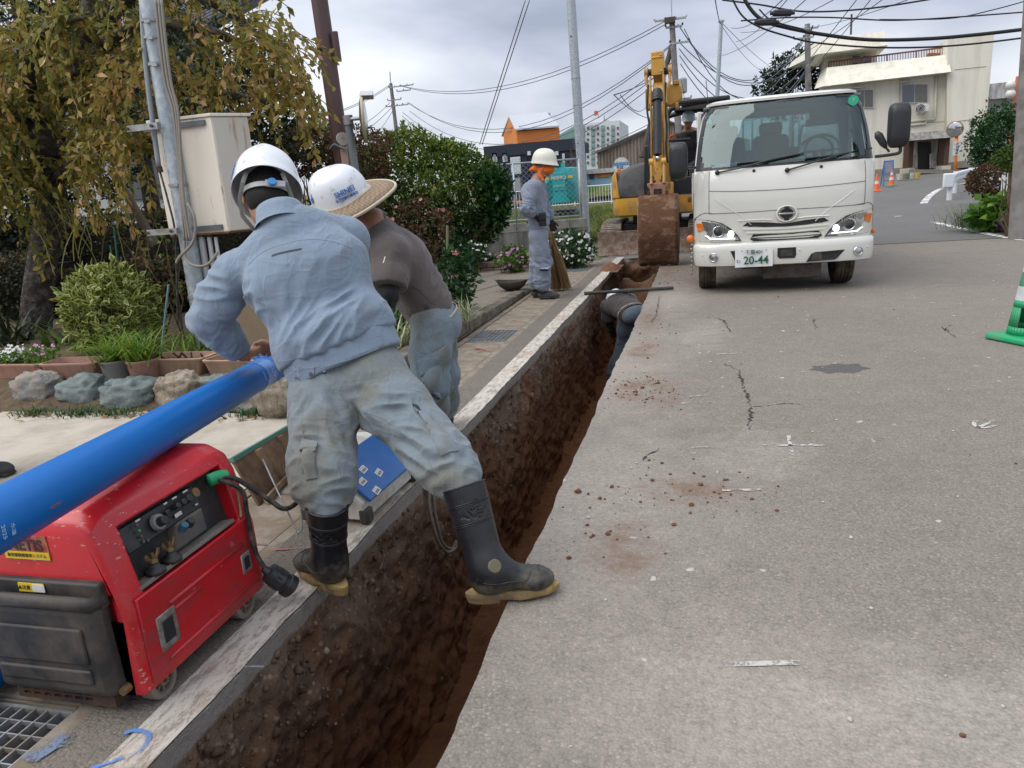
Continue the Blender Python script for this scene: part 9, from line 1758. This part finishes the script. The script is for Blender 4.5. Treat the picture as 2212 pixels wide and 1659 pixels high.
def hedge(label,u0,u1,vt,Y,th,n,leaf='hedge',zb=.15,L=.05):
 a,b=at(u0,vt,Y),at(u1,vt+(u0-u1)*.08*0,Y);zt=max(.6,(a.z+b.z)/2);g=thing('clipped_hedge',label,'hedge',((a.x+b.x)/2,Y,zb));w_=b.x-a.x;h=zt-zb;k=RS.rand(n);P=np.stack([RS.uniform(-w_/2,w_/2,n),np.where(k<.62,-th/2+RS.rand(n)**2*.15,RS.uniform(-th/2,th/2,n)),np.where(k<.62,RS.uniform(0,h,n),h-RS.rand(n)**2*.15)],1);P+=.05*np.stack([fbm(P*3,2,1),fbm(P*3,2,2),fbm(P*3,2,3)],1)
 C,A,N=sprigs(P,np.array([0,th*2,h*.3]),6,L,L*.6,.9);t=np.clip(.4+RS.normal(size=len(C))*.22+.35*(C[:,2]>h-.1),0,1);o=link('foliage',leafmesh('foliage',C,A,N,L*RS.uniform(.7,1.2,len(C)),.55,t,LF[leaf]),g);o['kind']='stuff';m=MB();m.span((-w_/2+.06,-th/2+.12,0),(w_/2-.06,th/2,h-.12));m.build('shade_core',mat('hedge core',(.012,.011,.007),1.0),g)  # solid near-black box blocks the view through; the hedge's inner shade is its colour
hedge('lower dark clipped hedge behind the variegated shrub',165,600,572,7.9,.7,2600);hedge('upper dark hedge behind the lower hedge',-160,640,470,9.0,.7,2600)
hedge('dark hedge left of the tree trunk',-200,120,560,7.7,.7,1300)
m=MB();a,b=at(240,365,7.2),at(330,510,7.2);m.cyl(at(338,530,7.2),a,.05,.045,10);m.build('timber_prop',mat('grey timber',(.15,.12,.09),.9,var=.3),None,auto=40,label='grey slanting timber prop in front of the dark hedge',cat='prop')
bush('variegated_shrub','round shrub with yellow-edged leaves behind the planters',at(243,675,5.65),(.40,.36,.40),560,.085,'varieg',seed=4,per=5,edge=True,lump=.12,lo=.72)
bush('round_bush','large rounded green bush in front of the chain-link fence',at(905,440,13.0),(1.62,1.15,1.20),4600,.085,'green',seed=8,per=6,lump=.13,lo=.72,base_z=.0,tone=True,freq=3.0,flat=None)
bush('red_shrub','rusty red leafed shrub left of the brown pole',at(668,330,11.0),(.60,.5,.42),700,.06,'red',seed=9,base_z=.0);bush('red_shrub','brown red shrub between the mirror pole and the round bush',at(778,345,11.5),(.5,.5,.48),700,.06,'red',seed=10,base_z=.0);bush('dark_shrub','dark green shrub above the rusty red shrub',at(670,305,13),(.62,.5,.38),600,.07,'green',seed=14,base_z=0)
c=at(1068,425,12.6);g=bush('small_tree','small glossy-leaved tree with bent trunk in front of the block wall',c,(.26,.24,.46),330,.10,'deep','tree',6,.3,6,None,.62,stem=False,base_z=.0,lo=.35);m=MB();b_=Vector((c.x,c.y,0));m.tube(spline([at(1020,540,12.5)-b_,at(1026,515,12.5)-b_,at(1045,487,12.5)-b_,at(1062,465,12.6)-b_,at(1066,425,12.6)-b_],5),list(np.linspace(.045,.022,21)),9);m.build('trunk',mat('pale brown bark',(.22,.145,.09),.85,var=.2),g,smooth=True)
def flowerbush(label,u,v,Y,rad,n,leaf,fl,nf,seed,r=.028,name='flowering_plant',L=.06):c=at(u,v,Y);g=bush(name,label,c,rad,n,L,leaf,'flowers',6,.2,seed,base_z=0.0);P=shell_pts(nf*3,rad,.2,seed,.98);P=P[(P[:,1]<.3*rad[1])&(P[:,2]>-.55*rad[2])][:nf]*1.06+np.array([0,0,c.z]);flowers(g,P,r,fl)
flowerbush('bush of white flowers to the right of the broom',1230,543,12.3,(.42,.34,.30),420,'deep','white',110,1);flowerbush('low clump of white flowers beside the bent trunk',1015,550,11.8,(.27,.24,.20),170,'deep','white',34,2);flowerbush('clump of pink flowers left of the standing person',1108,562,11.5,(.22,.24,.22),170,'bright','pink',34,3);flowerbush('small white flower by the bamboo stake',968,520,11.6,(.14,.14,.16),60,'deep','white',10,5)
flowerbush('rose bush with pink bloom behind the brown-shirted person',985,605,7.6,(.20,.18,.32),100,'deep','rose',3,6,.05,'rose_bush',.085);flowerbush('reddish rose shrub in front of the round bush',905,505,10.4,(.5,.3,.5),240,'red','rose',8,7,.035,'rose_bush',.07)
def tuft(label,u,v,Y,n,L,w_,leaf,spread=.07,lean=.9,name='strap_plant',z=.1,cat='plant'):c=at(u,v,Y);g=thing(name,label,cat,(c.x,c.y,z));blades('leaves',np.stack([RS.normal(0,spread,n),RS.normal(0,spread,n),np.zeros(n)],1),L,w_,lean,leaf,g);return g
tuft('arching striped spider plant beside the kerb',862,740,5.6,90,.42,.016,'pale',.08,1.1,z=.12);tuft('small spider plant hanging over the kerb',1000,700,6.6,60,.30,.012,'pale',.06,1.2,z=.17);tuft('dark grassy clump beside the brick edging',1062,565,12.3,160,.35,.02,'dark',.1,1.2,z=.05);tuft('upright green iris leaves under the brown shirt',850,650,6.2,50,.6,.03,'deep',.1,.5,z=.15)
tuft('broad leaves left of the variegated shrub',140,700,6.0,40,.4,.05,'green',.12,1.0);tuft('grassy plant behind the empty planter',415,720,5.6,90,.3,.014,'strap',.14,1.0);tuft('dark strap leaves at the foot of the tree trunk',30,700,6.1,60,.5,.04,'dark',.14,.9);tuft('green leaves behind the stone post',505,690,5.6,50,.4,.05,'deep',.1,.8)
BRK=mat('worn concrete brick',(.24,.185,.14),.95,var=.25,vs=12,bump=.7,bs=70,dirt=(.14,.10,.075),damt=.3);o=link('brick_edging',None);tag(o,'low curved edging of worn bricks round the flower bed','edging');o.location=gd(1060,592);bm=MB();bm.box((0,0,.05),(.21,.11,.095));me=bm.mesh('brick',BRK)
for c_ in range(2):
 for k in range(9):x=-.95+k*.222+(.11 if c_ else 0);l_=link('brick',me,o,(x,.05+.09*x*x,c_*.102),(0,0,.18*x+RS.normal()*.02));l_.modifiers.new('b','BEVEL').width=.012
for u,v0,v1,Y,lb in((966,488,600,8.5,'bamboo stake beside the rose bush'),):m=MB();m.cyl(at(u,v1,Y),at(u,v0,Y),.016,n=8);m.build('garden_stake',mat('grey green stake',(.20,.22,.12),.7),None,auto=40,label=lb,cat='stake')
for(u0,v0),(u1,v1),Y,lb,cl in(((446,600),(428,520),6.2,'left green garden stake above the variegated shrub',0),((262,640),(246,490),6.2,'tall green garden stake behind the variegated shrub',0),((254,640),(238,530),6.25,'shorter green garden stake behind the variegated shrub',0),((350,740),(364,615),5.4,'pale blue plastic stake beside the empty planter',1)):m=MB();a,b=at(u0,v0,Y),at(u1,v1,Y);a=a+(a-b)*.6;m.cyl(a,b,.009,n=7);m.build('garden_stake',(mat('green plastic stake',(.02,.12,.07),.5),mat('pale blue stake',(.14,.26,.28),.5))[cl],None,auto=40,label=lb,cat='stake')
def twiggy(label,u,v,Y,tips,seed):c=at(u,v,Y);c.z=.15;g=thing('rose_twigs',label,'shrub',c);m=MB();T=[at(a,b,Y+.1*math.sin(a))-c for a,b in tips];stems(m,(0,0,-.05),T,.009,.004,5,.03);m.build('stems',TWIG,g);n=14*len(T);C=np.concatenate([np.array([A3(t)])*RS.uniform(.6,1.02,(14,1))+RS.normal(size=(14,3))*.05 for t in T]);l_=link('leaves',leafmesh('leaves',C,RS.normal(size=C.shape),RS.normal(size=C.shape)+np.array([0,-.6,.4]),.055,.6,RS.rand(len(C)),LF['red' if seed else 'green']),g);l_['kind']='stuff'
twiggy('sparse rose shrub with reddish leaves in front of the hedge',330,720,5.9,[(285,500),(300,520),(345,560),(390,540),(405,600),(318,480),(372,590)],1);twiggy('sparse leafy twigs beside the service pole',395,700,5.9,[(382,610),(300,545),(360,520),(330,470)],0)
# border stones
STN=[mat('grey veined stone',(.20,.20,.195),.9,var=.3,vs=9,dirt=(.33,.27,.2),damt=.3,ds=8,bump=.9,bs=24,bd=.02),mat('blue green stone',(.135,.17,.165),.9,var=.25,vs=7,dirt=(.22,.25,.24),damt=.3,ds=10,bump=.8,bs=28,bd=.015),mat('pale tan stone',(.33,.28,.21),.9,var=.3,vs=9,dirt=(.16,.13,.10),damt=.35,ds=9,dstretch=(2,2,.6),bump=1.0,bs=24,bd=.02)]
for k,(u,v,w_,h,mi,lb)in enumerate(((4,866,.26,.20,0,'small grey stone at the left end of the border row'),(74,878,.36,.32,0,'grey stone with tan veins, second in the border row'),(172,880,.35,.28,1,'smooth blue-green stone in front of the second planter'),(270,886,.40,.26,1,'low grey-green stone in front of the grass pots'),(380,884,.34,.32,2,'tall tan stone in front of the empty planter'),(462,874,.24,.24,1,'blue-grey stone half hidden behind the blue pipe'),(535,890,.24,.20,0,'small grey stone behind the blue pipe'),(596,905,.30,.36,2,'pale tan stone beside the front person'),(-95,868,.34,.28,0,'grey stone just outside the left edge'))):
 p=gd(u,v);n,m_=44,30;b=MB();b.ball((0,0,0),1,n,m_);V=np.array(b.v);V=V+unit(V)*(.20*fbm(V*1.4+k*7,3,k))[:,None];V=np.sign(V)*np.abs(V)**.72;V=V+unit(V)*(-.24*np.abs(fbm(V*1.7+k*3,4,k+3))+.05*fbm(V*7,4,k))[:,None];V=V*np.array([w_*.62,.15,h*.47])+np.array([0,.10,h*.36]);b.v=[tuple(x)for x in V];o=b.build('border_stone',STN[mi],None,smooth=True,label=lb,cat='stone',group='border stones');o.location=(p.x,p.y,.0);o.rotation_euler=(0,0,.1*math.sin(k*3))
 # planters and pots
TER=mat('tan planter plastic',(.42,.27,.185),.6,var=.06,dirt=(.26,.17,.11),damt=.3,ds=6);TERP=mat('pinkish planter plastic',(.40,.215,.165),.6,var=.06,dirt=(.25,.15,.1),damt=.3)
def planter(label,u,v,Y,w_,d,h,mt,rz=0.0,rnd_=.2,name='planter',soil=True):
 c=at(u,v,Y);g=thing(name,label,'planter',(c.x,c.y,max(.12,c.z-h+.04)),rz);n=28;q=lambda s,z:[(s*w_/2*math.copysign(abs(math.cos(a))**rnd_,math.cos(a)),(s if s>.8 else s)*d/2*math.copysign(abs(math.sin(a))**rnd_,math.sin(a)),z)for a in np.linspace(0,2*PI,n+1)[:-1]]
 m=MB();m.loft([q(.78,0),q(.96,h-.025),q(1.0,h-.02),q(1.02,h-.004),q(1.0,h),q(.93,h),q(.92,h-.02),q(.86,h-.07)],cap=False);m.f.append(tuple(range(n-1,-1,-1)));m.m.append(0);m.build('pot',mt,g,auto=40);m=MB();m.add([(x,y,z+.012*float(vnoise(np.array([[x*30,y*30,1.]]))[0]))for x,y,z in q(.90,h-.045)]+[(0,0,h-.03)],[(i,(i+1)%n,n)for i in range(n)]);m.build('soil',SOIL,g,smooth=True);return g,h
g,h=planter('tan planter of white and pink flowers at the left edge',58,793,4.72,.58,.24,.17,TERP,-.05);P=np.stack([RS.uniform(-.27,.27,260),RS.uniform(-.1,.1,260),h-.03+RS.rand(260)*.10],1);C,A,N=sprigs(P,np.array([0,0,0]),4,.03,.02);l_=link('foliage',leafmesh('foliage',C,A,N,.03,.6,RS.rand(len(C)),LF['bright']),g);l_['kind']='stuff';k=RS.rand(260);flowers(g,P[P[:,0]<.06][:120]+np.array([0,0,.05]),.014,'white');flowers(g,P[P[:,0]>.0][:30]+np.array([0,0,.05]),.013,'pink')
planter('pinkish planter of bare soil behind the blue-green stone',168,788,4.68,.52,.24,.17,TERP,.04)
for lb,u,mt,dx in(('grey round pot with arching green grass',258,mat('grey pot',(.2,.2,.19),.7),0),('pink round pot with arching green grass',315,TERP,0)):g,h=planter(lb,u,806,4.62,.25,.25,.19,mt,0,1.0,'flower_pot');blades('leaves',np.stack([RS.normal(0,.05,170),RS.normal(0,.05,170),np.full(170,h-.04)],1),.34,.009,1.05,'strap',g,.75)
g,h=planter('tan planter with bare twigs above the tall tan stone',395,778,4.75,.52,.25,.18,TER,-.03);m=MB()
for k in range(7):m.tube([(-.2+.065*k,RS.normal()*.04,h-.05),(-.2+.065*k+RS.normal()*.05,RS.normal()*.05,h+.03)],.008,5)
m.build('bare_twigs',mat('dark red twig',(.07,.035,.028),.9),g);planter('tan planter half hidden behind the pale blue sleeve',520,785,4.72,.50,.25,.17,TER,-.03)
g=tag(link('ground_cover',None),'tufts of dwarf grass at the foot of the border stones','ground cover',None,'stuff');n=900;cx=RS.choice([-4.75,-4.35,-4.05,-3.45,-2.95,-2.55,-2.42],n);C=np.stack([cx+RS.normal(0,.10,n),4.17+RS.normal(0,.045,n),np.full(n,.005)],1);blades('leaves',C,.07,.007,1.0,'deep',g,.6,3)
n=130;C=np.stack([RS.uniform(-5.6,-2.4,n),4.15+RS.normal(0,.09,n),np.full(n,.016)],1);N=RS.normal(size=(n,3))*.25+np.array([0,0,1.]);l_=link('fallen_leaves',leafmesh('fallen_leaves',C,RS.normal(size=(n,3))*np.array([1,1,.1]),N,RS.uniform(.03,.07,n),.5,RS.rand(n),LF['dry']));tag(l_,'fallen dead leaves scattered before the border stones','leaves',None,'stuff')
n=26000;C=np.stack([RS.uniform(-14,-1.95,n),17.3+RS.rand(n)**1.5*22,np.zeros(n)],1);k=(C[:,0]>-8-(C[:,1]-17)*.2);C=C[k];g=tag(link('grass_field',None),'rough grass field behind the block wall','grass',None,'stuff');blades('grass',C,.34,.03,.7,'grass',g,.5,2)
# right-hand planting
kb=MB();pts=[gd(2085,484),gd(2120,492),gd(2165,500),gd(2260,516)];q=[(p.x,p.y)for p in pts];q+=[(q[-1][0]+4,q[-1][1]+1),(q[-1][0]+5,30),(8.6,24.2),(7.4,21),(5.6,17)];kb.prism(q,-.05,.06);kb.build('planting_bed',mat('stony soil',(.19,.15,.11),1.,var=.3,vs=6,bump=.8,bs=30),kind='structure')
tuft('arching fine grass clump at the roadside bend',2122,475,15.0,700,.5,.006,'green',.22,1.1,'grass_clump',.06);c=at(2165,465,14.6);bush('leafy_plant','bright green broad-leaved plant at the roadside bend',c,(.44,.3,.28),150,.15,'bright','plant',5,.25,3,None,.75,base_z=.06,lo=.4);c=at(2198,492,13.9);bush('purple_plant','dark purple leaved plant at the right edge',c,(.28,.22,.13),150,.07,'purple','plant',5,.2,4,None,.5,base_z=.06)
bush('clipped_bush','brown-red clipped hedge bush beside the white pickets',at(2142,393,22.5),(.58,.5,.44),700,.075,'red','hedge',6,.08,5,None,.55,base_z=.1,lo=.75);bush('topiary_bush','green topiary clump at the right edge above the timber posts',at(2198,342,13.6),(.30,.28,.20),330,.06,'green','shrub',6,.2,6,None,.5,base_z=.1)
evergreen(2158,305,36,(1.15,1.0,1.5),1300,'dark green tree right of the cream building',.14,'deep',12,'roadside_tree');evergreen(1712,190,58,(2.2,1.5,2.2),500,'far dark tree behind the truck roof',.35,'dark',5,'far_tree')
for k,(u,v0,v1,r)in enumerate(((2188,455,355,.085),(2205,462,350,.11))):a,b=at(u,v0,13.6),at(u+3,v1,13.6);a.z=.0;m=MB();m.tube([a,a.lerp(b,.5)+Vector((.01,0,0)),b],[r,r*.92,r*.9],12);m.build('timber_post',mat('weathered timber',(.13,.085,.055),.95,var=.35,vs=8,bump=.9,bs=30,bd=.02,stretch=(4,4,.5)),None,smooth=True,label=('thin weathered timber post left of the thick one','thick weathered timber post below the topiary clump')[k],cat='post')
a=at(2160,432,20.5);g=thing('picket_fence','white picket fence between the clipped bush and the timber posts','fence',(a.x,20.5,.08));PWH=mat('white picket paint',(.6,.61,.62),.6)
for k in range(8):m=MB();m.prism([(k*.11,0),(k*.11+.07,0),(k*.11+.07,.72),(k*.11+.035,.78),(k*.11,.72)],-.012,.012,'y');m.build('picket',PWH,g)
for z in(.2,.58):m=MB();m.span((-.05,.014,z),(.95,.04,z+.06));m.build('rail',PWH,g)
for k,(u,v,c_)in enumerate(((1945,374,WHP),(1952,373,TER),(1960,372,GC2),(1968,373,WHP),(1980,374,mat('yellow cup',(.6,.42,.1),.6)))):p=at(u,v,43);m=MB();m.lathe([(.14,0),(.2,.3),(.16,.3),(.1,.05)],12,Matrix.Translation((p.x,43,gz(43)+.05)));m.build('garden_pot',c_,None,auto=40,label=('white pot, first from the left by the porch','tan pot, second from the left by the porch','green pot in the middle by the porch','white pot, fourth from the left by the porch','yellow pot at the right end by the porch')[k],cat='pot',group='pots by the porch')
# loose earth
def heap(name,label,c,rad,h,seed,mt):m=MB();n=34;m.grid(lambda u,v:(c[0]+(u-.5)*2*rad[0],c[1]+(v-.5)*2*rad[1],max(-.02,h*max(0,1-((u-.5)**2+(v-.5)**2)*4.2)*(1+.35*float(fbm(np.array([[u*6,v*6,seed]]),3)[0])))),n,n);return m.build(name,mt,None,smooth=True,label=label,cat='earth')
EAR=mat('red brown earth',(.17,.075,.035),1.,var=.35,vs=22,bump=1.,bs=50,bd=.02);a=gd(1322,580);heap('earth_heap','small heap of red-brown earth on the left trench edge',(a.x-.02,a.y),(.16,.5),.075,1,EAR)
n=650;cen=np.array([(-.4,11.0,.35,.8),(-.45,4.75,.14,.22),(-.3,4.6,.16,.15),(-.12,3.05,.25,.16),(-.42,2.75,.12,.2),(-.2,10.2,.5,.5),(-1.55,10.6,.15,.7),(-.4,6.6,.15,.6),(.6,5,1.2,2.5)]);wv=np.array([.26,.16,.10,.12,.05,.12,.10,.05,.04]);i=RS.choice(len(cen),n,p=wv/wv.sum());X=cen[i,0]+RS.normal(size=n)*cen[i,2];Yc=cen[i,1]+RS.normal(size=n)*cen[i,3];r=np.minimum(.016,.002+RS.exponential(.0026,n));ok=(X>TX1+.02)|((X<TX0-.02)&(X>-1.7));X,Yc,r=X[ok],Yc[ok],r[ok]
bb=MB();bb.ball((0,0,0),1,6,4);bv=np.array(bb.v);bt=[f for f in bb.f];tri=np.array([(f[0],f[1],f[2])for f in bt]+[(f[0],f[2],f[3])for f in bt if len(f)==4]);nv=len(bv);V=(bv[None]*(r[:,None,None]*RS.uniform(.7,1.3,(len(r),nv,1)))*np.array([1,1,.7]))+np.stack([X,Yc,r*.4],1)[:,None,:];F=(tri[None]+(np.arange(len(r))*nv)[:,None,None]).reshape(-1,3);o=link('soil_clods',npmesh('soil_clods',V.reshape(-1,3),F,EAR,True));tag(o,'scattered clods of red-brown earth on the road beside the trench','earth',None,'stuff')
n=130;X=RS.uniform(-.6,4.5,n);Yc=RS.uniform(1.2,9,n);r=RS.uniform(.003,.009,n);V=(bv[None]*(r[:,None,None]*RS.uniform(.7,1.3,(n,nv,1)))*np.array([1,1,.7]))+np.stack([X,Yc,r*.5],1)[:,None,:];F=(tri[None]+(np.arange(n)*nv)[:,None,None]).reshape(-1,3);o=link('road_grit',npmesh('road_grit',V.reshape(-1,3),F,mat('pale grit',(.45,.43,.39),.9),True));tag(o,'pale grit and pebbles scattered over the road','gravel',None,'stuff')
